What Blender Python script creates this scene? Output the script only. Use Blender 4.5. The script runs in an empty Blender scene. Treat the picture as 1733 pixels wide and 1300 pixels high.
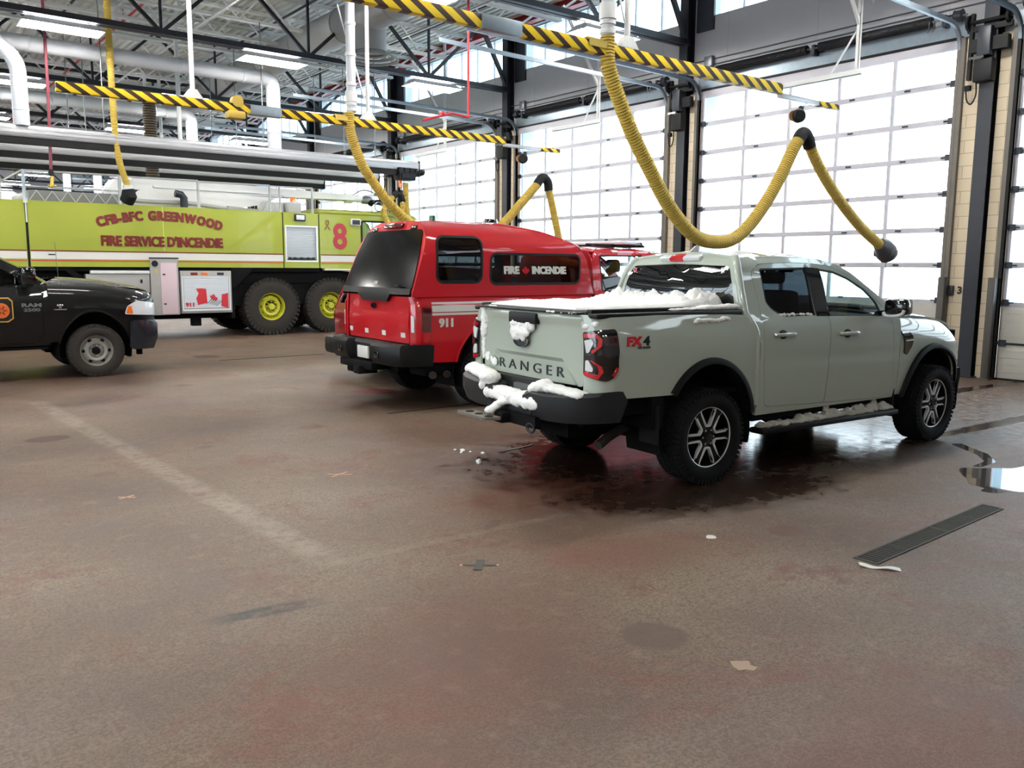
import bpy, bmesh, math, random
import numpy as np
from math import sin, cos, pi, sqrt, atan2, radians
from mathutils import Vector, Matrix, noise
from mathutils.geometry import delaunay_2d_cdt
C = bpy.context.scene.collection
D = bpy.data
random.seed(7)
V = Vector
# ------------------------------------------------------------------ materials
def nt(name):
    m = D.materials.new(name); m.use_nodes = True
    n = m.node_tree; b = n.nodes['Principled BSDF']
    return m, n, b
def rgb(r, g, b):
    f = lambda c: (c / 255 / 12.92) if c / 255 <= .04045 else ((c / 255 + .055) / 1.055) ** 2.4
    return (f(r), f(g), f(b), 1)
def pm(name, col, rough=.5, metal=0, coat=0, bump=0, bscale=40, var=0, vscale=6, spec=.5, coat_rough=.05):
    m, n, b = nt(name)
    b.inputs['Base Color'].default_value = col
    b.inputs['Roughness'].default_value = rough
    b.inputs['Metallic'].default_value = metal
    b.inputs['Coat Weight'].default_value = coat
    b.inputs['Coat Roughness'].default_value = coat_rough
    b.inputs['Specular IOR Level'].default_value = spec
    tc = n.nodes.new('ShaderNodeTexCoord')
    if var:
        t = n.nodes.new('ShaderNodeTexNoise'); t.inputs['Scale'].default_value = vscale; t.inputs['Detail'].default_value = 5
        n.links.new(tc.outputs['Object'], t.inputs['Vector'])
        mx = n.nodes.new('ShaderNodeMix'); mx.data_type = 'RGBA'
        mx.inputs[6].default_value = tuple(c * (1 - var) for c in col[:3]) + (1,)
        mx.inputs[7].default_value = tuple(min(1, c * (1 + var)) for c in col[:3]) + (1,)
        n.links.new(t.outputs['Fac'], mx.inputs[0]); n.links.new(mx.outputs[2], b.inputs['Base Color'])
    if bump:
        t = n.nodes.new('ShaderNodeTexNoise'); t.inputs['Scale'].default_value = bscale; t.inputs['Detail'].default_value = 4
        n.links.new(tc.outputs['Object'], t.inputs['Vector'])
        bp = n.nodes.new('ShaderNodeBump'); bp.inputs['Strength'].default_value = bump; bp.inputs['Distance'].default_value = .02
        n.links.new(t.outputs['Fac'], bp.inputs['Height']); n.links.new(bp.outputs[0], b.inputs['Normal'])
    return m
def glassm(name, tint, gloss=1.0, rough=0.0):
    """thin glass: tinted see-through plus a Fresnel mirror coat"""
    m = D.materials.new(name); m.use_nodes = True; n = m.node_tree; n.nodes.clear()
    o = n.nodes.new('ShaderNodeOutputMaterial'); t = n.nodes.new('ShaderNodeBsdfTransparent'); t.inputs[0].default_value = tint
    g = n.nodes.new('ShaderNodeBsdfGlossy'); g.inputs['Roughness'].default_value = rough
    g.inputs[0].default_value = (gloss, gloss, gloss, 1)
    f = n.nodes.new('ShaderNodeFresnel'); ge = n.nodes.new('ShaderNodeNewGeometry'); ma = n.nodes.new('ShaderNodeMath'); ma.operation = 'MULTIPLY_ADD'
    ma.inputs[1].default_value = 1 / 1.5 - 1.5; ma.inputs[2].default_value = 1.5; n.links.new(ge.outputs['Backfacing'], ma.inputs[0]); n.links.new(ma.outputs[0], f.inputs['IOR'])
    mx = n.nodes.new('ShaderNodeMixShader')
    n.links.new(f.outputs[0], mx.inputs[0]); n.links.new(t.outputs[0], mx.inputs[1]); n.links.new(g.outputs[0], mx.inputs[2])
    n.links.new(mx.outputs[0], o.inputs[0])
    return m
def emit(name, col, s):
    m, n, b = nt(name)
    b.inputs['Base Color'].default_value = (.8, .8, .8, 1)
    b.inputs['Emission Color'].default_value = col; b.inputs['Emission Strength'].default_value = s
    return m
M = {}
M['galv'] = pm('galvanised_steel', rgb(132, 144, 153), .4, .5, var=.15, vscale=12)
M['dark_steel'] = pm('dark_painted_steel', rgb(25, 30, 40), .45, .0, var=.2)
M['track_grey'] = pm('weathered_track_steel', rgb(100, 95, 87), .5, var=.15)
M['guard'] = pm('guard_steel', rgb(72, 69, 66), .55, var=.15)
M['brown_steel'] = pm('brown_primer_steel', rgb(52, 44, 42), .55, var=.2)
M['white_steel'] = pm('white_painted_steel', rgb(206, 207, 206), .5, var=.05)
M['deck'] = pm('white_deck', rgb(214, 215, 212), .55, var=.04)
M['duct'] = pm('white_duct', rgb(184, 187, 192), .45, var=.05)
M['duct_grey'] = pm('grey_duct', rgb(150, 150, 148), .5, var=.05)
M['wall_grey'] = pm('grey_wall_panel', rgb(178, 178, 181), .7, bump=.08, bscale=20, var=.05, vscale=2)
M['alum'] = pm('door_aluminium', rgb(196, 194, 202), .5, 0, var=.03)
M['door_white'] = pm('door_panel_white', rgb(196, 194, 186), .5, var=.06)
M['black'] = pm('black_plastic', rgb(16, 17, 19), .55, bump=.1, bscale=300, spec=.25)
M['rubber'] = pm('black_rubber', rgb(18, 18, 19), .75, spec=.25, bump=.15, bscale=120)
M['spring'] = pm('black_spring_steel', rgb(30, 30, 33), .5, .3)
M['red_paint'] = pm('red_oxide_steel', rgb(150, 34, 44), .5, var=.1)
M['red_pipe'] = pm('red_pipe_paint', rgb(190, 40, 50), .4)
M['yellow_hose'] = pm('yellow_hose_rubber', rgb(190, 163, 70), .6, var=.08, vscale=10)
M['chrome'] = pm('chrome', rgb(210, 212, 215), .12, 1)
M['silver'] = pm('machined_aluminium', rgb(226, 228, 230), .4, .35, var=.08, vscale=30)
M['reveal'] = pm('exterior_pale_render', rgb(196, 222, 234), .8)
M['snowground'] = pm('snow_ground', rgb(236, 240, 244), .9, bump=.2, bscale=3)
M['winglass'] = glassm('bay_door_glass', (.93, .97, .98, 1))
M['wall_dark'] = pm('dim_wall_panel', rgb(150, 148, 144), .8)
M['tube'] = emit('fluorescent_tube', (1, .97, .92, 1), 130)
M['snow'] = pm('snow', rgb(238, 238, 236), .8, bump=.35, bscale=60)
M['snow_dirty'] = pm('dirty_snow', rgb(176, 172, 160), .8, bump=.5, bscale=70, var=.2, vscale=20)
M['orange'] = pm('orange_lens', rgb(230, 110, 30), .2, coat=1)
M['brass'] = pm('brass', rgb(190, 160, 80), .35, .8)
M['wire'] = pm('steel_wire', rgb(120, 122, 125), .4, .7)
def masonry():
    m, n, b = nt('beige_block_masonry')
    tc = n.nodes.new('ShaderNodeTexCoord'); mp = n.nodes.new('ShaderNodeMapping')
    mp.inputs['Rotation'].default_value = (0, radians(90), radians(90))
    sp = n.nodes.new('ShaderNodeSeparateXYZ'); cb = n.nodes.new('ShaderNodeCombineXYZ')
    n.links.new(tc.outputs['Object'], sp.inputs[0]); n.links.new(sp.outputs['Y'], cb.inputs['X']); n.links.new(sp.outputs['Z'], cb.inputs['Y'])
    br = n.nodes.new('ShaderNodeTexBrick'); br.inputs['Scale'].default_value = 1
    br.inputs['Brick Width'].default_value = .4; br.inputs['Row Height'].default_value = .2; br.inputs['Mortar Size'].default_value = .006
    br.inputs['Color1'].default_value = rgb(222, 206, 178); br.inputs['Color2'].default_value = rgb(214, 198, 170); br.inputs['Mortar'].default_value = rgb(176, 162, 138)
    n.links.new(cb.outputs[0], br.inputs['Vector']); n.links.new(br.outputs['Color'], b.inputs['Base Color'])
    b.inputs['Roughness'].default_value = .75
    bp = n.nodes.new('ShaderNodeBump'); bp.inputs['Strength'].default_value = .3; bp.inputs['Distance'].default_value = .004; bp.invert = True
    n.links.new(br.outputs['Fac'], bp.inputs['Height']); n.links.new(bp.outputs[0], b.inputs['Normal'])
    return m
M['masonry'] = masonry()
def hazard():
    """yellow and dark brown diagonal warning stripes"""
    m, n, b = nt('hazard_stripes')
    tc = n.nodes.new('ShaderNodeTexCoord'); sp = n.nodes.new('ShaderNodeSeparateXYZ'); n.links.new(tc.outputs['Object'], sp.inputs[0])
    a = n.nodes.new('ShaderNodeMath'); a.operation = 'MULTIPLY_ADD'; a.inputs[1].default_value = 1.6
    n.links.new(sp.outputs['Z'], a.inputs[0]); n.links.new(sp.outputs['X'], a.inputs[2])
    d = n.nodes.new('ShaderNodeMath'); d.operation = 'DIVIDE'; d.inputs[1].default_value = .25; n.links.new(a.outputs[0], d.inputs[0])
    f = n.nodes.new('ShaderNodeMath'); f.operation = 'FRACT'; n.links.new(d.outputs[0], f.inputs[0])
    g = n.nodes.new('ShaderNodeMath'); g.operation = 'GREATER_THAN'; g.inputs[1].default_value = .55; n.links.new(f.outputs[0], g.inputs[0])
    mx = n.nodes.new('ShaderNodeMix'); mx.data_type = 'RGBA'; mx.inputs[6].default_value = rgb(222, 190, 40); mx.inputs[7].default_value = rgb(52, 34, 28)
    n.links.new(g.outputs[0], mx.inputs[0]); n.links.new(mx.outputs[2], b.inputs['Base Color']); b.inputs['Roughness'].default_value = .55; b.inputs['Specular IOR Level'].default_value = .2
    return m
M['hazard'] = hazard()
# ------------------------------------------------------------------ mesh helper
def frame(d):
    d = d.normalized(); up = V((0, 0, 1)) if abs(d.z) < .95 else V((1, 0, 0))
    a = d.cross(up).normalized(); return a, a.cross(d).normalized()
class MB:
    def __init__(s): s.v = []; s.f = []; s.m = []; s.cur = 0
    def add(s, vs, fs):
        o = len(s.v); s.v += [tuple(x) for x in vs]; s.f += [tuple(i + o for i in f) for f in fs]; s.m += [s.cur] * len(fs); return s
    def box(s, c, d, R=None, bev=0):
        x, y, z = d[0] / 2, d[1] / 2, d[2] / 2
        c = V(c)
        if bev:
            b = min(bev, x * .99, y * .99, z * .99); vs = []
            bm = bmesh.new(); bmesh.ops.create_cube(bm, size=1)
            for v in bm.verts: v.co = V((v.co.x * 2 * x, v.co.y * 2 * y, v.co.z * 2 * z))
            bmesh.ops.bevel(bm, geom=bm.edges[:], offset=b, segments=2, affect='EDGES', profile=.5)
            bm.verts.index_update()
            vs = [c + (R @ v.co if R else v.co) for v in bm.verts]; fs = [[v.index for v in f.verts] for f in bm.faces]; bm.free()
            return s.add(vs, fs)
        vs = [V((a * x, b * y, e * z)) for e in (-1, 1) for b in (-1, 1) for a in (-1, 1)]
        vs = [c + (R @ v if R else v) for v in vs]
        return s.add(vs, [(0, 2, 3, 1), (4, 5, 7, 6), (0, 1, 5, 4), (2, 6, 7, 3), (0, 4, 6, 2), (1, 3, 7, 5)])
    def b2(s, lo, hi, bev=0):
        return s.box([(lo[i] + hi[i]) / 2 for i in range(3)], [abs(hi[i] - lo[i]) for i in range(3)], None, bev)
    def bar(s, p, q, w, h, bev=0):
        p, q = V(p), V(q); d = q - p; a, b = frame(d)
        R = Matrix((a, d.normalized(), b)).transposed()
        return s.box((p + q) / 2, (w, d.length, h), R, bev)
    def tube(s, pts, r, n=10, caps=True, closed=False):
        pts = [V(p) for p in pts]; k = len(pts); rr = r if isinstance(r, (list, tuple)) else [r] * k
        vs = []; a = None
        for i in range(k):
            d = (pts[(i + 1) % k] - pts[i - 1]) if closed else (pts[min(i + 1, k - 1)] - pts[max(i - 1, 0)])
            if d.length < 1e-9: d = V((0, 0, 1))
            d.normalize()
            if a is None: a, b = frame(d)
            else:
                a = a - d * a.dot(d)
                if a.length < 1e-6: a, b = frame(d)
                a.normalize(); b = d.cross(a)
            b = d.cross(a)
            vs += [pts[i] + (a * cos(2 * pi * j / n) + b * sin(2 * pi * j / n)) * rr[i] for j in range(n)]
        fs = []
        for i in range(k if closed else k - 1):
            i2 = (i + 1) % k
            fs += [(i * n + j, i * n + (j + 1) % n, i2 * n + (j + 1) % n, i2 * n + j) for j in range(n)]
        if caps and not closed:
            fs += [tuple(range(n - 1, -1, -1)), tuple(range((k - 1) * n, k * n))]
        return s.add(vs, fs)
    def lathe(s, prof, c, ax, n=32, closed=False):
        """prof: (radius, along) pairs about axis ax through c"""
        c = V(c); ax = V(ax).normalized(); a, b = frame(ax); k = len(prof)
        vs = [c + ax * h + (a * cos(2 * pi * j / n) + b * sin(2 * pi * j / n)) * r for r, h in prof for j in range(n)]
        fs = [(i * n + j, i * n + (j + 1) % n, ((i + 1) % k) * n + (j + 1) % n, ((i + 1) % k) * n + j) for i in range(k if closed else k - 1) for j in range(n)]
        return s.add(vs, fs)
    def prism(s, poly, o, ux, uy, uz, h):
        """2-D polygon in the plane (ux, uy) at o, thickened by h along uz"""
        o, ux, uy, uz = V(o), V(ux), V(uy), V(uz); k = len(poly)
        lo = [o + ux * p[0] + uy * p[1] for p in poly]; vs = lo + [v + uz * h for v in lo]
        return s.add(vs, [tuple(range(k - 1, -1, -1)), tuple(range(k, 2 * k))] + [(i, (i + 1) % k, k + (i + 1) % k, k + i) for i in range(k)])
    def sphere(s, c, r, n=12, sc=(1, 1, 1)):
        c = V(c); vs = []; fs = []
        for i in range(n // 2 + 1):
            t = pi * i / (n // 2)
            vs += [c + V((r * sc[0] * sin(t) * cos(2 * pi * j / n), r * sc[1] * sin(t) * sin(2 * pi * j / n), r * sc[2] * cos(t))) for j in range(n)]
        for i in range(n // 2):
            fs += [(i * n + j, (i + 1) * n + j, (i + 1) * n + (j + 1) % n, i * n + (j + 1) % n) for j in range(n)]
        return s.add(vs, fs)
    def build(s, name, mats, parent=None, ang=35, recalc=True):
        me = D.meshes.new(name); me.from_pydata(s.v, [], s.f)
        mats = mats if isinstance(mats, (list, tuple)) else [mats]
        for m in mats: me.materials.append(M[m] if isinstance(m, str) else m)
        for p, i in zip(me.polygons, s.m): p.material_index = i
        bm = bmesh.new(); bm.from_mesh(me)
        bmesh.ops.remove_doubles(bm, verts=bm.verts, dist=1e-5)
        if recalc: bmesh.ops.recalc_face_normals(bm, faces=bm.faces)
        bm.to_mesh(me); bm.free()
        me.shade_smooth(); me.set_sharp_from_angle(angle=radians(ang))
        o = D.objects.new(name, me); C.objects.link(o)
        if parent: o.parent = parent
        return o
def pieces(mb, name, m, parent, **k):
    """build every loose piece of mb as an object of its own"""
    up = list(range(len(mb.v)))
    def find(i):
        while up[i] != i: up[i] = up[up[i]]; i = up[i]
        return i
    for f in mb.f:
        for q in f[1:]: up[find(q)] = find(f[0])
    g = {}
    for f in mb.f: g.setdefault(find(f[0]), []).append(f)
    out = []
    for fs in g.values():
        ids = sorted({i for f in fs for i in f}); mp = {i: j for j, i in enumerate(ids)}; o = MB()
        o.add([mb.v[i] for i in ids], [tuple(mp[i] for i in f) for f in fs]); out.append(o.build(name, m, parent, **k))
    return out
def tag(o, label=None, cat=None, group=None, kind=None):
    if label: o['label'] = label
    if cat: o['category'] = cat
    if group: o['group'] = group
    if kind: o['kind'] = kind
    return o
def thing(name, label, cat, loc=(0, 0, 0), rz=0, group=None):
    o = D.objects.new(name, None); C.objects.link(o); o.location = loc; o.rotation_euler = (0, 0, rz); o.empty_display_size = .2
    return tag(o, label, cat, group)
def struct(o): o['kind'] = 'structure'; return o
def dup(root, loc=None, rz=None, label=None):
    r = root.copy(); C.objects.link(r)
    if loc is not None: r.location = loc
    if rz is not None: r.rotation_euler = (0, 0, rz)
    if label: r['label'] = label
    for ch in list(root.children):
        c = ch.copy(); C.objects.link(c); c.parent = r
        for g in list(ch.children):
            d = g.copy(); C.objects.link(d); d.parent = c
    return r
def spline(pts, n=8):
    """Catmull-Rom through pts"""
    P = [V(p) for p in pts]; P = [P[0] * 2 - P[1]] + P + [P[-1] * 2 - P[-2]]; out = []
    for i in range(1, len(P) - 2):
        a, b, c, d = P[i - 1], P[i], P[i + 1], P[i + 2]
        for k in range(n):
            t = k / n
            out.append(.5 * ((2 * b) + (c - a) * t + (2 * a - 5 * b + 4 * c - d) * t * t + (3 * b - a - 3 * c + d) * t ** 3))
    return out + [P[-2]]
def interp(tab, x):
    if x <= tab[0][0]: return tab[0][1]
    for (a, b), (c, d) in zip(tab, tab[1:]):
        if x <= c: return b + (d - b) * (x - a) / (c - a)
    return tab[-1][1]
def smooth_tab(tab, n=6):
    """smooth a table of (x, value) with a monotone-ish Catmull-Rom"""
    pts = spline([(a, b, 0) for a, b in tab], n); return [(p.x, p.y) for p in pts]
def rrect(x0, y0, x1, y1, r, n=5):
    o = []
    for cx, cy, a in ((x1 - r, y1 - r, 0), (x0 + r, y1 - r, 90), (x0 + r, y0 + r, 180), (x1 - r, y0 + r, 270)):
        o += [(cx + r * cos(radians(a + 90 * k / n)), cy + r * sin(radians(a + 90 * k / n))) for k in range(n + 1)]
    return o
def round_poly(pts, r=.03, n=4):
    """fillet a polygon: pts may be (x, y) or (x, y, own radius)"""
    out = []; k = len(pts)
    for i in range(k):
        p = V(pts[i][:2]); a = V(pts[i - 1][:2]) - p; b = V(pts[(i + 1) % k][:2]) - p; rr = pts[i][2] if len(pts[i]) > 2 else r
        la, lb = a.length, b.length; rr = min(rr, la * .45, lb * .45)
        if rr < 1e-4: out.append(tuple(p)); continue
        a = p + a / la * rr; b = p + b / lb * rr
        for j in range(n + 1):
            t = j / n; out.append(tuple(a * (1 - t) ** 2 + p * 2 * t * (1 - t) + b * t * t))
    return out
def arc(cx, cz, a, b, t0, t1, n=18):
    return [(cx + a * cos(radians(t0 + (t1 - t0) * i / n)), cz + b * sin(radians(t0 + (t1 - t0) * i / n))) for i in range(n + 1)]
def pip(p, poly):
    x, y = p; c = False; j = len(poly) - 1
    for i in range(len(poly)):
        xi, yi = poly[i]; xj, yj = poly[j]
        if (yi > y) != (yj > y) and x < (xj - xi) * (y - yi) / (yj - yi) + xi: c = not c
        j = i
    return c
def resample(poly, res):
    out = []
    for i in range(len(poly)):
        a, b = V(poly[i]), V(poly[(i + 1) % len(poly)]); k = max(1, math.ceil((b - a).length / res))
        out += [tuple(a.lerp(b, t / k)) for t in range(k)]
    return out
def panel(mb, outline, holes, S, res=.06, t=.015, off=0.0):
    """sheet-metal panel: a 2-D outline with holes mapped by S(u, v) -> Vector, edges turned inward by t. S must be so that dSu x dSv faces out."""
    loops = [resample(outline, res)] + [resample(h, res) for h in holes]
    pts = []; edges = []
    for L in loops:
        o = len(pts); pts += L; edges += [(o + i, o + (i + 1) % len(L)) for i in range(len(L))]
    nb = len(pts); us = [p[0] for p in outline]; vs_ = [p[1] for p in outline]
    B = np.array(pts); A = B[[e[0] for e in edges]]; E2 = B[[e[1] for e in edges]]; ab = E2 - A; ll = (ab ** 2).sum(1) + 1e-12
    u = min(us) + res / 2
    while u < max(us):
        v = min(vs_) + res / 2
        while v < max(vs_):
            q = (u, v)
            if pip(q, outline) and not any(pip(q, h) for h in holes):
                ap = np.array(q) - A; tt = np.clip((ap * ab).sum(1) / ll, 0, 1); dd = ((ap - ab * tt[:, None]) ** 2).sum(1).min()
                if dd > (res * .45) ** 2: pts.append(q)
            v += res
        u += res
    r = delaunay_2d_cdt([V(p) for p in pts], edges, [], 0, 1e-6)
    vv, fs = r[0], r[2]; good = []
    for f in fs:
        cx = sum(vv[i].x for i in f) / 3; cy = sum(vv[i].y for i in f) / 3
        if pip((cx, cy), outline) and not any(pip((cx, cy), h) for h in holes): good.append(list(f))
    h = 1e-3
    def nrm(p):
        du = S(p[0] + h, p[1]) - S(p[0] - h, p[1]); dv = S(p[0], p[1] + h) - S(p[0], p[1] - h); n = du.cross(dv)
        return n.normalized() if n.length > 1e-12 else V((0, 0, 1))
    P = []; N = []
    for p in vv:
        n = nrm(p); N.append(n); P.append(S(p.x, p.y) + n * off)
    F = []
    cnt = {}
    for f in good:
        a, b, c = (vv[i] for i in f)
        if (b.x - a.x) * (c.y - a.y) - (b.y - a.y) * (c.x - a.x) < 0: f = f[::-1]
        F.append(tuple(f))
        for i in range(3):
            e = (f[i], f[(i + 1) % 3]); cnt[e] = 1
    if t:
        ring = {}
        bd = [e for e in cnt if (e[1], e[0]) not in cnt]
        for a, b in bd:
            for i in (a, b):
                if i not in ring: ring[i] = len(P); P.append(P[i] - N[i] * t)
        F += [(b, a, ring[a], ring[b]) for a, b in bd]
    mb.add(P, F); return mb
def text_mesh(body, size, S=None, bold=0.0, ext=.002, res=3, spacing=1.0, align='CENTER', shear=0.0, sx=1.0):
    cu = D.curves.new('txt', 'FONT'); cu.body = body; cu.size = size; cu.align_x = align; cu.align_y = 'CENTER'
    cu.offset = bold; cu.extrude = ext; cu.resolution_u = res; cu.space_character = spacing; cu.shear = shear
    o = D.objects.new('txt', cu); C.objects.link(o)
    bpy.context.view_layer.update()
    me = D.meshes.new_from_object(o.evaluated_get(bpy.context.evaluated_depsgraph_get()))
    vs = [(v.co.x * sx, v.co.y, v.co.z) for v in me.vertices]; fs = [tuple(p.vertices) for p in me.polygons]
    D.objects.remove(o); D.curves.remove(cu); D.meshes.remove(me)
    return vs, fs
def heavy_text(mb, body, size, T, w, **k):
    """extra heavy lettering: the same letters struck several times a little apart"""
    vs, fs = text_mesh(body, size, **k)
    for i, (dx, dy) in enumerate(((-w, -w * .6), (w, -w * .6), (-w, w * .6), (w, w * .6), (0, 0))):
        mb.add([T(x + dx, y + dy, z + .0007 * i) for x, y, z in vs], fs)
    return mb
def add_text(mb, body, size, T, **k):
    """T maps (x, y, depth) of the lettering to a point"""
    vs, fs = text_mesh(body, size, **k); mb.add([T(*v) for v in vs], fs); return mb

# ------------------------------------------------------------------ camera
CAM_H = 1.73
R_ = [[0.7898501287042904, -0.07883586393865322, 0.608211871589878], [-0.6132637041258608, -0.11229929374345822, 0.781854524720903], [0.006663586695212713, -0.9905421622433681, -0.13704678555365224]]
cam = D.cameras.new('camera'); co = D.objects.new('camera', cam); C.objects.link(co)
Rm = Matrix(R_)            # world axes as rows: world = Rm @ cam(x right, y down, z forward)
right, down, fwd = Rm.col[0], Rm.col[1], Rm.col[2]
m3 = Matrix((right, -down, -fwd)).transposed()
co.matrix_world = Matrix.Translation((0, 0, CAM_H)) @ m3.to_4x4()
cam.sensor_width = 36; cam.sensor_fit = 'HORIZONTAL'; cam.lens = 1427.26 / 1733 * 36; cam.clip_end = 500; cam.clip_start = .05
bpy.context.scene.camera = co

# ------------------------------------------------------------------ floor
def floor_mat():
    m, n, b = nt('concrete_floor'); L = n.links.new; N = n.nodes.new
    tc = N('ShaderNodeTexCoord'); sp = N('ShaderNodeSeparateXYZ'); L(tc.outputs['Object'], sp.inputs[0])
    def noise_(scale, detail=5, rough=.6, vec=None, dist=0):
        t = N('ShaderNodeTexNoise'); t.inputs['Scale'].default_value = scale; t.inputs['Detail'].default_value = detail
        t.inputs['Roughness'].default_value = rough; t.inputs['Distortion'].default_value = dist
        L(vec or tc.outputs['Object'], t.inputs['Vector']); return t.outputs['Fac']
    def ramp(x, stops):
        r = N('ShaderNodeValToRGB'); e = r.color_ramp.elements
        e[0].position, e[0].color = stops[0]; e[1].position, e[1].color = stops[-1]
        for p, c in stops[1:-1]:
            k = e.new(p); k.color = c
        L(x, r.inputs[0]); return r.outputs[0]
    def math_(op, a, b_=None, c=None, clamp=False):
        x = N('ShaderNodeMath'); x.operation = op; x.use_clamp = clamp
        for i, q in enumerate((a, b_, c)):
            if q is None: continue
            if isinstance(q, (int, float)): x.inputs[i].default_value = q
            else: L(q, x.inputs[i])
        return x.outputs[0]
    def mix(f, a, c, mode='MIX'):
        x = N('ShaderNodeMix'); x.data_type = 'RGBA'; x.blend_type = mode
        for i, q in ((0, f), (6, a), (7, c)):
            if isinstance(q, (int, float)): x.inputs[i].default_value = q
            elif isinstance(q, tuple): x.inputs[i].default_value = q
            else: L(q, x.inputs[i])
        return x.outputs[2]
    def sm(x, lo, hi):
        r = N('ShaderNodeMapRange'); r.interpolation_type = 'SMOOTHSTEP'; r.inputs[1].default_value = lo; r.inputs[2].default_value = hi
        L(x, r.inputs[0]); return r.outputs[0]
    def blob(cx, cy, rx, ry, ang=0, edge=.5, wob=.5, wn=None):
        """soft-edged stain mask centred at cx, cy"""
        ca, sa = cos(radians(ang)), sin(radians(ang))
        dx = math_('SUBTRACT', sp.outputs['X'], cx); dy = math_('SUBTRACT', sp.outputs['Y'], cy)
        u = math_('DIVIDE', math_('ADD', math_('MULTIPLY', dx, ca), math_('MULTIPLY', dy, sa)), rx)
        v = math_('DIVIDE', math_('SUBTRACT', math_('MULTIPLY', dy, ca), math_('MULTIPLY', dx, sa)), ry)
        d = math_('SQRT', math_('ADD', math_('MULTIPLY', u, u), math_('MULTIPLY', v, v)))
        d = math_('ADD', d, math_('MULTIPLY', math_('SUBTRACT', wn, .5), wob))
        r = N('ShaderNodeMapRange'); r.interpolation_type = 'SMOOTHSTEP'; r.inputs[1].default_value = 1 + edge / 2; r.inputs[2].default_value = 1 - edge / 2
        r.inputs[3].default_value = 0; r.inputs[4].default_value = 1
        L(d, r.inputs[0]); return r.outputs[0]
    big = noise_(.55, 6, .65); med = noise_(2.2, 6, .7); fine = noise_(60, 3, .7); grit = noise_(190, 2, .6); wob = noise_(3.1, 5, .65); wobf = noise_(9, 4, .6)
    col = ramp(big, [(.34, rgb(100, 80, 68)), (.44, rgb(124, 106, 92)), (.54, rgb(140, 125, 109)), (.66, rgb(164, 152, 135))])
    redp = sm(noise_(1.1, 8, .78, dist=.6), .50, .66)
    col = mix(math_('MULTIPLY', redp, .9), col, rgb(134, 86, 70))
    grn = sm(noise_(.7, 5, .6, dist=.3), .55, .75)
    col = mix(math_('MULTIPLY', grn, .6), col, rgb(150, 142, 124))
    gry = sm(noise_(.42, 5, .6), .50, .72)
    col = mix(math_('MULTIPLY', gry, .45), col, rgb(152, 146, 143))
    col = mix(math_('MULTIPLY', math_('SUBTRACT', med, .3), .9, clamp=True), col, rgb(108, 90, 80))
    col = mix(math_('MULTIPLY', sm(fine, .42, .60), .55), col, rgb(86, 68, 60), 'MIX')
    col = mix(math_('MULTIPLY', sm(noise_(22, 4, .7), .5, .66), .5), col, rgb(92, 73, 64))
    col = mix(math_('MULTIPLY', sm(noise_(7, 6, .75, dist=.4), .5, .76), .26), col, rgb(176, 160, 146))
    col = mix(math_('MULTIPLY', sm(grit, .5, .70), .45), col, rgb(170, 152, 138))
    # worn pale lane lines on the concrete
    def lane(x0, y0, x1, y1, w, amt, c, cur):
        dx, dy = x1 - x0, y1 - y0; l = sqrt(dx * dx + dy * dy); dx /= l; dy /= l
        px = math_('SUBTRACT', sp.outputs['X'], x0); py = math_('SUBTRACT', sp.outputs['Y'], y0)
        al = math_('ADD', math_('MULTIPLY', px, dx), math_('MULTIPLY', py, dy)); ac = math_('ABSOLUTE', math_('SUBTRACT', math_('MULTIPLY', py, dx), math_('MULTIPLY', px, dy)))
        ac = math_('ADD', ac, math_('MULTIPLY', math_('SUBTRACT', wobf, .5), w * 1.6))
        k = N('ShaderNodeMapRange'); k.interpolation_type = 'SMOOTHSTEP'; k.inputs[1].default_value = w; k.inputs[2].default_value = w * .4; L(ac, k.inputs[0])
        e1 = sm(al, -.15, .2); e2 = N('ShaderNodeMapRange'); e2.inputs[1].default_value = l + .1; e2.inputs[2].default_value = l - .2; L(al, e2.inputs[0])
        f = math_('MULTIPLY', math_('MULTIPLY', k.outputs[0], math_('MULTIPLY', e1, e2.outputs[0])), math_('MULTIPLY', math_('MULTIPLY', sm(wob, .2, .55), sm(wobf, .25, .6)), amt))
        return mix(f, cur, c)
    col = lane(1.72, 12.1, 2.11, 4.4, .15, .52, rgb(168, 160, 150), col)
    col = lane(2.0, 4.4, 5.0, 4.3, .06, .3, rgb(160, 152, 142), col)
    col = lane(-2.2, 8.2, 1.6, 8.3, .12, .3, rgb(150, 138, 122), col)
    # grey tyre scuff
    col = lane(1.3, 4.0, 1.74, 3.93, .085, 1.4, rgb(60, 57, 55), col)
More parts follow.
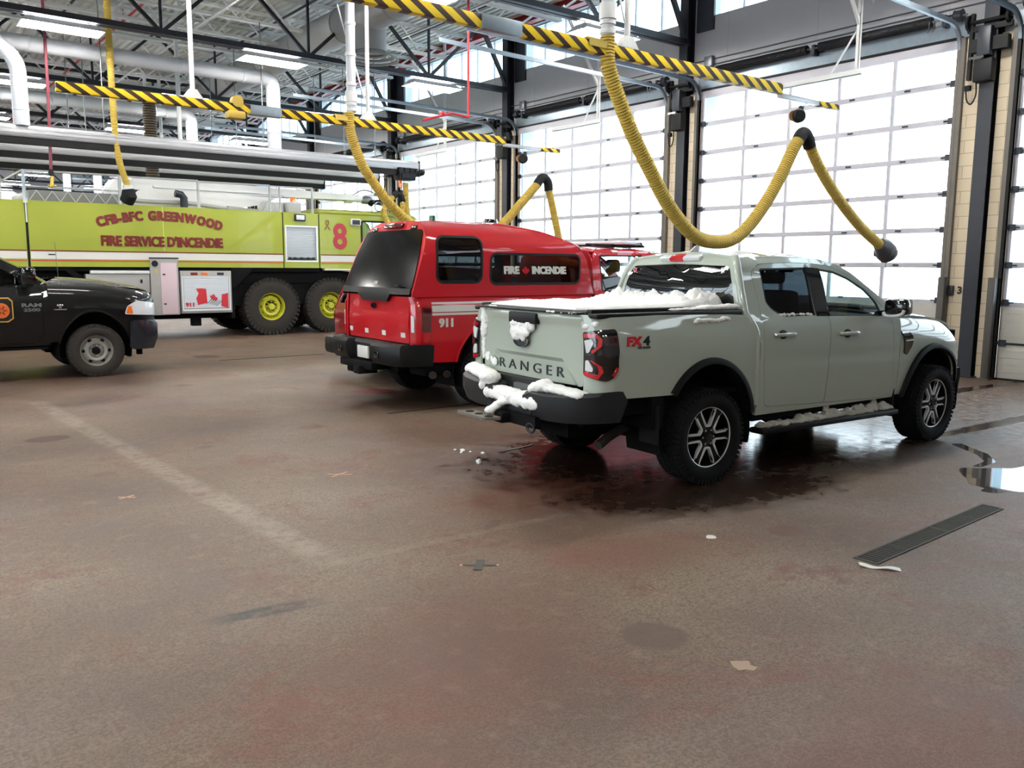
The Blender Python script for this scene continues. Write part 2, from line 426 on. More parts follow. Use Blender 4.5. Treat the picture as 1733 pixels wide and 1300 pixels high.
    # brown round stains and darker patches
    for a in [(1.42,9.38,.20,.16,0,.25,.2,.8,rgb(96,66,52)),(3.79,8.43,.14,.12,0,.4,.4,.5,rgb(112,84,72)),(2.79,8.99,.1,.1,0,.4,.3,.4,rgb(110,84,72)),(5.23,16.25,.24,.3,0,.25,.2,.85,rgb(70,44,40)),(5.66,10.4,.32,.2,-40,.3,.3,.9,rgb(120,22,30)),(4.79,3.17,.12,.11,0,.25,.5,.75,rgb(116,84,70)),(2.88,2.58,.15,.16,20,.35,.8,.75,rgb(104,84,74)),(1.53,7.48,.09,.09,0,.3,.3,.45,rgb(112,86,74)),(3.3,4.45,.10,.04,30,.4,1.2,.6,rgb(104,84,72)),(3.1,4.1,.10,.05,10,.4,1.2,.5,rgb(108,88,76)),(3.68,12.5,.12,.08,0,.4,1.2,.6,rgb(70,60,58)),(2.54,8.07,.10,.06,0,.4,1.2,.5,rgb(90,76,72)),(4.55,5.1,.55,.35,20,.9,1.2,.55,rgb(88,48,36)),(4.0,4.8,.8,.4,-20,.9,1.3,.35,rgb(116,72,56)),(6.9,3.6,.18,.05,-35,.3,1.0,.6,rgb(110,90,80)),(2.0,3.0,.9,.5,30,1.0,1.2,.35,rgb(128,88,74)),(2.9,1.3,.9,.45,10,1.0,1.2,.3,rgb(126,84,70)),(1.2,2.2,.5,.3,0,1.0,1.2,.35,rgb(122,86,72)),(3.6,3.5,.6,.3,-10,1.0,1.2,.4,rgb(132,92,76))]:
        col = mix(math_('MULTIPLY', blob(*a[:4], a[4], a[5], a[6], wob), a[7]), col, a[8])
    # saw-cut joints in the slab
    jx = math_('ABSOLUTE', math_('SUBTRACT', sp.outputs['Y'], 3.66)); 
    # wet area under and behind the grey pickup: darker, redder and glossy
    wet = blob(7.0, 5.35, 2.9, 1.45, -4, .55, 1.0, math_('MULTIPLY_ADD', wobf, .5, math_('MULTIPLY', wob, .6)))
    wet2 = blob(11.0, 4.5, 4.5, 1.5, -4, .9, 1.2, wobf)
    wet3 = blob(5.2, 4.2, 1.25, .55, -15, .7, 1.3, wobf)
    tr1 = blob(11.5, 5.65, 3.0, .14, -3, .5, .5, wobf); tr2 = blob(11.5, 4.0, 3.2, .13, -3, .5, .5, wobf)
    w = math_('MAXIMUM', math_('MAXIMUM', wet, math_('MULTIPLY', wet2, math_('MULTIPLY', sm(wobf, .42, .62), .55))), math_('MAXIMUM', math_('MULTIPLY', wet3, .8), math_('MULTIPLY', math_('MAXIMUM', tr1, tr2), .9)))
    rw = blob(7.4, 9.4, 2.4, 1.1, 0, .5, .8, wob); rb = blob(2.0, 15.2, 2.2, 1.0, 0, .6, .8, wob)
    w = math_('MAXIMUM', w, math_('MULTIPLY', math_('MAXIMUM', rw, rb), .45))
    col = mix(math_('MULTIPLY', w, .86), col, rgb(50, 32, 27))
    hs_ = N('ShaderNodeHueSaturation'); hs_.inputs['Value'].default_value = 1.02; hs_.inputs['Saturation'].default_value = .98; L(mix(1.0, col, (1.0, .985, .955, 1), 'MULTIPLY'), hs_.inputs['Color']); gm = N('ShaderNodeGamma'); gm.inputs[1].default_value = 1.35; L(hs_.outputs[0], gm.inputs[0]); L(gm.outputs[0], b.inputs['Base Color'])
    rg = math_('ADD', .42, math_('MULTIPLY', med, .32)); rg = math_('ADD', math_('MULTIPLY', rg, math_('SUBTRACT', 1, w)), math_('MULTIPLY', w, math_('MULTIPLY_ADD', wobf, .3, -.02)), clamp=True)
    L(rg, b.inputs['Roughness'])
    b.inputs['Specular IOR Level'].default_value = .36
    bp = N('ShaderNodeBump'); bp.inputs['Strength'].default_value = .12; bp.inputs['Distance'].default_value = .01
    hs = math_('ADD', math_('MULTIPLY', fine, .35), math_('MULTIPLY', wobf, 1.2)); L(hs, bp.inputs['Height']); L(bp.outputs[0], b.inputs['Normal'])
    return m
M['floor'] = floor_mat()
X0, X1, Y0, Y1, ZC = -9.5, 14.45, -7.0, 62.3, 8.15
struct(MB().b2((X0, Y0, -.2), (X1 + .4, Y1, 0)).build('floor', 'floor'))
struct(MB().b2((X1 + .4, -40, -.35), (90, 120, -.06)).build('ground_outside', 'snowground'))
# ------------------------------------------------------------------ roof deck: fluted sheet running along the wall
mb = MB(); p = .19; x = X0; prof = []
while x < X1 + .3:
    prof += [(x, ZC), (x + .09, ZC), (x + .11, ZC + .05), (x + .17, ZC + .05)]; x += p
vs = [(a, Y, z) for Y in (Y0, Y1) for a, z in prof]; k = len(prof)
mb.add(vs, [(i, i + 1, k + i + 1, k + i) for i in range(k - 1)])
struct(mb.build('ceiling', 'deck', ang=10))
struct(MB().b2((X0 - .2, Y0 - .2, ZC + .07), (X1 + .4, Y1 + .2, ZC + .2)).build('ceiling_cover', 'deck'))
# ------------------------------------------------------------------ plain walls
mb = MB(); BW = [3.1 + 6.2 * k for k in range(0, 5)]; ys = [Y0 - .2] + [q for c in BW for q in (c + .35, c + 5.85)] + [Y1]
for a, b in zip(ys[::2], ys[1::2]): mb.b2((X0 - .2, a, 0), (X0, b, ZC + .1))
for c in BW: mb.b2((X0 - .2, c + .35, 0), (X0, c + 5.85, .6)); mb.b2((X0 - .2, c + .35, 5.4), (X0, c + 5.85, ZC + .1))  # openings cut for the added back glazing
struct(mb.build('wall_back', 'deck'))
struct(MB().b2((X0, Y0 - .2, 0), (X1, Y0, ZC + .1)).build('wall_right', 'wall_dark'))
struct(MB().b2((X0, Y1, 0), (X1, Y1 + .2, ZC + .1)).build('wall_left', 'wall_grey'))
# ------------------------------------------------------------------ bay door wall
COL = [6.27 + 6.2 * k for k in range(-2, 10)]
BAY = [c + 3.14 for c in COL[:-1]]
HW = 2.66; DTOP = 5.43
SILL, HEAD = 6.9, 7.95
mb = MB()
WX0, WX1 = X1, X1 + .38
edges = [Y0] + COL + [Y1]
mb.b2((WX0, Y0, DTOP), (WX1, Y1, SILL)); mb.b2((WX0, Y0, HEAD), (WX1, Y1, ZC + .1))
for c in COL:                                   # piers between the openings, as one wall
    mb.b2((WX0, max(Y0, c - .40), 0), (WX1, min(Y1, c + .48), DTOP))
    mb.b2((WX0, max(Y0, c - .45), SILL), (WX1, min(Y1, c + .15), HEAD))
mb.b2((WX0, Y0, 0), (WX1, COL[1] + .38, DTOP))  # unseen end bay filled solid to keep daylight off the pickup's side
wall = struct(mb.build('wall_front', 'wall_grey'))
# outside reveals of the openings, pale render with bluish snow light in its tint
mb = MB()
for yb in BAY[1:]:
    for s in (-1, 1):
        mb.b2((WX1 - .33, yb + s * HW, -.02), (WX1 + .12, yb + s * (HW + .03), DTOP)) if s < 0 else mb.b2((WX1 - .33, yb + HW - .03, -.02), (WX1 + .12, yb + HW, DTOP))
    mb.b2((WX1 - .33, yb - HW, DTOP - .03), (WX1 + .1, yb + HW, DTOP))
r_ = struct(mb.build('trim_reveals', 'reveal'))
# vertical joints of the wall panels + conduit-like joint covers
mb = MB()
for yb in BAY:
    for d in (-2.35, 0.05, 2.1): mb.b2((WX0 - .006, yb + d - .012, DTOP + .3), (WX0, yb + d + .012, SILL))
struct(mb.build('trim_panel_joints', 'wall_grey'))
# masonry piers and steel columns
for i, c in enumerate(COL):
    for a, b in ((c - .40, c - .12), (c + .12, c + .48)):
        o = struct(MB().b2((WX0 - .10, a, 0), (WX0 + .02, b, DTOP - .05)).build('wall_pier', 'masonry'))
    mb = MB()
    mb.b2((WX0 - .24, c - .11, 0), (WX0 - .225, c + .11, ZC)); mb.b2((WX0 - .02, c - .11, 0), (WX0 - .005, c + .11, ZC)); mb.b2((WX0 - .23, c - .006, 0), (WX0 - .01, c + .006, ZC))
    mb.b2((WX0 - .26, c - .15, 0), (WX0, c + .15, .02))
    struct(mb.build('steel_column', 'dark_steel'))
    mb = MB(); mb.b2((WX0 - .05, c - .62, SILL - .28), (WX0, c - .18, HEAD + .02))
    struct(mb.build('trim_dark_panel', 'dark_steel'))
# red steel beam under the roof edge
mb = MB(); mb.b2((WX0 - .22, Y0, HEAD + .02), (WX0 - .2, Y1, ZC + .0)); mb.b2((WX0 - .3, Y0, HEAD), (WX0 - .1, Y1, HEAD + .02)); mb.b2((WX0 - .3, Y0, ZC - .02), (WX0 - .1, Y1, ZC))
struct(mb.build('red_roof_beam', 'red_paint'))
# clerestory windows
M['milky'] = glassm('clerestory_glazing', (.86, .95, .98, 1), rough=.15)
for i, (a, b) in enumerate(zip(COL[1:], COL[2:])):
    ya, yb = a + .15, b - .45; mb = MB(); n = 7
    for k in range(n + 1):
        y = ya + (yb - ya) * k / n; mb.b2((WX0 + .10, y - .014, SILL), (WX0 + .16, y + .014, HEAD))
    mb.b2((WX0 + .1, ya, SILL), (WX0 + .16, yb, SILL + .03)); mb.b2((WX0 + .1, ya, HEAD - .03), (WX0 + .16, yb, HEAD))
    w = struct(mb.build('window_%d' % (i + 1), 'alum'))
    MB().b2((WX0 + .125, ya, SILL + .02), (WX0 + .13, yb, HEAD - .02)).build('glazing', 'milky', w)
for i, c in enumerate(BW):                           # unseen glazed openings, added behind the photographer to light the tailgate
    mb = MB()
    for k in range(6): y = c + .35 + 5.5 * k / 5; mb.b2((X0 - .12, y - .03, .6), (X0 - .08, y + .03, 5.4))
    for k in range(8): z = .6 + 4.8 * k / 7; mb.b2((X0 - .12, c + .35, z - .03), (X0 - .08, c + 5.85, z + .03))
    w = struct(mb.build('window_%d' % (20 + i), 'alum')); MB().b2((X0 - .102, c + .35, .6), (X0 - .098, c + 5.85, 5.4)).build('glazing', 'winglass', w)
struct(MB().b2((-60, -40, -.35), (X0 - .2, 120, -.06)).build('ground_behind', 'snowground'))
# ------------------------------------------------------------------ overhead bay doors
GX = 14.40
def bay_door(n, yb):
    rows = [1.23 + .583 * k for k in range(7)]; top = 5.42
    hw = HW - .02; mb = MB()
    for s in (-1, 1): mb.b2((GX - .025, yb + s * hw, 1.2), (GX + .025, yb + s * (hw - .07), top))
    for z in rows[1:]: mb.b2((GX - .028, yb - hw, z - .043), (GX + .028, yb + hw, z + .043))
    mb.b2((GX - .028, yb - hw, 5.26), (GX + .028, yb + hw, top)); mb.b2((GX - .028, yb - hw, 1.16), (GX + .028, yb + hw, 1.235))
    for k in range(1, 5):
        y = yb - hw + .07 + (2 * hw - .14) * k / 5; mb.b2((GX - .022, y - .03, 1.2), (GX + .022, y + .03, top))
    d = struct(mb.build('door_%d' % n, 'alum'))
    mb = MB(); mb.b2((GX - .004, yb - hw + .1, 1.22), (GX + .004, yb + hw - .1, 5.3)); mb.build('glazing', 'winglass', d)
    mb = MB()
    for z0, z1 in ((.02, .58), (.6, 1.17)):
        mb.b2((GX - .025, yb - hw, z0), (GX + .025, yb + hw, z1), .008)
        for q in range(1, 5): mb.b2((GX - .029, yb - hw + .02, z0 + (z1 - z0) * q / 5 - .004), (GX - .024, yb + hw - .02, z0 + (z1 - z0) * q / 5 + .004))
    mb.build('solid_panel', 'door_white', d)
    mb = MB(); mb.b2((GX - .05, yb - hw, .57), (GX - .02, yb + hw, .6)); mb.b2((GX - .03, yb - hw, 0), (GX + .03, yb + hw, .03)); mb.build('bottom_seal', 'black', d)
    mb = MB()
    for z in rows[0:] + [.59]:                      # hinges and rollers at the edges, small clips along the rails
        for s in (-1, 1):
            y = yb + s * (hw - .07); mb.b2((GX - .06, y - .05, z - .05), (GX - .025, y + .05, z + .05)); mb.tube([(GX - .05, y - s * .12, z), (GX - .05, y + s * .1, z)], .012, 6)
            mb.b2((GX - .08, y + s * .03, z - .03), (GX - .02, y + s * .08, z + .03))
        if z > 1:
            for q in (1, 2, 4): 
                y = yb - hw + .12 + (2 * hw - .24) * q / 5 - .28; mb.b2((GX - .04, y - .05, z - .015), (GX - .025, y + .05, z + .015))
    mb.build('hinge_hardware', 'dark_steel', d)
    return d
NAMES = {-6.13: 'x'}
WHERE = ['bay door off to the right of the grey pickup', 'bay door at the right edge of the picture', 'bay door straight beyond the grey pickup', 'bay door beyond the red fire pickup',
         'bay door ahead of the lime fire truck']
MB_TR = None
for i, yb in enumerate(BAY):
    if i < 1: continue
    bay_door(i, yb)
    z0 = 5.60
    # vertical + curved + horizontal roller tracks
    for s in (-1, 1):
        y = yb + s * (HW + .015); mb = MB(); R = .38
        pts = [(GX - .10, 0), (GX - .10, z0 - R)] + [(GX - .10 - R + R * cos(radians(a)), z0 - R + R * sin(radians(a))) for a in range(0, 91, 15)] + [(8.4, z0 + .06)]
        for dy, w in ((0, .05),):
            P = []
            for j, (a, z) in enumerate(pts):
                q0 = pts[max(j - 1, 0)]; q1 = pts[min(j + 1, len(pts) - 1)]; t = V((q1[0] - q0[0], q1[1] - q0[1])).normalized(); nrm = V((-t.y, t.x))
                P.append((V((a, z)) + nrm * .035, V((a, z)) - nrm * .035))
            vs = []
            for o, q in P:
                vs += [(o.x, y + .0, o.y), (q.x, y, q.y), (q.x, y - s * .05, q.y), (o.x, y - s * .05, o.y)]
            fs = []
            for j in range(len(P) - 1):
                for a, b in ((0, 1), (1, 2), (3, 0)): fs.append((4 * j + a, 4 * j + b, 4 * j + 4 + b, 4 * j + 4 + a))
            mb.add(vs, fs)
        side = 'left' if s > 0 else 'right'
        nv = len(mb.v); m1 = MB(); m1.add(mb.v[:8], [f for f in mb.f if max(f) < 8]); m2 = MB(); m2.add(mb.v[4:], [tuple(q - 4 for q in f) for f in mb.f if max(f) >= 8])
        t = m2.build('door_track', 'galv', ang=50, recalc=False); m1.build('vertical_track', 'black' if s > 0 else 'track_grey', t, recalc=False)
        wh = WHERE[i] if i < len(WHERE) else 'a far bay door down the hall'
        tag(t, 'steel roller track, %s side of %s' % (side, wh), 'door track', 'roller tracks of the bay doors')
        mb = MB(); yo = yb + s * (HW + .05)
        mb.b2((GX - .13, yo - .035, 0), (GX - .055, yo + .035, 5.4)); mb.build('track_angle', 'track_grey', t)
        mb = MB(); mb.b2((GX - .26, yo - .05, 0), (GX - .14, yo + .06, 1.62), .01); mb.b2((GX - .28, yo - .08, 0), (GX - .12, yo + .09, .02)); mb.build('track_guard', 'guard', t)
    # header band
    mb = MB(); mb.b2((GX - .02, yb - HW - .1, DTOP + .0), (WX0 + .01, yb + HW + .1, DTOP + .24)); struct(mb.build('trim_header', 'galv'))
    mb = MB(); mb.b2((GX - .04, yb - HW, DTOP - .03), (GX + .03, yb + HW, DTOP + .015)); struct(mb.build('trim_header_seal', 'black'))
    # torsion spring shaft
    if i < 5 or i < 7:
        wh = WHERE[i] if i < len(WHERE) else 'a far bay door down the hall'
        sp = thing('torsion_spring_shaft', 'two black torsion springs above the %s' % wh.replace(' the picture', ''), 'spring shaft', (14.25, yb, 5.74), 0, 'spring shafts above the bay doors')
        MB().tube([(0, -2.75, 0), (0, 2.75, 0)], .016, 8).build('shaft', 'galv', sp)
        for a, b in ((-2.2, -.16), (.10, 2.15)):
            mb = MB(); nn = 90; pr = []
            for q in range(nn + 1):
                y = a + (b - a) * q / nn; pr += [(.075, y), (.085, y + (b - a) / nn * .5)]
            mb.lathe([(.02, a)] + pr + [(.02, b)], (0, 0, 0), (0, 1, 0), 14); mb.build('spring', 'spring', sp)
        mb = MB()
        for y in (-2.62, 2.55): mb.lathe([(.016, y - .06), (.10, y - .06), (.09, y - .05), (.09, y + .05), (.10, y + .06), (.016, y + .06)], (0, 0, 0), (0, 1, 0), 18)
        pieces(mb, 'cable_drum', 'dark_steel', sp)
        mb = MB()
        for y in (-2.4, -.03, 2.35):
            mb.b2((-.03, y - .03, -.12), (.2, y + .03, .06)); mb.b2((.17, y - .1, -.14), (.2, y + .1, .1))
        pieces(mb, 'bearing_bracket', 'dark_steel', sp)
        mb = MB()
        for dy in (-2.28, -2.2): mb.tube([(-.1, dy, -.02), (-.1, dy, -.16), (-.1, dy + .03, -.18)], .012, 6)
        pieces(mb, 'spring_bumper', 'chrome', sp)
# door openers on the columns
for i, c in enumerate(COL[2:6]):
    wh = ['high on the column above the numeral 3', 'on the column left of the nearest full door', 'on the column left of the red pickup door', 'on the far column behind the exhaust rails'][i]
    op = thing('door_opener', 'dark door motor %s' % wh, 'door opener', (14.2, c, 5.0), 0, 'door motors on the columns')
    mb = MB(); mb.b2((-.16, -.08, .02), (.04, .12, .46), .02); mb.build('motor_housing', 'dark_steel', op)
    mb = MB(); mb.b2((-.14, -.12, -.36), (.05, .16, -.02), .02); mb.b2((-.08, -.3, .1), (.04, .26, .3)); mb.tube([(-.05, -.33, .56), (-.05, .33, .56)], .03, 8); mb.lathe([(.02, -.02), (.12, -.02), (.12, .02), (.02, .02)], (-.05, .3, .56), (0, 1, 0), 16); mb.lathe([(.02, -.02), (.1, -.02), (.1, .02), (.02, .02)], (-.05, -.28, .56), (0, 1, 0), 16)
    mb.b2((-.04, -.33, .42), (.02, .33, .5)); mb.b2((-.05, .24, -.3), (.03, .29, .7))
    mb.build('gear_bracket', 'black', op)
    mb = MB(); mb.b2((-.165, 0.0, -.02), (-.15, .22, .02)); mb.build('nameplate', 'chrome', op)
    mb = MB(); mb.tube(spline([(-.08, .12, -.34), (-.1, .1, -.55), (-.1, .16, -.68), (-.08, .24, -.62), (-.05, .28, -.45)]), .012, 6); mb.b2((-.06, .22, -.46), (0, .3, -.38)); mb.build('hanging_cable', 'rubber', op)
# conduits and junction boxes above the doors
for i, c in enumerate(COL[1:5]):
    wh = ['above the right-edge bay door', 'above the bay door beyond the grey pickup', 'above the bay door beyond the red pickup', 'above the door in front of the fire truck'][i]
    cd = thing('conduit_run', 'thin grey conduit pair and junction box %s' % wh, 'conduit', (14.43, c, 5.98), 0, 'wall conduits above the doors')
    mb = MB()
    for z in (-.06, .05): mb.tube([(0, .15, z), (0, 6.3, z)], .013, 6)
    pieces(mb, 'conduit_pipe', 'wire', cd)
    mb = MB(); mb.b2((-.08, 5.55, -.1), (.01, 5.75, .11), .01); mb.build('junction_box', 'wire', cd)
# number and push button on the masonry pier
mb = MB(); add_text(mb, '3', .16, lambda x, y, z: (14.345 - z, 6.49 - x, 1.40 + y), bold=.008, ext=.002)
tag(mb.build('bay_numeral', 'brown_steel'), 'dark numeral 3 on the beige masonry pier', 'number')
cs = thing('door_control', 'small dark push-button box on the beige pier beside the numeral', 'control box', (14.33, 6.62, 1.40))
MB().b2((-.05, -.045, -.08), (.02, .045, .08), .008).build('box', 'dark_steel', cs)
mb = MB()
for z in (-.045, 0, .045): mb.lathe([(.0, .008), (.014, .008), (.016, 0)], (-.05, 0, z), (-1, 0, 0), 10)
pieces(mb, 'button', 'brown_steel', cs)

# ------------------------------------------------------------------ roof steel
def webs(mb, x0, x1, y, zb, zt, n, w, w2=None):
    """zig-zag web of a truss between the chords, with posts"""
    dx = (x1 - x0) / n
    for i in range(n):
        a, b = x0 + i * dx, x0 + (i + 1) * dx
        mb.bar((a, y, zt), ((a + b) / 2, y, zb), w, w); mb.bar(((a + b) / 2, y, zb), (b, y, zt), w, w)
        if w2: mb.bar(((a + b) / 2, y, zb), ((a + b) / 2, y, zt), w2, w2)
for i, c in enumerate(COL):
    mb = MB(); x0, x1 = X0 + .1, WX0 - .12
    for dy in (-.07, .07):
        mb.b2((x0, c + dy - .05, 6.38), (x1, c + dy + .05, 6.40)); mb.b2((x0, c + dy - .008, 6.38), (x1, c + dy + .008, 6.50))
    mb.b2((x0, c - .12, 8.0), (x1, c + .12, 8.02)); mb.b2((x0, c - .015, 7.88), (x1, c + .015, 8.02))
    webs(mb, x0 + .3, x1 - .9, c, 6.44, 7.95, 7, .07, .05)
    mb.bar((x1 - .9, c, 7.95), (x1, c, 6.44), .09, .09)
    t = mb.build('roof_truss', 'brown_steel' if i < 0 else 'dark_steel'); struct(t)
for i, c in enumerate(COL[:-1]):                    # white open-web joists between the trusses
    for d in (1.55, 3.1, 4.65):
        y = c + d; mb = MB(); x0, x1 = X0 + .1, WX0 - .1
        for dy in (-.045, .045):
            mb.b2((x0, y + dy - .035, 7.38), (x1 - .9, y + dy + .035, 7.395)); mb.b2((x0, y + dy - .006, 7.38), (x1 - .9, y + dy + .006, 7.45))
        mb.b2((x0, y - .07, 8.08), (x1, y + .07, 8.10)); mb.b2((x0, y - .01, 8.02), (x1, y + .01, 8.10))
        webs(mb, x0 + .3, x1 - 1.2, y, 7.41, 8.05, 18, .035)
        mb.bar((x1 - 1.2, y, 7.41), (x1 - .3, y, 8.05), .05, .05)
        struct(mb.build('roof_joist', 'white_steel'))
mb = MB()
for x in (-6.5, -2.0, 2.5, 7.0, 11.3):
    mb.b2((x - .03, Y0, 7.36), (x + .03, Y1, 7.375)); mb.b2((x - .004, Y0, 7.36), (x + .004, Y1, 7.41))
struct(mb.build('roof_bridging', 'white_steel'))
mb = MB()                                            # dark secondary rods high up
for x in (-4.2, .3, 4.7, 9.2, 12.6): mb.tube([(x, Y0, 7.98), (x, Y1, 7.98)], .03, 6)
struct(mb.build('roof_purlin_rods', 'dark_steel'))
# red sprinkler mains with drops
for i, x in enumerate((1.6, 5.9, 10.2)):
    t = thing('sprinkler_pipe', ['thin red sprinkler pipe along the roof, leftmost of three', 'thin red sprinkler pipe along the roof, middle of three', 'thin red sprinkler pipe along the roof, nearest the clerestory'][i], 'pipe', (x, 0, 7.80), 0, 'red sprinkler pipes')
    MB().tube([(0, Y0 + .1, 0), (0, Y1 - .1, 0)], .03, 8).build('pipe', 'red_pipe', t)
    mb = MB()
    for q in range(-1, 9):
        y = 5 + 6.2 * q; mb.tube([(0, y, 0), (0, y, .3)], .012, 6); mb.lathe([(.0, 0), (.04, .0), (.04, .05), (0, .05)], (0, y, -.02), (0, 0, 1), 8)
    pieces(mb, 'hanger', 'red_pipe', t)
t = thing('sprinkler_drop', 'thin red vertical pipe with short red arm hanging before the grey wall', 'pipe', (8.86, 12.70, 4.27))
MB().tube([(0, 0, 3.5), (0, 0, .08)], .022, 8).build('riser', 'red_pipe', t)
mb = MB(); mb.tube([(0, 0, .09), (-.35, .0, .12), (-.95, 0, -.06)], .02, 8); mb.lathe([(0, -.03), (.035, -.03), (.035, .03), (0, .03)], (-.55, 0, .09), (1, 0, 0), 8); mb.build('arm', 'red_pipe', t)
t = thing('pull_handle', 'red handle rod by the door track at the top right corner', 'handle', (12.9, 7.4, 6.05))
mb = MB(); mb.tube([(0, 0, -.1), (.1, -.05, .05), (.45, -.1, .16)], .022, 8); mb.build('rod', 'red_pipe', t); MB().tube([(0, 0, -.1), (-.15, .03, -.25)], .008, 6).build('cord', 'wire', t)
# ------------------------------------------------------------------ fluorescent fixtures
def fixture():
    t = thing('ceiling_light', 'x', 'ceiling light', (0, 0, 0), 0, 'fluorescent fixtures under the roof trusses')
    mb = MB()                                        # open white trough with sloping ends
    L_, W_, H_ = .72, .32, .13
    top = [(-L_ + .1, -.14, H_), (L_ - .1, -.14, H_), (L_ - .1, .14, H_), (-L_ + .1, .14, H_)]; bot = [(-L_, -W_, 0), (L_, -W_, 0), (L_, W_, 0), (-L_, W_, 0)]
    mb.add(top + bot, [(0, 1, 5, 4), (1, 2, 6, 5), (2, 3, 7, 6), (3, 0, 4, 7)])
    top2 = [(x, y, z - .015) for x, y, z in top]; bot2 = [(x * .985, y * .97, z) for x, y, z in bot]
    mb.add(top2 + bot2, [(4, 5, 1, 0), (5, 6, 2, 1), (6, 7, 3, 2), (7, 4, 0, 3)])
    mb.build('reflector', 'white_steel', t, recalc=False)
    for y in (-.2, -.07, .07, .2):
        MB().tube([(-.66, y, .012), (.66, y, .012)], .024, 8).build('tube', 'tube', t)
    mb = MB()
    for x in (-.5, .5): mb.tube([(x, 0, .05), (x, 0, .19)], .008, 6); mb.b2((x - .02, -.16, H_ - .02), (x + .02, .16, H_))
    pieces(mb, 'hanger', 'wire', t)
    return t
FX = [-5.0, -.7, 3.55, 7.75, 11.95]
proto = None
for i, c in enumerate(COL):
    for j, x in enumerate(FX):
        lab = 'bright white fluorescent trough under the roof steel far down the hall'
        if i == 4: lab = ['', '', 'large bright fluorescent trough at the top left corner', 'bright fluorescent trough above the striped boom, middle of the nearest row', 'bright fluorescent trough just left of the top striped boom\'s bracket'][j] or lab
        if i == 3 and j == 4: lab = 'bright fluorescent trough right behind the white pipe of the top boom'
        if i in (0, 1, 2) or (i == 3 and j < 4) or (i == 4 and j < 2): lab = 'bright white fluorescent trough outside the picture near the photographer'
        loc = (x, c + .05, 6.2)
        if i < 2 and j > 1: continue  # near rows: unseen troughs only behind the camera, placed to light the tailgate
        if proto is None: proto = fixture(); proto.location = loc; proto['label'] = lab
        else: dup(proto, loc, None, lab)
# ------------------------------------------------------------------ ducts
def duct(name, label, pts, r, m, group=None, seams=True, band=1.5):
    t = thing(name, label, 'duct', pts[0], 0, group); o = V(pts[0])
    P = [V(p) - o for p in pts]; Q = [P[0]]
    for i in range(1, len(P) - 1):                   # round the elbows
        a = (P[i - 1] - P[i]).normalized(); b = (P[i + 1] - P[i]).normalized(); k = r * 1.5
        for s in range(7):
            u = s / 6; Q.append((P[i] + a * k) * (1 - u) ** 2 + P[i] * 2 * u * (1 - u) + (P[i] + b * k) * u * u)
    Q.append(P[-1])
    MB().tube(Q, r, 18).build('pipe', m, t)
    mb = MB()
    for a, b in zip(P, P[1:]):
        d = b - a; n = max(1, int(d.length / band))
        for k in range(n + 1):
            q = a + d * min(.97, max(.03, (k + .5) / (n + 1))); mb.lathe([(r * .98, -.03), (r * 1.05, -.02), (r * 1.05, .02), (r * .98, .03)], q, d, 18)
    pieces(mb, 'band', m, t); return t
g = 'white exhaust ducts under the roof'
for k, c in enumerate(COL[4:9]):
    w_ = ['above the fire truck, nearest of the ducts', 'second row above the fire truck', 'third row above the fire truck', 'far down the hall', 'farthest down the hall'][k]
    duct('exhaust_duct', 'round white duct with elbow down, ' + w_, [(-9.3, c + 1.5, 6.16), (8.35, c + 1.5, 6.16), (8.35, c + 1.5, 4.5)], .165, 'duct', g)
    duct('drop_duct', 'white drop pipe with slanted elbow, ' + w_, [(.6, c + 1.35, 6.75), (2.35, c + 1.35, 6.35), (2.95, c + 1.3, 5.75), (2.95, c + 1.3, 4.5)], .15, 'duct', g)
duct('ventilation_trunk', 'big grey round duct crossing the hall near the clerestory', [(9.55, 10.5, 7.30), (9.55, 34, 7.30)], .40, 'duct_grey', None, band=2.5)
t = thing('duct_drum', 'large pale drum-shaped duct drop with ringed diffuser beside the boom post', 'duct', (9.6, 17.6, 6.5))
MB().tube([(0, 0, .9), (0, 0, 0)], .36, 24).build('drum', 'duct_grey', t)
mb = MB()
for q, r in enumerate((.36, .5, .62)): mb.lathe([(r - .03, -.06 * q), (r, -.06 * q - .02), (r + .02, -.06 * q - .05), (r - .03, -.06 * q - .03)], (0, 0, 0), (0, 0, 1), 28)
pieces(mb, 'diffuser_ring', 'duct_grey', t)
for k, (x, y, zb) in enumerate(((6.6, 21.75, 4.45), (7.4, 27.6, 4.6), (7.9, 27.9, 4.6))):
    t = thing('support_post', ['slim white post dropping to the exhaust rail', 'slim white post behind the rails, left of a pair', 'slim white post behind the rails, right of a pair'][k], 'post', (x, y, zb))
    MB().tube([(0, 0, 0), (0, 0, 7.4 - zb)], .05, 10).build('tube', 'white_steel', t); MB().b2((-.1, -.1, -.02), (.1, .1, .0)).build('foot_plate', 'white_steel', t)
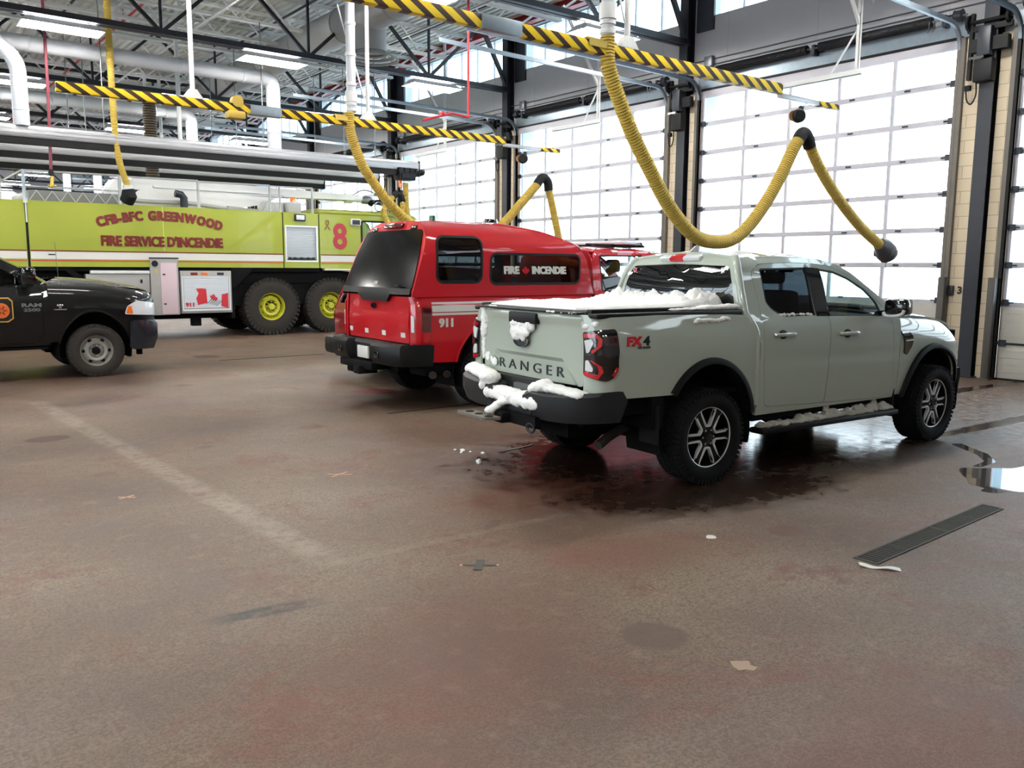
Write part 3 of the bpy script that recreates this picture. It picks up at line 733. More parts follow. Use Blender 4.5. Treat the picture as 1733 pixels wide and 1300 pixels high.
# ------------------------------------------------------------------ exhaust rails
M['rail'] = pm('rail_aluminium', rgb(168, 169, 172), .35, .4, var=.06, vscale=3)
for k, (y, z, lab) in enumerate(((20.0, 4.27, 'long aluminium exhaust rail with black rubber lip, topmost and nearest'), (21.75, 4.18, 'long aluminium exhaust rail with black lip, middle of the three'), (23.6, 4.12, 'long aluminium exhaust rail with black lip, lowest and farthest'))):
    t = thing('exhaust_rail', lab, 'exhaust rail', (0, y, z), 0, 'exhaust rails above the fire truck')
    mb = MB(); xe = 12.25 if k == 0 else (12.0 if k == 1 else 11.2)
    pr = round_poly([(-.10, 0), (.10, 0), (.115, .06), (.115, .20), (.08, .25), (-.08, .25), (-.115, .20), (-.115, .06)], .02, 2)
    mb.prism(pr, (-9.3, 0, 0), (0, 1, 0), (0, 0, 1), (1, 0, 0), xe + 9.3)
    for dz in (.09, .16): mb.b2((-9.3, -.125, dz - .008), (xe, .125, dz + .008))
    mb.build('profile', 'rail', t)
    MB().b2((-9.3, -.085, -.13), (xe, .085, .0)).build('rubber_lip', 'rubber', t)
    mb = MB(); mb.b2((xe, -.12, -.14), (xe + .04, .12, .26), .005); mb.build('end_cap', 'black', t)
    if k == 0:
        mb = MB(); mb.b2((xe - .62, -.17, -.26), (xe - .12, .17, .06), .03); mb.b2((xe - .56, -.2, -.2), (xe - .2, .2, -.1)); mb.tube([(xe + .05, -.1, .0), (xe + .16, -.1, -.05)], .07, 12); mb.tube([(xe + .05, .1, -.02), (xe + .2, .1, -.02)], .09, 12)
        for q in range(4): mb.b2((xe - .66 + .17 * q, -.21, -.05), (xe - .6 + .17 * q, .21, .05))
        mb.build('trolley', 'black', t)
    mb = MB()
    for x in (-6, -2.5, 1, 4.5, 8, 11): mb.tube([(x, 0, .25), (x, 0, 3.1)], .012, 6)
    pieces(mb, 'hanger', 'wire', t)
# ------------------------------------------------------------------ corrugated hoses
def hose(mb, pts, r, pitch=.034, n=14, amp=.11):
    S_ = spline(pts, 24); L_ = [0]
    for a, b in zip(S_, S_[1:]): L_.append(L_[-1] + (b - a).length)
    k = int(L_[-1] / (pitch / 4)); P = []; R2 = []; j = 0
    for i in range(k + 1):
        s = L_[-1] * i / k
        while j < len(L_) - 2 and L_[j + 1] < s: j += 1
        u = (s - L_[j]) / max(1e-9, L_[j + 1] - L_[j]); P.append(S_[j].lerp(S_[j + 1], u)); R2.append(r * (1 + (-1.3 * amp if i % 4 == 0 else amp * .6)))
    mb.tube(P, R2, n); return mb
# hose from the rail trolley to the fire truck
t = thing('exhaust_hose', 'yellow exhaust hose hanging from the exhaust rail end with black elbow', 'hose', (11.9, 20, 2.8))
mb = MB(); hose(mb, [(0, 0, 1.15), (.02, 0, .6), (.03, -.05, .1), (-.1, -.15, -.35)], .075); hose(mb, [(-.1, -.02, .62), (-.15, -.05, .2), (-.2, -.15, -.3)], .075)
hose(mb, [(-.38, 0, .76), (-.62, -.02, .55), (-.68, -.05, .25), (-.45, -.1, -.1), (-.2, -.15, -.3)], .07); mb.build('hose_wall', 'yellow_hose', t, ang=60)
mb = MB(); mb.tube([(-.38, 0, .76), (-.28, 0, .86), (-.16, 0, .82), (-.1, 0, .66)], .085, 12); mb.build('elbow', 'rubber', t)
mb = MB(); mb.lathe([(0, 0), (.05, 0), (.05, .18), (.03, .22), (0, .22)], (-.16, 0, 1.02), (0, 0, 1), 12); mb.build('orange_coupling', 'orange', t)
t = thing('exhaust_hose', 'long slim yellow hose hanging down to the fire truck\'s rear pump box', 'hose', (4.7, 19.95, 3.3))
mb = MB(); hose(mb, [(-.02, 0, 4.2), (-.02, 0, 2.5), (0, 0, 1.2), (.06, 0, .6), (.2, .02, .12)], .065, .03); mb.build('hose_wall', 'yellow_hose', t, ang=60)
mb = MB(); mb.lathe([(0, 0), (.1, 0), (.1, .1), (0, .1)], (.2, .02, .04), (0, 0, 1), 14); mb.build('clamp_collar', 'white_steel', t)
mb = MB(); mb.tube([(.2, .02, .06), (.22, .02, -.08), (.18, .1, -.2)], [.12, .16, .15], 14); mb.build('rubber_nozzle', 'rubber', t)
t = thing('air_hose', 'thin dark red air hose hanging at the left with a brass coupling', 'hose', (3.45, 20, 3.4))
MB().tube(spline([(.03, 0, 4.3), (.02, 0, 2), (-.02, 0, .25)]), .03, 8).build('hose_wall', pm('maroon_rubber', rgb(112, 36, 52), .5), t)
MB().lathe([(0, 0), (.05, 0), (.05, .1), (.03, .14), (0, .14)], (-.02, 0, .14), (0, 0, 1), 12).build('grip', 'rubber', t)
mb = MB(); mb.lathe([(0, -.1), (.035, -.1), (.05, -.06), (.035, .0), (.035, .14), (0, .14)], (-.02, 0, 0), (.1, 0, 1), 12); mb.tube([(-.1, 0, -.06), (.06, 0, -.06)], .02, 8); mb.build('coupling', 'brass', t)
t = thing('ribbed_hose', 'short dark ribbed hose hanging below the far striped boom', 'hose', (6.2, 22.8, 3.9))
mb = MB(); hose(mb, [(0, 0, 2.1), (0, 0, 1), (0, 0, 0)], .15, .06); mb.build('hose_wall', pm('brown_hose', rgb(70, 58, 40), .6), t, ang=60)
# ------------------------------------------------------------------ striped extraction booms
def boom(y, lab, near):
    t = thing('extraction_boom', lab, 'boom', (0, y, 4.16), 0, 'striped extraction booms')
    xa, xb = (3.4 if near else 2.42), 10.2
    mb = MB(); mb.b2((xa if not near else -1.0, -.05, -.065), (5.2, .05, .065), .006); mb.b2((5.62, -.05, -.065), (xb, .05, .065), .006); mb.build('striped_beam', 'hazard', t)
    MB().b2((5.15, -.062, -.075), (5.66, .062, .075), .004).build('joint_sleeve', 'galv', t)
    mb = MB(); mb.b2((xb - .02, -.035, -.11), (11.15, .035, -.05), .005); mb.build('telescopic_tip', 'rail', t)
    MB().b2((11.1, -.04, -.115), (11.6, .04, -.045), .004).build('striped_tip', 'hazard', t)
    mb = MB(); mb.tube([(6.93, 0, .16), (6.93, 0, 2.7)], .078, 16)
    mb.build('pipe', 'duct', t)
    mb = MB()
    for z in (.2, .3, .62, 1.1, 1.6): mb.lathe([(.076, -.03), (.09, -.025), (.09, .025), (.076, .03)], (6.93, 0, z), (0, 0, 1), 16)
    mb.lathe([(.076, 0), (.10, 0), (.10, .17), (.076, .17)], (6.93, 0, .33), (0, 0, 1), 16)
    pieces(mb, 'pipe_collar', 'white_steel', t)
    for x in (7.24, 4.28):
        mb = MB(); mb.tube([(x, 0, .16), (x, 0, 2.3)], .035, 10); mb.prism([(-.15, 0), (.15, 0), (.05, .13), (-.05, .13)], (x, -.05, .065), (1, 0, 0), (0, 0, 1), (0, 1, 0), .1); mb.build('support_post', 'white_steel', t)
    MB().bar((7.2, 0, .35), (6.75, .1, 1.9), .02, .02).build('brace', 'white_steel', t)
    mb = MB(); mb.b2((6.6, -.03, .075), (7.05, .03, .1)); mb.lathe([(.0, -.012), (.05, -.012), (.05, .012), (0, .012)], (6.62, 0, .05), (0, 1, 0), 12); mb.b2((6.6, -.06, .0), (6.9, -.05, .07)); mb.build('winch_bracket', 'brass', t)
    if not near: mb = MB(); mb.b2((4.78, -.1, -.17), (5.06, .1, -.05), .03); mb.lathe([(0, -.06), (.09, -.06), (.09, .06), (0, .06)], (4.95, 0, .1), (0, 1, 0), 14); mb.build('winch_motor', 'yellow_hose', t)
    mb = MB(); mb.tube([(10.85, 0, -.1), (10.7, 0, -.2)], .006, 5); mb.tube([(10.72, 0, -.42), (10.78, 0, -.56)], .005, 5); mb.build('balancer_wire', 'wire', t)
    mb = MB(); mb.lathe([(0, -.045), (.075, -.045), (.095, -.03), (.095, .03), (.075, .045), (0, .045)], (10.66, 0, -.30), (.5, 1, 0), 18); mb.b2((10.68, -.02, -.24), (10.74, .02, -.16)); mb.build('balancer', 'black', t)
    mb = MB(); mb.lathe([(0, -.02), (.075, -.012), (.075, .0), (0, .0)], (10.612, .05, -.30), (.5, 1, 0), 16); mb.build('balancer_cap', pm('tan_cap', rgb(176, 128, 70), .5), t)
    return t
b1 = boom(7.2, 'yellow and black striped boom across the top, above the grey pickup', True)
b2_ = boom(13.4, 'yellow and black striped boom above the red fire pickup, lower left of the other', False)
t = thing('exhaust_hose', 'big yellow ribbed exhaust hose looping down above the grey pickup\'s cab', 'hose', (6.95, 7.2, 2.0))
mb = MB(); hose(mb, [(-.02, 0, 2.32), (0, 0, 2.0), (.20, 0, 1.62), (.42, 0, 1.28), (.73, 0, .90), (1.1, 0, .48), (1.55, 0, .16), (1.98, 0, .075), (2.35, 0, .12), (2.68, 0, .30), (3.05, 0, .64), (3.36, 0, 1.02), (3.60, 0, 1.37), (3.76, 0, 1.57)], .082); mb.build('hose_wall', 'yellow_hose', t, ang=60)
mb = MB(); hose(mb, [(3.98, 0, 1.52), (4.2, 0, 1.28), (4.55, 0, .98), (5.02, 0, .66), (5.55, 0, .36), (6.2, 0, .08)], .074); mb.build('outer_hose', 'yellow_hose', t, ang=60)
mb = MB(); mb.tube(spline([(3.72, 0, 1.52), (3.80, 0, 1.62), (3.88, 0, 1.63), (3.96, 0, 1.56), (4.02, 0, 1.46)], 5), .09, 16); mb.build('elbow', 'rubber', t)
mb = MB(); mb.tube([(6.08, 0, .14), (6.2, 0, .1), (6.3, 0, .02), (6.38, 0, -.06)], [.1, .14, .17, .14], 14); mb.b2((6.22, -.18, -.06), (6.36, .18, .06), .03); mb.build('nozzle', pm('nozzle_rubber', rgb(66, 66, 70), .5, bump=.2), t)
MB().tube([(6.3, 0, -.06), (6.32, 0, -.25)], .006, 5).build('pull_cord', 'wire', t)
t = thing('exhaust_hose', 'yellow exhaust hose sagging behind the red pickup\'s cap with black elbow', 'hose', (6.9, 13.4, 2.0))
mb = MB(); hose(mb, [(-.02, 0, 2.32), (0, 0, 2.0), (.15, 0, 1.6), (.30, 0, 1.34), (.76, 0, .82), (1.3, 0, .42), (1.9, 0, .22), (2.5, 0, .25), (3.0, 0, .42), (3.3, 0, .6), (3.75, 0, 1.02), (4.15, 0, 1.40)], .082); mb.build('hose_wall', 'yellow_hose', t, ang=60)
mb = MB(); hose(mb, [(4.42, 0, 1.36), (4.5, 0, 1.1), (4.62, 0, .7), (4.75, 0, .25), (4.85, 0, -.1)], .074); mb.build('outer_hose', 'yellow_hose', t, ang=60)
mb = MB(); mb.tube(spline([(4.12, 0, 1.37), (4.22, 0, 1.5), (4.32, 0, 1.52), (4.41, 0, 1.44), (4.44, 0, 1.28)], 5), .09, 16); mb.build('elbow', 'rubber', t)
MB().tube([(4.85, 0, -.1), (4.88, 0, -.3)], [.1, .15], 14).build('nozzle', 'rubber', t)
# ------------------------------------------------------------------ door track back-hangs
for k, yb in enumerate((9.37, 15.57, 21.77)):
    w_ = ['in front of the bay door beyond the grey pickup', 'in front of the bay door beyond the red pickup', 'in front of the door ahead of the fire truck'][k]
    t = thing('track_hanger', 'white angle-iron hanger ' + w_, 'hanger', (13.45, yb - 1.35, 4.98), 0, 'white hangers before the doors')
    mb = MB(); mb.b2((-.03, -.03, 0), (.03, -.022, 3.0)); mb.b2((-.03, -.03, 0), (-.022, .03, 3.0)); mb.build('post', 'white_steel', t)
    mb = MB(); mb.b2((-.04, -.1, -.05), (.04, 1.55, -.04)); mb.b2((-.04, -.1, -.05), (-.03, 1.55, .04)); mb.build('cross_bar', 'white_steel', t)
    MB().bar((0, 0, .75), (-1.0, .1, 2.3), .05, .05).build('brace', 'white_steel', t)
    MB().bar((0, .02, .7), (0, .55, -.06), .03, .02).build('strut', 'white_steel', t)

# ------------------------------------------------------------------ vehicle helpers
def paint(name, col, ior=1.45):
    m = pm(name, col, .45, 0, 1.0, spec=.15, coat_rough=.03); m.node_tree.nodes['Principled BSDF'].inputs['Coat IOR'].default_value = ior; return m
M['paint_grey'] = paint('sage_grey_paint', rgb(170, 179, 167), 1.6)
M['paint_red'] = paint('fire_red_paint', rgb(186, 18, 30))
M['paint_black'] = paint('black_paint', rgb(5, 6, 7), 1.36)
M['paint_shaded_red'] = paint('shaded_red_paint', rgb(128, 18, 26))  # red darkened so the shade sits in the paint
M['trim'] = pm('satin_black_trim', rgb(13, 14, 15), .5, bump=.06, bscale=400, spec=.25)
M['gloss_black'] = pm('gloss_black', rgb(12, 13, 15), .08, coat=1)
M['underbody'] = pm('underbody_black', rgb(10, 10, 11), .85, spec=.15)
M['bumper_dark'] = pm('dark_grey_bumper', rgb(30, 31, 34), .5, spec=.3, bump=.08, bscale=300)
M['tyre'] = pm('tyre_rubber', rgb(14, 14, 15), .8, bump=.2, bscale=150, spec=.2)
M['tyre_dusty'] = pm('dusty_tyre_rubber', rgb(50, 47, 44), .85, bump=.2, bscale=150, spec=.15)
M['tint_dark'] = glassm('privacy_glass', (.02, .024, .028, 1), .55)
M['tint_mid'] = glassm('tinted_glass', (.13, .15, .155, 1), .8)
M['tint_lite'] = glassm('green_glass', (.72, .84, .84, 1))
M['seat'] = pm('dark_seat_cloth', rgb(34, 36, 38), .85)
M['red_lens'] = pm('red_lamp_lens', rgb(190, 14, 30), .12, coat=1)
M['dark_red_lens'] = pm('dark_red_lens', rgb(84, 10, 18), .1, coat=1)
M['clear_lens'] = pm('clear_lamp_lens', rgb(216, 220, 224), .12, coat=1)
M['white_mark'] = pm('white_reflective', rgb(214, 212, 206), .45)
M['smoke_lens'] = pm('smoked_lens', rgb(16, 13, 14), .08, coat=1)
def mirror(mb):
    o = MB(); o.v = [(x, -y, z) for x, y, z in mb.v]; o.f = [f[::-1] for f in mb.f]; o.m = list(mb.m); return o
def both(mb, name, m, parent, **k):
    """the same panel on either flank of a vehicle (mb is the right-hand one)"""
    k.setdefault('recalc', False)
    a = mb.build(name, m, parent, **k); b = mirror(mb).build(name, m, parent, **k); return a, b
def sideS(P, plan=lambda u: (u, 0.0), dz=None):
    tab = smooth_tab(P, 4)
    def S(u, v):
        x, ins = plan(u); z = v + (dz(u, v) if dz else 0)
        return V((x, -(interp(tab, v) - ins), z))
    return S
def strip(path, mb, S, w, off=.004, h=.006, res=.05):
    """raised flat strip of width w following a 2-D path on a surface"""
    P = [V(p) for p in path]; L, R2 = [], []
    for i, p in enumerate(P):
        d = (P[min(i + 1, len(P) - 1)] - P[max(i - 1, 0)]).normalized(); n = V((-d.y, d.x)); L.append(p + n * w / 2); R2.append(p - n * w / 2)
    return panel(mb, [tuple(p) for p in R2 + L[::-1]], [], S, res, h + off, off + h)
def flare(mb, S, cx, cz, a, b, t0, t1, wd=.06, bulge=.035, n=28, depth=.07):
    """wheel arch moulding"""
    rows = []
    for i in range(n + 1):
        t = radians(t0 + (t1 - t0) * i / n); row = []
        for k, off in ((1.0, .002), (.92, bulge * .8), (.55, bulge), (.08, bulge), (0, bulge * .85), (-.02, -depth)):
            u, v = cx + (a + wd * k) * cos(t), cz + (b + wd * k) * sin(t); p = S(u, v); row.append(V((p.x, p.y - off, p.z)))
        rows.append(row)
    k = len(rows[0]); vs = [p for r in rows for p in r]
    mb.add(vs, [(i * k + j, (i + 1) * k + j, (i + 1) * k + j + 1, i * k + j + 1) for i in range(n) for j in range(k - 1)]); return mb
def wheel_well(mb, cx, cz, a, b, y0, y1, n=20):
    vs = []; 
    for i in range(n + 1):
        t = radians(-25 + 230 * i / n); u, v = cx + a * cos(t), max(.28, cz + b * sin(t)); vs += [(u, y0, v), (u, y1, v)]
    mb.add(vs, [(2 * i, 2 * i + 1, 2 * i + 3, 2 * i + 2) for i in range(n)])
    o = [(cx + a * cos(radians(-25 + 230 * i / n)), y1, max(.28, cz + b * sin(radians(-25 + 230 * i / n)))) for i in range(n + 1)]
    mb.add(o, [tuple(range(n + 1))]); return mb
def tyre_mb(R, W, rim, n=56, tread=True, lug=.012, rows=3):
    """tyre about the y axis, outer face towards -y"""
    mb = MB(); w = W / 2; h = R - rim
    pr = [(rim, w * .80), (rim + .012, w * .90), (rim + h * .30, w * .99), (rim + h * .55, w), (R - h * .22, w * .95), (R - .012, w * .80), (R - .006, w * .6), (R - .006, -w * .6), (R - .012, -w * .80), (R - h * .22, -w * .95), (rim + h * .55, -w), (rim + h * .30, -w * .99), (rim + .012, -w * .90), (rim, -w * .80)]
    mb.lathe(pr, (0, 0, 0), (0, -1, 0), n)
    if tread:
        for k in range(n):
            t = 2 * pi * k / n
            for j in range(rows + 2):
                yy = -w * .78 + 2 * w * .78 * j / (rows + 1); tt = t + (pi / n if j % 2 else 0); r = R - .004 - (.006 if j in (0, rows + 1) else 0)
                wy = 2 * w * .78 / (rows + 1) * .72
                Rm = Matrix(((cos(tt), 0, -sin(tt)), (0, 1, 0), (sin(tt), 0, cos(tt)))).transposed()
                Rm = Matrix(((cos(tt), 0, sin(tt)), (0, 1, 0), (-sin(tt), 0, cos(tt))))
                mb.box((r * sin(tt), yy, r * cos(tt)), (2 * pi * R / n * .62, wy, lug), Rm)
            for sgn in (-1, 1):
                tt = t + (.4 if sgn > 0 else 0) * 2 * pi / n; Rm = Matrix(((cos(tt), 0, sin(tt)), (0, 1, 0), (-sin(tt), 0, cos(tt))))
                mb.box(((R - h * .17) * sin(tt), sgn * w * .93, (R - h * .17) * cos(tt)), (2 * pi * R / n * (.62 if k % 2 else .45), .016, h * .24), Rm)
    return mb
M['rim_black'] = pm('wheel_black', rgb(9, 9, 10), .4, spec=.3)
def rim_ranger(parent, wy, R):
    """black six-pocket wheel with machined V outlines; outer face towards -y at wy"""
    mb = MB(); mb.lathe([(R, wy + .03), (R * 1.0, wy + .0), (R * .965, wy - .004), (R * .94, wy + .035), (R * .93, wy + .20), (.0, wy + .20)], (0, 0, 0), (0, 1, 0), 48)
    f = wy + .028                                    # spokes: six pairs
    for k in range(6):
        a = radians(60 * k + 30)
        for da in (-3.6, 3.6):
            t1 = a + radians(da); t0 = a + radians(da * 1.3)
            p = V((sin(t0) * R * .2, f + .012, cos(t0) * R * .2)); q = V((sin(t1) * R * .97, f, cos(t1) * R * .97))
            mb.bar(p, q, .040, .05, .006)
    mb.lathe([(0, f - .012), (R * .2, f - .012), (R * .36, f - .004), (R * .40, f + .03), (.0, f + .05)], (0, 0, 0), (0, 1, 0), 36)
    rim = mb.build('rim', M['rim_black'], parent)
    mb = MB()
    for k in range(6):
        a = radians(60 * k); P = []
        for da, r in ((-21.0, .965), (-22.0, .86), (-13, .37), (13, .37), (22.0, .86), (21.0, .965)):
            P.append(V((sin(a + radians(da)) * R * r, f - .003 - .006 * (r < .5), cos(a + radians(da)) * R * r)))
        for p, q in zip(P, P[1:]): mb.bar(p, q, .031, .016, .002)
    mb.lathe([(R * .955, wy - .004), (R * .985, wy - .008), (R * 1.0, wy + .004), (R * .955, wy + .004)], (0, 0, 0), (0, 1, 0), 60)
    mb.build('machined_outline', 'silver', parent)
    mb = MB(); mb.lathe([(0, f - .03), (.026, f - .03), (.032, f - .012), (.032, f)], (0, 0, 0), (0, 1, 0), 24); mb.build('hub_cap', 'black', parent)
    mb = MB()
    for k in range(6):
        t = radians(60 * k + 30); mb.lathe([(0, f - .026), (.010, f - .026), (.011, f)], (sin(t) * .062, 0, cos(t) * .062), (0, 1, 0), 6)
    mb.build('lug_nuts', 'chrome', parent)
def rim_steel(parent, wy, R, m, holes=8, hub='black', hole_r=.75, dish=.05):
    """stamped steel wheel with hand holes"""
    mb = MB(); pr = [(R, wy + .04), (R, wy), (R * .96, wy - .006), (R * .93, wy + .012), (R * .90, wy + .05), (R * .84, wy + dish), (R * .78, wy + dish * .75), (R * .62, wy + dish * .2), (R * .46, wy + dish * .35), (R * .40, wy + dish * .8), (R * .2, wy + dish), (0, wy + dish)]
    mb.lathe(pr, (0, 0, 0), (0, 1, 0), 48); mb.build('rim', m, parent)
    mb = MB()
    for k in range(holes):
        t = 2 * pi * (k + .5) / holes; mb.sphere((sin(t) * R * hole_r, wy + dish * .55, cos(t) * R * hole_r), R * .14, 10, (1, .35, .8))
    pieces(mb, 'hand_hole', 'underbody', parent)
    mb = MB(); mb.lathe([(0, wy - .0), (R * .22, wy + .0), (R * .25, wy + dish)], (0, 0, 0), (0, 1, 0), 24); mb.build('hub_cap', hub, parent)
    mb = MB()
    for k in range(8):
        t = 2 * pi * k / 8; mb.lathe([(0, wy + dish * .1), (R * .045, wy + dish * .1), (R * .05, wy + dish)], (sin(t) * R * .36, 0, cos(t) * R * .36), (0, 1, 0), 6)
    mb.build('lug_nuts', m if hub != 'black' else 'dark_steel', parent)
def add_wheel(root, x, y, R, W, rimR, rimf, side, steer=0, tm='tyre', **k):
    """a wheel as one part of the vehicle: tyre with rim, outline, cap as its own pieces. side -1 = right flank"""
    o = tyre_mb(R, W, rimR, **k).build('wheel', tm, root)
    rimf(o, -W * .38, rimR * 1.02)
    o.location = (x, y, R - .004); o.rotation_euler = (0, 0, radians(steer) + (0 if side < 0 else pi)); return o
def copy_wheel(o, root, x, y, side, steer=0):
    c = dup(o, (x, y, o.location.z)); c.parent = root; c.rotation_euler = (0, 0, radians(steer) + (0 if side < 0 else pi)); return c
def cab_interior(root, x0, xd, y, zf, zs, zt, rear=True):
    """seats, dashboard and steering wheel"""
    mb = MB(); mb.b2((x0, -y, zf - .05), (xd + .5, y, zf)); mb.build('cab_floor', 'underbody', root)
    mb = MB(); mb.b2((xd - .05, -y + .03, zs + .12), (xd + .55, y - .03, zs + .34), .08); mb.b2((xd + .1, -y, zf), (xd + .2, y, zs + .2)); mb.build('dashboard', 'seat', root)
    mb = MB(); mb.tube([V((xd - .16, .38, zs + .30)) + V((-.08 * sin(t), .19 * cos(t), .17 * sin(t))) for t in [2 * pi * k / 24 for k in range(24)]], .016, 8, closed=True); mb.tube([(xd, .38, zs + .24), (xd - .16, .38, zs + .30)], .03, 8); mb.build('steering_wheel', 'black', root)
    def seat(x, yy, w):
        mb = MB(); mb.box((x + .02, yy, zs - .05), (.5, w, .16), None, .05); mb.box((x - .27, yy, zs + .28), (.14, w * .95, .62), Matrix.Rotation(-.2, 3, 'Y'), .05); mb.build('seat', 'seat', root)
    for yy in (-.38, .38):
        seat(xd - .62, yy, .5); MB().box((xd - .99, yy, zs + .74), (.09, .26, .19), Matrix.Rotation(-.15, 3, 'Y'), .04).build('headrest', 'seat', root)
    if rear:
        seat(x0 + .42, 0, 1.3)
        for yy in (-.42, .42): MB().box((x0 + .08, yy, zs + .68), (.09, .25, .16), Matrix.Rotation(-.15, 3, 'Y'), .04).build('headrest', 'seat', root)
# ------------------------------------------------------------------ grey crew-cab pickup
TA = radians(-3.9)
G = thing('pickup_truck', 'sage grey crew cab pickup with snow on its bed cover and bumper', 'pickup truck', (5.41, 5.22, 0), TA)
PB = [(.40, .86), (.50, .885), (.62, .905), (.80, .915), (1.0, .918), (1.12, .918), (1.20, .912), (1.26, .900), (1.285, .884), (1.33, .872), (1.37, .856), (1.392, .83)]
PC = [(.40, .86), (.50, .885), (.62, .905), (.80, .915), (.90, .917), (.945, .912), (1.0, .917), (1.12, .918), (1.20, .912), (1.26, .900), (1.30, .880), (1.36, .845), (1.50, .795), (1.65, .740), (1.75, .690), (1.80, .655), (1.84, .600)]
RR = .14
def plan_r(u):
    ins = 0; x = u
    if u < -.99:
        s = (-.99 - u) / RR
        if s < pi / 2: x = -.99 - RR * sin(s); ins = RR * (1 - cos(s))
        else: x = -.99 - RR; ins = RR + (s - pi / 2) * RR
    elif u > 3.45:
        t = min((u - 3.45) / .62, pi / 2); x = 3.45 + .62 * sin(t); ins = .40 * (1 - cos(t))
    return x, ins
SB = sideS(PB, plan_r); SC = sideS(PC)
def fdz(u, v):
    w = min(1, max(0, (v - .7) / .5)); w = w * w * (3 - 2 * w)
    return w * interp([(2.6, .02), (3.0, .015), (3.3, -.01), (3.6, -.055), (3.9, -.13), (4.2, -.20)], u)
PF = [(.40, .86), (.50, .885), (.62, .905), (.80, .915), (1.0, .917), (1.06, .914), (1.10, .900), (1.14, .876), (1.18, .846), (1.22, .806), (1.25, .768), (1.265, .74), (1.27, .72)]
SF = sideS(PF, plan_r, fdz)
# box sides
ar = arc(.02, .39, .50, .585, 141, 17, 24)
out = [(-1.265, .80), (-1.10, .772), (ar[0][0], .757)] + ar + [(.575, .56)] + round_poly([(.575, .60), (.575, 1.20), (.54, 1.30, .05), (.445, 1.352, .04), (.3, 1.36)], .02)[3:-3] + [(.3, 1.362), (-.6, 1.378), (-1.265, 1.388)]
both(panel(MB(), out, [], SB, .05, .02), 'bed_side', 'paint_grey', G)
# tailgate
def ST(y, z):
    x = -1.135
    x -= .028 * math.exp(-((z - 1.355) / .035) ** 2)
    zl = 1.035 if abs(y) < .46 else 1.035 - (abs(y) - .46) * 1.1
    t = min(1, max(0, (zl - z) / .03)); x += .026 * t * t * (3 - 2 * t)
    x += .03 * (y / .7) ** 4
    return V((x, y, z))
tg = round_poly([(-.695, .845), (.695, .845), (.70, 1.385), (-.70, 1.385)], .03)
panel(MB(), [(-y, z) for y, z in tg], [], lambda a, b: ST(-a, b), .03, .03).build('tailgate', 'paint_grey', G, recalc=False)
mb = MB(); add_text(mb, 'RANGER', .115, lambda x, y, z: ST(-x, .925 + y) + V((-.004 - z, 0, 0)), bold=-.001, ext=.004, spacing=1.55, sx=1.52)
mb.build('tailgate_lettering', 'dark_steel', G)
mb = MB(); mb.b2((-1.185, -.17, 1.285), (-1.12, .21, 1.372), .012); mb.build('tailgate_handle', 'black', G)
mb = MB(); mb.lathe([(0, 0), (.105, 0), (.10, .012), (.085, .014), (.08, .008), (0, .008)], (0, 0, 0), (-1, 0, 0), 32)
mb.v = [(-1.155 + (x), y * 1.0 + .055, z * .52 + 1.145) for x, y, z in mb.v]; em = mb.build('oval_emblem', 'dark_steel', G)
mb = MB(); mb.lathe([(.092, .012), (.104, .012), (.104, .016), (.092, .016)], (0, 0, 0), (-1, 0, 0), 32); mb.v = [(-1.155 + x, y + .055, z * .52 + 1.145) for x, y, z in mb.v]; mb.build('chrome_ring', 'chrome', em)
mb = MB(); mb.tube(spline([(-1.171, .12, 1.15), (-1.171, .09, 1.165), (-1.171, .075, 1.135), (-1.171, .05, 1.16), (-1.171, .03, 1.14), (-1.171, 0, 1.155), (-1.171, -.02, 1.135), (-1.171, -.04, 1.155)], 4), .005, 5); mb.build('script_mark', 'chrome', em)
mb = MB(); mb.b2((-1.175, -.69, 1.386), (-1.08, .69, 1.402), .005); mb.build('tailgate_cap', 'black', G)
# tail lamps wrapping the corner
lo = round_poly([(-1.255, .945, .02), (-1.06, .905, .03), (-.985, .955, .05), (-.965, 1.12), (-.98, 1.285, .03), (-1.255, 1.262, .03)], .02)
for s, mb in ((-1, panel(MB(), lo, [], SB, .03, .03, .014)),):
    a, b = both(mb, 'tail_lamp', 'smoke_lens', G)
    for par, mir in ((a, False), (b, True)):
        def put(m2, nm, mt):
            (mirror(m2) if mir else m2).build(nm, mt, par, recalc=False)
        put(strip([(-1.235, 1.235), (-1.13, 1.24), (-1.105, 1.21), (-1.115, 1.15), (-1.17, 1.115)], MB(), SB, .028, .016), 'red_lens', 'red_lens')
        put(strip([(-1.17, 1.07), (-1.115, 1.03), (-1.10, .98), (-1.12, .938), (-1.235, .962)], MB(), SB, .03, .016), 'red_lens', 'red_lens')
        put(strip([(-1.08, 1.225), (-.995, 1.23), (-.99, 1.18), (-1.07, 1.175)], MB(), SB, .012, .016), 'red_lens', 'dark_red_lens')
        put(strip([(-1.02, .945), (-.992, .985), (-.985, 1.02)], MB(), SB, .02, .016), 'red_lens', 'red_lens')
        put(panel(MB(), round_poly([(-1.235, 1.20), (-1.165, 1.215), (-1.15, 1.19), (-1.19, 1.115), (-1.215, 1.11)], .008), [], SB, .02, .01, .022), 'clear_lens', 'clear_lens')
        put(panel(MB(), round_poly([(-1.225, 1.055), (-1.195, 1.06), (-1.155, 1.0), (-1.16, .975), (-1.225, .98)], .008), [], SB, .02, .01, .022), 'clear_lens', 'clear_lens')
        put(panel(MB(), round_poly([(-1.21, 1.10), (-1.17, 1.10), (-1.09, 1.17), (-.985, 1.17), (-.98, 1.01), (-1.08, 1.01), (-1.17, 1.065), (-1.21, 1.07)], .01), [], SB, .03, .01, .026), 'dark_bar', 'smoke_lens')
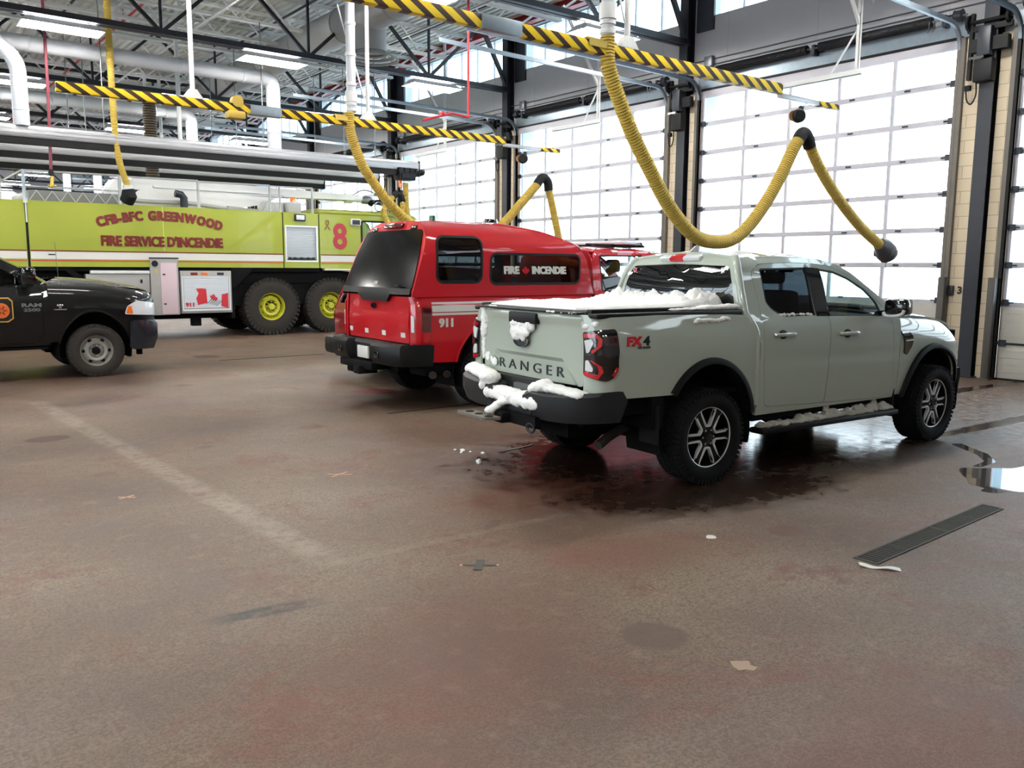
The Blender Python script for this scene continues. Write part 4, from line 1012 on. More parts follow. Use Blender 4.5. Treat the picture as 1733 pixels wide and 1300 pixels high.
# FX4 decal
mb = MB(); heavy_text(mb, 'FX', .092, lambda x, y, z: SB(-.815 + x + y * .12, 1.188 + y) + V((0, -.003 - z, 0)), .005, bold=.002, ext=.001, sx=1.3); mb.build('flank_decal', 'red_lens', G)
mb = MB(); heavy_text(mb, '4', .092, lambda x, y, z: SB(-.688 + x + y * .12, 1.188 + y) + V((0, -.003 - z, 0)), .003, bold=.002, ext=.001, sx=1.35); add_text(mb, 'OFF ROAD', .022, lambda x, y, z: SB(-.715 + x, 1.142 + y) + V((0, -.003 - z, 0)), bold=.001, ext=.0008, sx=1.2); mb.build('flank_decal', 'trim', G)
# bed rails, soft cover
mb = MB()
for s in (-1, 1):
    mb.b2((-1.12, s * .735, 1.36), (.44, s * .85, 1.398), .012); mb.b2((-1.10, s * .70, 1.385), (.42, s * .765, 1.425), .008)
pieces(mb, 'bed_rail_cap', 'trim', G)
mb = MB(); mb.b2((-1.11, -.71, 1.372), (.44, .71, 1.412), .012); mb.build('bed_cover', pm('black_vinyl_cover', rgb(22, 23, 24), .6, bump=.1), G)
mb = MB(); mb.b2((-1.1, -.8, .70), (.46, .8, .74)); mb.b2((-1.05, -.8, .70), (-1.02, .8, 1.35)); mb.build('bed_floor', 'underbody', G)
# cab side shell with door openings, doors, glass
roofz = [(.48, 1.80), (.60, 1.822), (.78, 1.838), (1.1, 1.846), (1.4, 1.842), (1.7, 1.822), (1.90, 1.775)]
cab = [(.60, .50), (.60, 1.10), (.555, 1.24), (.475, 1.36), (.48, 1.5), (.495, 1.63), (.53, 1.76), (.575, 1.81), (.70, 1.833), (.9, 1.84), (1.1, 1.846), (1.4, 1.842), (1.7, 1.822), (1.90, 1.775), (2.06, 1.70), (2.2, 1.61), (2.45, 1.45), (2.63, 1.325), (2.63, 1.24), (2.63, .50)]
rd = round_poly([(.69, .565, .06), (1.512, .535, .01), (1.54, 1.30, .01), (1.505, 1.786, .01), (1.2, 1.79, .01), (.80, 1.775, .05), (.655, 1.70, .05), (.665, 1.45), (.66, 1.34), (.638, 1.22), (.65, .9)], .02)
fd = round_poly([(1.52, .535, .01), (2.45, .508, .07), (2.56, .56, .08), (2.55, .76), (2.51, 1.16), (2.50, 1.30), (2.33, 1.468), (2.16, 1.588), (1.99, 1.685), (1.83, 1.742), (1.70, 1.77), (1.513, 1.786, .01), (1.548, 1.30, .01)], .02)
both(panel(MB(), cab, [rd, fd], SC, .055, .03), 'cab_shell', 'paint_grey', G)
rg = round_poly([(.785, 1.735, .03), (1.41, 1.748, .01), (1.395, 1.545), (1.38, 1.325, .01), (.93, 1.325, .05), (.81, 1.39, .05), (.755, 1.45, .04), (.768, 1.615)], .02)
fg = round_poly([(1.595, 1.738, .01), (1.8, 1.716), (1.99, 1.655), (2.2, 1.55), (2.33, 1.44, .03), (2.37, 1.36, .03), (2.36, 1.298, .02), (1.565, 1.315, .01), (1.59, 1.577)], .02)
from_c = lambda poly, k, c=None: [(p[0] + (c[0] - p[0]) * k, p[1] + (c[1] - p[1]) * k) for p in poly]
def shrink(poly, d):
    n = len(poly); area = sum(poly[i][0] * poly[(i + 1) % n][1] - poly[(i + 1) % n][0] * poly[i][1] for i in range(n)); s = 1 if area > 0 else -1; o = []
    for i in range(n):
        a, b, c = V(poly[i - 1]), V(poly[i]), V(poly[(i + 1) % n]); t = ((c - b).normalized() + (b - a).normalized())
        if t.length < 1e-6: o.append(tuple(b)); continue
        t.normalize(); o.append(tuple(b + V((-t.y, t.x)) * d * s))
    return o
rdi, fdi = shrink(rd, .004), shrink(fd, .004)
dR = both(panel(MB(), rdi, [rg], SC, .05, .025), 'rear_door', 'paint_grey', G)
dF = both(panel(MB(), fdi, [fg], SC, .05, .025), 'front_door', 'paint_grey', G)
for (par, poly, gm) in ((dR, rg, 'tint_dark'), (dF, fg, 'tint_lite')):
    fr = panel(MB(), shrink(poly, -.004), [shrink(poly, .014)], SC, .04, .012, -.001); gl = panel(MB(), shrink(poly, .01), [], SC, .08, 0, -.012)
    for q, mir in ((par[0], 0), (par[1], 1)):
        (mirror(fr) if mir else fr).build('window_seal', 'black', q, recalc=False); (mirror(gl) if mir else gl).build('window_glass', gm, q, recalc=False)
for par, x, z in ((dR, .885, 1.172), (dF, 1.785, 1.150)):
    mb = MB(); y = interp(PC, z)
    mb.tube(spline([(x - .13, -y - .012, z + .008), (x - .10, -y - .038, z + .008), (x, -y - .044, z + .008), (x + .10, -y - .038, z + .008), (x + .13, -y - .012, z + .008)], 5), .017, 10)
    mc = MB(); mc.sphere((x, -y + .006, z), .05, 14, (1.45, .25, .95))
    for q, mir in ((par[0], 0), (par[1], 1)):
        (mirror(mb) if mir else mb).build('door_handle', 'paint_grey', q); (mirror(mc) if mir else mc).build('handle_recess', 'trim', q)
bp = panel(MB(), [(1.388, 1.318), (1.572, 1.314), (1.598, 1.738), (1.408, 1.748)], [], SC, .06, .008, .004); both(bp, 'pillar_cover', 'gloss_black', G)
# cab back wall with rear window, corner rounds
def xb(z): return interp([(.6, .56), (1.2, .54), (1.36, .475), (1.5, .482), (1.63, .497), (1.76, .532), (1.85, .60)], z)
SK = lambda a, z: V((xb(z) - .01 + .02 * (a / .7) ** 2, -a, z))
bk = [(-.86, .9), (.86, .9), (.87, 1.2), (.83, 1.36), (.78, 1.5), (.725, 1.65), (.67, 1.76), (.61, 1.835), (.3, 1.87), (0, 1.88), (-.3, 1.87), (-.61, 1.835), (-.67, 1.76), (-.725, 1.65), (-.78, 1.5), (-.83, 1.36), (-.87, 1.2)]
rw = round_poly([(-.72, 1.40, .05), (.72, 1.40, .05), (.665, 1.60), (.60, 1.755, .05), (0, 1.775), (-.60, 1.755, .05), (-.665, 1.60)], .02)
panel(MB(), bk, [rw], SK, .06, .02).build('cab_back', 'paint_grey', G, recalc=False)
rwg = panel(MB(), shrink(rw, -.012), [], SK, .08, .004, -.004).build('rear_window', pm('rear_privacy_glass', rgb(5, 6, 7), .02, coat=1, coat_rough=0), G, recalc=False)
mb = MB()
for a, z, c in ((.55, 1.715, 0), (-.55, 1.715, 1)):
    for q in range(5):
        t = 2 * pi * q / 5; mb.box((xb(z) - .016, a + .018 * cos(t), z + .018 * sin(t)), (.003, .016, .016), Matrix.Rotation(t, 3, 'X'))
    if c == 0: mb.build('window_sticker', 'red_lens', rwg); mb = MB()
mb.build('window_sticker', 'white_mark', rwg)
for s in (-1, 1):
    mb = MB(); pts = [(xb(z) + .02, s * (interp(PC, z) - .022), z) for z in (.6, .8, 1.0, 1.2, 1.3, 1.36, 1.45, 1.55, 1.65, 1.72, 1.78, 1.82)]
    mb.tube(spline(pts, 3), .034, 12); mb.build('cab_corner', 'paint_grey', G)
mb = MB(); mb.box((.575, 0, 1.832), (.10, .50, .042), Matrix.Rotation(-.5, 3, 'Y'), .015); lampb = mb.build('high_stop_lamp', 'clear_lens', G)
MB().box((.567, .03, 1.832), (.10, .17, .044), Matrix.Rotation(-.5, 3, 'Y'), .012).build('red_lens', 'red_lens', lampb)
# roof, antenna
def SR(x, y):
    w = .612; return V((x, y, interp(smooth_tab(roofz, 3), x) - .008 + .055 * (1 - (y / w) ** 2)))
panel(MB(), [(.575, -.612), (1.2, -.612), (1.88, -.612), (1.95, -.3), (1.97, 0), (1.95, .3), (1.88, .612), (1.2, .612), (.575, .612)], [], SR, .07, .02).build('roof', 'paint_grey', G, recalc=False)
mb = MB(); mb.prism([(-.07, 0), (.06, 0), (.05, .02), (.035, .06), (.02, .065)], (.72, -.01, 1.872), (1, 0, 0), (0, 0, 1), (0, 1, 0), .02); mb.build('antenna_fin', 'white_steel', G)
# windscreen
def SW(y, t):
    k = 1 - (y / .8) ** 2; yb_, yt_ = 1.0, .80
    x = (2.62 + .17 * k) * (1 - t) + (1.88 + .09 * k) * t; z = (1.315 + .02 * k) * (1 - t) + (1.785 + .055 * k) * t
    return V((x, -y * (yb_ * (1 - t) + yt_ * t), z))
ws = [(-.80, 0), (.80, 0), (.80, 1), (-.80, 1)]
panel(MB(), [(-p[0], p[1]) for p in ws][::-1], [], lambda a, b: SW(-a, b), .1, 0).build('windscreen', 'tint_lite', G, recalc=False)
mb = MB(); mb.tube([SW(y, 0.02) + V((0, 0, .01)) for y in [-.8 + .1 * k for k in range(17)]], .03, 8); mb.build('cowl', 'trim', G)
mb = MB(); mb.b2((2.0, -.1, 1.70), (2.03, .1, 1.76), .01); mb.build('inside_mirror', 'black', G)
# fenders with arch, hood, nose
af = arc(3.27, .385, .52, .57, 166, 14, 24)
fo = [(2.64, .52), (af[0][0], .52)] + af + [(3.80, .50), (3.93, .52), (4.02, .62), (4.12, .80), (4.15, .98), (4.13, 1.20), (4.05, 1.265), (3.6, 1.268), (3.0, 1.268), (2.64, 1.268)]
both(panel(MB(), fo, [], SF, .05, .02), 'front_fender', 'paint_grey', G)
def SH(x, y):
    w = .78; e = fdz(x, 1.27); k = 1 - min(1, abs(y) / w) ** 2.2
    fr = 4.09 - .16 * (y / .75) ** 2; d = max(0, x - (fr - .16)) / .16
    return V((x, y, 1.268 + e + .055 * k - .07 * d * d * (1 if k else 1)))
hd = [(2.62, -.78), (3.2, -.775), (3.7, -.74), (3.93, -.68), (4.03, -.45), (4.085, -.2), (4.09, 0), (4.085, .2), (4.03, .45), (3.93, .68), (3.7, .74), (3.2, .775), (2.62, .78), (2.72, .5), (2.78, 0), (2.72, -.5)]
panel(MB(), hd, [], SH, .06, .02).build('hood', 'paint_grey', G, recalc=False)
SN = lambda y, z: V((4.09 - .16 * (y / .75) ** 2 + .03 * math.exp(-((z - .62) / .12) ** 2), y, z))
panel(MB(), [(-.74, .42), (.74, .42), (.74, 1.10), (.0, 1.17), (-.74, 1.10)], [], SN, .08, .05).build('grille', 'trim', G, recalc=False)
panel(MB(), [(-.8, .42), (.8, .42), (.8, .70), (.0, .72), (-.8, .70)], [], lambda y, z: SN(y, z) + V((.05, 0, 0)), .08, .06).build('front_bumper', 'bumper_dark', G, recalc=False)
mb = MB(); mb.b2((4.02, -.62, .92), (4.115, .62, .97), .01); mb.build('grille_bar', 'paint_grey', G)
hl = round_poly([(3.86, .93), (4.10, .90), (4.12, 1.09), (3.92, 1.14)], .03); both(panel(MB(), hl, [], SF, .04, .03, .006), 'headlamp', 'clear_lens', G)
both(panel(MB(), round_poly([(3.81, .70), (3.86, .70), (3.86, .80), (3.82, .82)], .01), [], SF, .04, .01, .008), 'side_marker', 'red_lens', G)
# arch flares, wells
fl = flare(MB(), SB, .02, .39, .50, .585, 143, 14, .055, .03); both(fl, 'arch_flare', 'trim', G)
fl = flare(MB(), SF, 3.27, .385, .52, .57, 170, 12, .055, .032); both(fl, 'arch_flare', 'trim', G)
mb = MB()
for s in (-1, 1):
    wheel_well(mb, .02, .39, .52, .60, s * .89, s * .50); wheel_well(mb, 3.27, .385, .54, .58, s * .88, s * .50)
pieces(mb, 'wheel_well', 'underbody', G, recalc=False)
mb = MB(); mb.b2((-1.08, -.48, .42), (3.95, .48, .72)); mb.b2((.62, -.84, .44), (2.62, .84, .60)); mb.b2((-1.06, -.82, .62), (-.52, .82, .80)); mb.b2((.62, -.85, .5), (.66, .85, 1.2)); mb.b2((3.7, -.7, .4), (4.0, .7, .9))
for s in (-1, 1): mb.b2((-.60, s * .55, .50), (-.48, s * .90, .78)); mb.b2((-1.0, s * .5, .5), (-.5, s * .56, .66))
mb.tube([(0, -.75, .385), (0, .75, .385)], .05, 10); mb.sphere((0, .05, .385), .16, 12); mb.tube([(3.27, -.75, .36), (3.27, .75, .36)], .04, 10)
mb.tube([(-.9, .3, .55), (-.4, .3, .40)], .03); mb.b2((-.8, -.45, .38), (-.2, .1, .60), .08)
mb.build('chassis', 'underbody', G)
mb = MB()
for s in (-1, 1): mb.b2((-.56, s * .72, .38), (-.545, s * .93, .68)); mb.b2((2.60, s * .70, .36), (2.615, s * .90, .60))
pieces(mb, 'mud_flap', 'rubber', G)
# vent behind the front wheel
vt = round_poly([(2.665, 1.135, .01), (2.80, 1.115, .03), (2.845, 1.06, .03), (2.83, .99, .03), (2.745, .90, .02), (2.695, .92, .02), (2.70, 1.0)], .02); both(panel(MB(), vt, [], SF, .03, .02, .012), 'fender_vent', 'gloss_black', G)
both(strip([(2.715, 1.035), (2.835, 1.04)], MB(), SF, .01, .014), 'vent_bar', 'silver', G)
# running boards
mb = MB()
for s in (-1, 1): mb.b2((.60, s * .83, .345), (2.58, s * .985, .395), .015)
pieces(mb, 'running_board', 'trim', G)
mb = MB()
for s in (-1, 1):
    for x in (.95, 1.6, 2.3): mb.bar((x, s * .6, .45), (x, s * .88, .36), .07, .03)
pieces(mb, 'step_bracket', 'underbody', G)
# door mirrors
mb = MB(); mb.box((2.36, -1.03, 1.385), (.13, .22, .16), Matrix.Rotation(.12, 3, 'Z'), .045); mb.bar((2.36, -.83, 1.325), (2.36, -.96, 1.335), .09, .045, .015)
mm = both(mb, 'door_mirror', 'gloss_black', G, recalc=True)
mb = MB(); mb.tube(spline([(2.30, -.93, 1.335), (2.295, -.95, 1.305), (2.295, -1.03, 1.30), (2.30, -1.11, 1.32), (2.305, -1.13, 1.36)], 4), .016, 8)
mc = MB(); mc.box((2.415, -1.03, 1.39), (.06, .215, .155), Matrix.Rotation(.12, 3, 'Z'), .04)
for q, mir in ((mm[0], 0), (mm[1], 1)):
    (mirror(mb) if mir else mb).build('silver_lip', 'silver', q); (mirror(mc) if mir else mc).build('mirror_cap', 'paint_grey', q)
# rear bumper with licence plate pocket and step
def bump_side(s):
    mb = MB(); sec = [(-1.30, .80), (-1.335, .77), (-1.335, .66), (-1.30, .575), (-1.12, .565), (-1.05, .72), (-1.10, .795)]
    rows = []
    for y, dx, dz in ((.22, 0, -.03), (.30, 0, 0), (.5, .005, 0), (.70, .03, .01), (.84, .09, .02), (.915, .20, .03), (.92, .34, .03)):
        rows.append([V((x + dx * (1 if x < -1.2 else .9 if dx < .15 else .55), s * y, z + dz)) for x, z in sec])
    k = len(sec); vs = [p for r in rows for p in r]; fs = [(i * k + j, i * k + (j + 1) % k, (i + 1) * k + (j + 1) % k, (i + 1) * k + j) for i in range(len(rows) - 1) for j in range(k)]
    fs += [tuple(range(k)), tuple((len(rows) - 1) * k + j for j in range(k - 1, -1, -1))]
    return mb.add(vs, fs)
mb = bump_side(-1); m2 = bump_side(1); mb.add(m2.v, m2.f)
mb.b2((-1.325, -.32, .585), (-1.10, .32, .68), .02); mb.b2((-1.17, -.45, .68), (-1.10, .45, .84))
rbm = mb.build('rear_bumper', 'bumper_dark', G)
MB().b2((-1.205, -.20, .690), (-1.165, .10, .80), .004).build('licence_plate', pm('dirty_plate', rgb(70, 74, 72), .6, bump=.2), G)
mb = MB(); mb.b2((-1.42, -.06, .50), (-1.1, .06, .585), .01); mb.b2((-1.34, -.4, .5), (-1.28, .1, .59)); hitch = mb.build('tow_hitch', 'underbody', G)
mb = MB()                                            # perforated hitch step
mb.prism(round_poly([(-.22, 0), (.22, 0), (.27, .14), (-.16, .14)], .03), (-1.44, .12, .535), (0, 1, 0), (-1, 0, 0), (0, 0, 1), .022)
hs = mb.build('hitch_step', 'track_grey', G)
mb = MB()
for q in (-.13, 0.02, .16): mb.lathe([(0, 0), (.035, 0), (.035, .004), (0, .004)], (-1.51, .12 + q, .556), (0, 0, 1), 14)
mb.build('step_holes', 'underbody', hs)
mb = MB(); mb.tube([V((-1.33, -.33 + .05 * cos(t), .50 + .035 * sin(t))) for t in [2 * pi * k / 14 for k in range(14)]], .012, 6, closed=True); mb.build('tow_loop', 'dark_steel', G)
mb = MB(); mb.tube(spline([(-.2, -.42, .45), (-.55, -.55, .46), (-.78, -.62, .42), (-.92, -.655, .37)], 5), .036, 14); mb.build('exhaust_pipe', pm('rusty_exhaust', rgb(60, 54, 50), .55, .4), G)
# wheels
wy = -.83
w0 = add_wheel(G, 0.0, wy, .39, .265, .245, rim_ranger, -1)
copy_wheel(w0, G, 3.27, wy, -1, 2); copy_wheel(w0, G, 0, -wy, 1); copy_wheel(w0, G, 3.27, -wy, 1, 2)
cab_interior(G, .70, 2.35, .80, .62, .95, 1.7)
MB().b2((.62, -.82, .55), (2.62, .82, .62)).build('cab_floor', 'underbody', G)

# ------------------------------------------------------------------ snow
def snow_mass(name, label, shapes, vox=.014, amp=.012, fr=22, m='snow', loc=(5.41, 5.22, 0), rz=TA, seed=0):
    """lumpy snow grown from overlapping blobs: (centre, radii)"""
    bm = bmesh.new()
    for c, r in shapes:
        mt = Matrix.Translation(c) @ Matrix.Diagonal((*r, 1)); bmesh.ops.create_icosphere(bm, subdivisions=2, radius=1, matrix=mt)
    me = D.meshes.new(name); bm.to_mesh(me); bm.free()
    o = D.objects.new(name, me); C.objects.link(o)
    md = o.modifiers.new('r', 'REMESH'); md.mode = 'VOXEL'; md.voxel_size = vox
    bpy.context.view_layer.update()
    me2 = D.meshes.new_from_object(o.evaluated_get(bpy.context.evaluated_depsgraph_get())); o.modifiers.clear(); o.data = me2; D.meshes.remove(me); me2.name = name
    for v in me2.vertices:
        n = noise.noise(V(v.co) * fr + V((seed, 0, 0))) + .5 * noise.noise(V(v.co) * fr * 2.3); v.co += v.normal * amp * n
    me2.materials.clear(); me2.materials.append(M[m]); me2.shade_smooth()
    o.location = loc; o.rotation_euler = (0, 0, rz); o['label'] = label; o['category'] = 'snow'; o['kind'] = 'stuff'; return o
R1 = random.Random(3)
# blanket on the bed cover, deep and clumpy at the cab end, bare along the near edge
def hsnow(x, y):
    e = min((x + 1.06) / .10, (.44 - x) / .03, (.69 - y) / .05)
    near = -.60 + .30 * max(0, min(1, (-.1 - x) / .9)) * .25
    lim = -.62 + .06 * noise.noise(V((x * 3, 0, 0))) + .10 * max(0, min(1, (-.2 - x) / .8))
    e = min(e, (y - lim) / .07)
    if e <= 0: return -.02
    s = min(1, e) ** .5
    base = .030 + .018 * noise.noise(V((x * 4, y * 4, 1)))
    lump = max(0, min(1, (x - .02) / .25)); c = abs(noise.noise(V((x * 7, y * 6, 3)))) + .6 * abs(noise.noise(V((x * 15, y * 14, 9))))
    return s * (base + lump * (.035 + .10 * c)) + .006 * noise.noise(V((x * 40, y * 40, 2)))
mb = MB(); nx, ny = 110, 100; vs = []
for i in range(nx + 1):
    for j in range(ny + 1):
        x = -1.09 + 1.54 * i / nx; y = -.72 + 1.43 * j / ny; vs.append((x, y, 1.412 + hsnow(x, y)))
mb.add(vs, [(i * (ny + 1) + j, (i + 1) * (ny + 1) + j, (i + 1) * (ny + 1) + j + 1, i * (ny + 1) + j + 1) for i in range(nx) for j in range(ny)])
o = mb.build('snow', 'snow', None, ang=180, recalc=False); o.location = (5.41, 5.22, 0); o.rotation_euler = (0, 0, TA); tag(o, 'snow blanket on the black bed cover of the grey pickup, clumpy by the cab', 'snow', None, 'stuff')
def along(p, q, n, r, jit=.3, rj=.3):
    p, q = V(p), V(q); o = []
    for i in range(n):
        c = p.lerp(q, (i + R1.random() * .6) / n); k = 1 + (R1.random() - .5) * 2 * rj
        o.append((tuple(c + V([(R1.random() - .5) * jit * a for a in r])), tuple(a * k for a in r)))
    return o
snow_mass('snow', 'strip of snow on the near bed rail, by the grey pickup\'s cab', along((-.30, -.79, 1.408), (.02, -.79, 1.412), 14, (.05, .035, .010)) + along((.0, -.785, 1.415), (.42, -.78, 1.420), 22, (.05, .04, .022)), .01, .006)
snow_mass('snow', 'snow patch stuck on the shoulder of the grey pickup\'s bed side', along((-.16, -.882, 1.318), (.26, -.878, 1.328), 26, (.03, .012, .014), 1.2, .5), .007, .005, 40)
snow_mass('snow', 'thick snow lump on the far corner of the grey pickup\'s rear bumper', along((-1.27, .33, .815), (-1.13, .80, .84), 26, (.085, .10, .05), .25, .12) + along((-1.28, .30, .79), (-1.31, .40, .75), 6, (.05, .06, .06), .2, .1), .014, .008)
snow_mass('snow', 'snow ridge on the near half of the grey pickup\'s rear bumper', along((-1.26, -.36, .83), (-1.20, -.80, .80), 26, (.075, .06, .036), .2, .12) + along((-1.27, -.29, .80), (-1.27, -.46, .85), 8, (.06, .06, .055), .2, .1), .013, .007)
snow_mass('snow', 'snow filling the step of the rear bumper and spilling on the tow hitch', along((-1.27, -.40, .715), (-1.27, .31, .725), 34, (.065, .06, .045), .2, .1) + along((-1.325, -.38, .68), (-1.325, .30, .70), 30, (.03, .05, .045), .2, .15) + along((-1.35, .03, .66), (-1.46, .08, .58), 6, (.05, .055, .03), .2, .1), .013, .008)
snow_mass('snow', 'wedge of snow hanging below the tailgate handle', along((-1.165, -.10, 1.27), (-1.165, .17, 1.27), 8, (.022, .05, .04)) + along((-1.168, -.04, 1.215), (-1.168, .17, 1.225), 8, (.022, .05, .05)) + along((-1.168, .02, 1.175), (-1.165, .15, 1.185), 5, (.02, .045, .035)), .009, .008)
snow_mass('snow', 'snow frosting down the far edge of the grey tailgate', along((-1.125, .66, 1.38), (-1.115, .69, 1.15), 22, (.02, .035, .045), .8, .5) + along((-1.11, .70, 1.2), (-1.10, .72, .95), 18, (.015, .025, .04), .8, .5) + along((-1.125, .50, 1.385), (-1.12, .70, 1.385), 10, (.02, .05, .02)) + along((-1.108, .64, .98), (-1.118, .50, .92), 12, (.006, .03, .03), 1.6, .5), .009, .008, 40)
snow_mass('snow', 'snow dusting on the near corner post above the tail lamp', along((-1.12, -.72, 1.30), (-1.08, -.80, 1.32), 7, (.02, .03, .02), .8, .4) + along((-1.17, -.30, 1.396), (-1.16, -.66, 1.394), 14, (.012, .03, .008)), .008, .004)
snow_mass('snow', 'dirty snow packed along the running board of the grey pickup', along((.64, -.90, .405), (2.54, -.90, .405), 60, (.04, .055, .022), .5) + along((1.2, -.88, .42), (2.5, -.87, .43), 22, (.03, .03, .025), .8, .6) + [((1.62, -.84, .46), (.04, .03, .05)), ((2.36, -.84, .46), (.05, .03, .06)), ((1.66, -.82, .51), (.05, .02, .02))], .014, .012, 30, 'snow_dirty')
snow_mass('snow', 'crumbs of snow along the rear door window sill of the grey pickup', along((.90, -.85, 1.345), (1.34, -.855, 1.335), 16, (.018, .01, .012), 1.0, .5), .006, .004, 60)
mb = MB(); vs = []; nx, ny = 60, 50
for i in range(nx + 1):
    for j in range(ny + 1):
        x = .66 + 1.15 * i / nx; y = -.52 + 1.08 * j / ny; h = noise.noise(V((x * 3, y * 3, 5))) * .03 + noise.noise(V((x * 9, y * 9, 7))) * .012 + .004
        e = min((x - .66) / .1, (1.81 - x) / .1, (y + .52) / .1, (.56 - y) / .1, 1); vs.append((x, y, SR(x, y).z + (h if e > 0 else -.01) * min(1, max(0, e)) - .002 - .02 * (1 - max(0, e))))
mb.add(vs, [(i * (ny + 1) + j, (i + 1) * (ny + 1) + j, (i + 1) * (ny + 1) + j + 1, i * (ny + 1) + j + 1) for i in range(nx) for j in range(ny)])
o = mb.build('snow', 'snow', None, ang=180, recalc=False); o.location = (5.41, 5.22, 0); o.rotation_euler = (0, 0, TA); tag(o, 'thin patchy snow on the roof of the grey pickup', 'snow', None, 'stuff')
# ------------------------------------------------------------------ red fire pickup with high cap
RA = radians(-1.5)
K = thing('fire_pickup', 'red crew cab fire pickup with high windowed cap over its bed', 'pickup truck', (6.25, 9.43, 0), RA)
PR = [(.4, .93), (.52, .95), (.6, .965), (.8, .975), (1.0, .977), (1.15, .975), (1.25, .967), (1.32, .95), (1.38, .925)]
PRC = [(.4, .93), (.6, .965), (1.0, .975), (1.2, .967), (1.32, .95), (1.40, .905), (1.6, .87), (1.8, .82), (1.9, .79), (1.95, .76), (1.99, .70)]
PCAP = [(1.36, .95), (1.42, .94), (1.5, .925), (1.8, .895), (2.0, .86), (2.10, .81), (2.17, .75), (2.22, .67), (2.26, .57), (2.29, .42), (2.31, .22), (2.315, 0)]
def plan_k(u):
    x, ins = u, 0; r = .10
    if u < -.96:
        s = (-.96 - u) / r
        if s < pi / 2: x = -.96 - r * sin(s); ins = r * (1 - cos(s))
        else: x = -.96 - r; ins = r + (s - pi / 2) * r
    elif u > 4.9:
        t = min((u - 4.9) / .5, pi / 2); x = 4.9 + .5 * sin(t); ins = .28 * (1 - cos(t))
    return x, ins
SKR = sideS(PR, plan_k); SKC = sideS(PRC)
ar = arc(.02, .42, .52, .62, 163, 17, 22)
out = [(-1.16, .80), (-.93, .80), (-.93, .60), (ar[0][0], .585)] + ar + [(.62, .56), (1.72, .56), (1.72, 1.375), (-1.16, 1.375)]
both(panel(MB(), out, [], SKR, .07, .02), 'bed_side', 'paint_red', K)
both(flare(MB(), SKR, .02, .42, .52, .62, 165, 14, .03, .015), 'arch_lip', 'paint_red', K)
# cap shell: rear slope in x, front slope down to the cab
def cx0(z): return -1.10 + .36 * (z - 1.36) / .93 + .0 * z
def cx1(z): return interp([(1.36, 1.74), (1.73, 1.68), (1.96, 1.61), (2.02, 1.52), (2.10, 1.30), (2.19, 1.0), (2.25, .55), (2.29, .2), (2.32, -.1)], z)
SCP = sideS(PCAP)
lz = [1.375, 1.45, 1.55, 1.7, 1.85, 2.0, 2.1, 2.17, 2.22, 2.26, 2.29]
capo = [(cx0(z), z) for z in reversed(lz)] + [(cx1(z), z) for z in lz]
w1 = rrect(-.745, 1.535, -.085, 2.10, .10); w1 = [(x + .05 * (z - 1.535) / .56, z) for x, z in w1]
w2 = rrect(.03, 1.515, 1.50, 1.905, .09); w2 = [(x + .04 * (z - 1.5) / .4, z) for x, z in w2]
both(panel(MB(), capo, [w1, w2], SCP, .07, .02), 'cap_shell', 'paint_red', K)
mb = MB()                                            # crown of the cap
rows = []
xs = [-.735 + (1.60 + .735) * i / 30 for i in range(31)]
def ctop(x): return interp([(-.735, 2.29), (-.5, 2.315), (.1, 2.31), (.55, 2.275), (1.0, 2.20), (1.3, 2.11), (1.52, 2.03), (1.6, 1.97)], x)
for x in xs:
    zt = ctop(x); ze = min(2.29, zt - .015); yw = interp(smooth_tab(PCAP, 4), ze) + .004; rows.append([V((x, -yw * cos(pi * j / 16), ze + (zt - ze + .035 * (x > .4)) * sin(pi * j / 16) ** .8)) for j in range(17)])
vs = [p for r in rows for p in r]
mb.add(vs, [(i * 17 + j, (i + 1) * 17 + j, (i + 1) * 17 + j + 1, i * 17 + j + 1) for i in range(30) for j in range(16)]); mb.build('cap_roof', 'paint_red', K, recalc=False)
# rear end of the cap with lift glass
SRE = lambda a, z: V((cx0(z) - .02 * (1 - (a / .95) ** 2), -a, z))
hwz = lambda z: interp(smooth_tab(PCAP, 4), z)
ro = [(-hwz(z), z) for z in (2.29, 2.26, 2.2, 2.1, 1.95, 1.8, 1.6, 1.42)] + [(hwz(z), z) for z in (1.42, 1.6, 1.8, 1.95, 2.1, 2.2, 2.26, 2.29)]
rgl = round_poly([(-.875, 1.455, .03), (.875, 1.455, .03), (.80, 1.85), (.70, 2.145, .04), (-.70, 2.145, .04), (-.80, 1.85)], .03)
panel(MB(), ro, [rgl], SRE, .07, .02).build('cap_rear_frame', 'paint_red', K, recalc=False)
lift = panel(MB(), shrink(rgl, -.03), [], SRE, .08, .02, .012).build('lift_glass', pm('smoked_lift_glass', rgb(7, 8, 8), .12, spec=.12), K, recalc=False)
panel(MB(), [(-.90, 1.40), (-.42, 1.40), (-.30, 1.31), (.36, 1.31), (.44, 1.40), (.90, 1.40), (.895, 1.475), (-.895, 1.475)], [], lambda a, z: SRE(a, max(z, 1.42)) + V((-.02, 0, min(0, z - 1.42))), .06, .03, .0).build('lift_handle', 'trim', lift, recalc=False)
mb = MB(); add_text(mb, 'LEER', .05, lambda x, y, z: SRE(x - .0, 1.53 + y) + V((-.016 - z, 0, 0)), bold=.001, ext=.001); mb.build('glass_mark', 'white_mark', lift)
mb = MB(); mb.b2((-1.13, -.70, 1.49), (-1.10, -.60, 1.515), .005); mb.build('wiper_latch', 'trim', lift)
mb = MB(); mb.box((-.80, 0, 2.235), (.07, .46, .035), Matrix.Rotation(-.9, 3, 'Y'), .012); cl = mb.build('high_stop_lamp', 'dark_red_lens', K)
for y in (.52, -.50): 
    mb = MB(); mb.box((-.785, y, 2.20), (.08, .13, .045), Matrix.Rotation(-.7, 3, 'Y'), .02); mb.build('strobe_lamp', 'gloss_black', K)
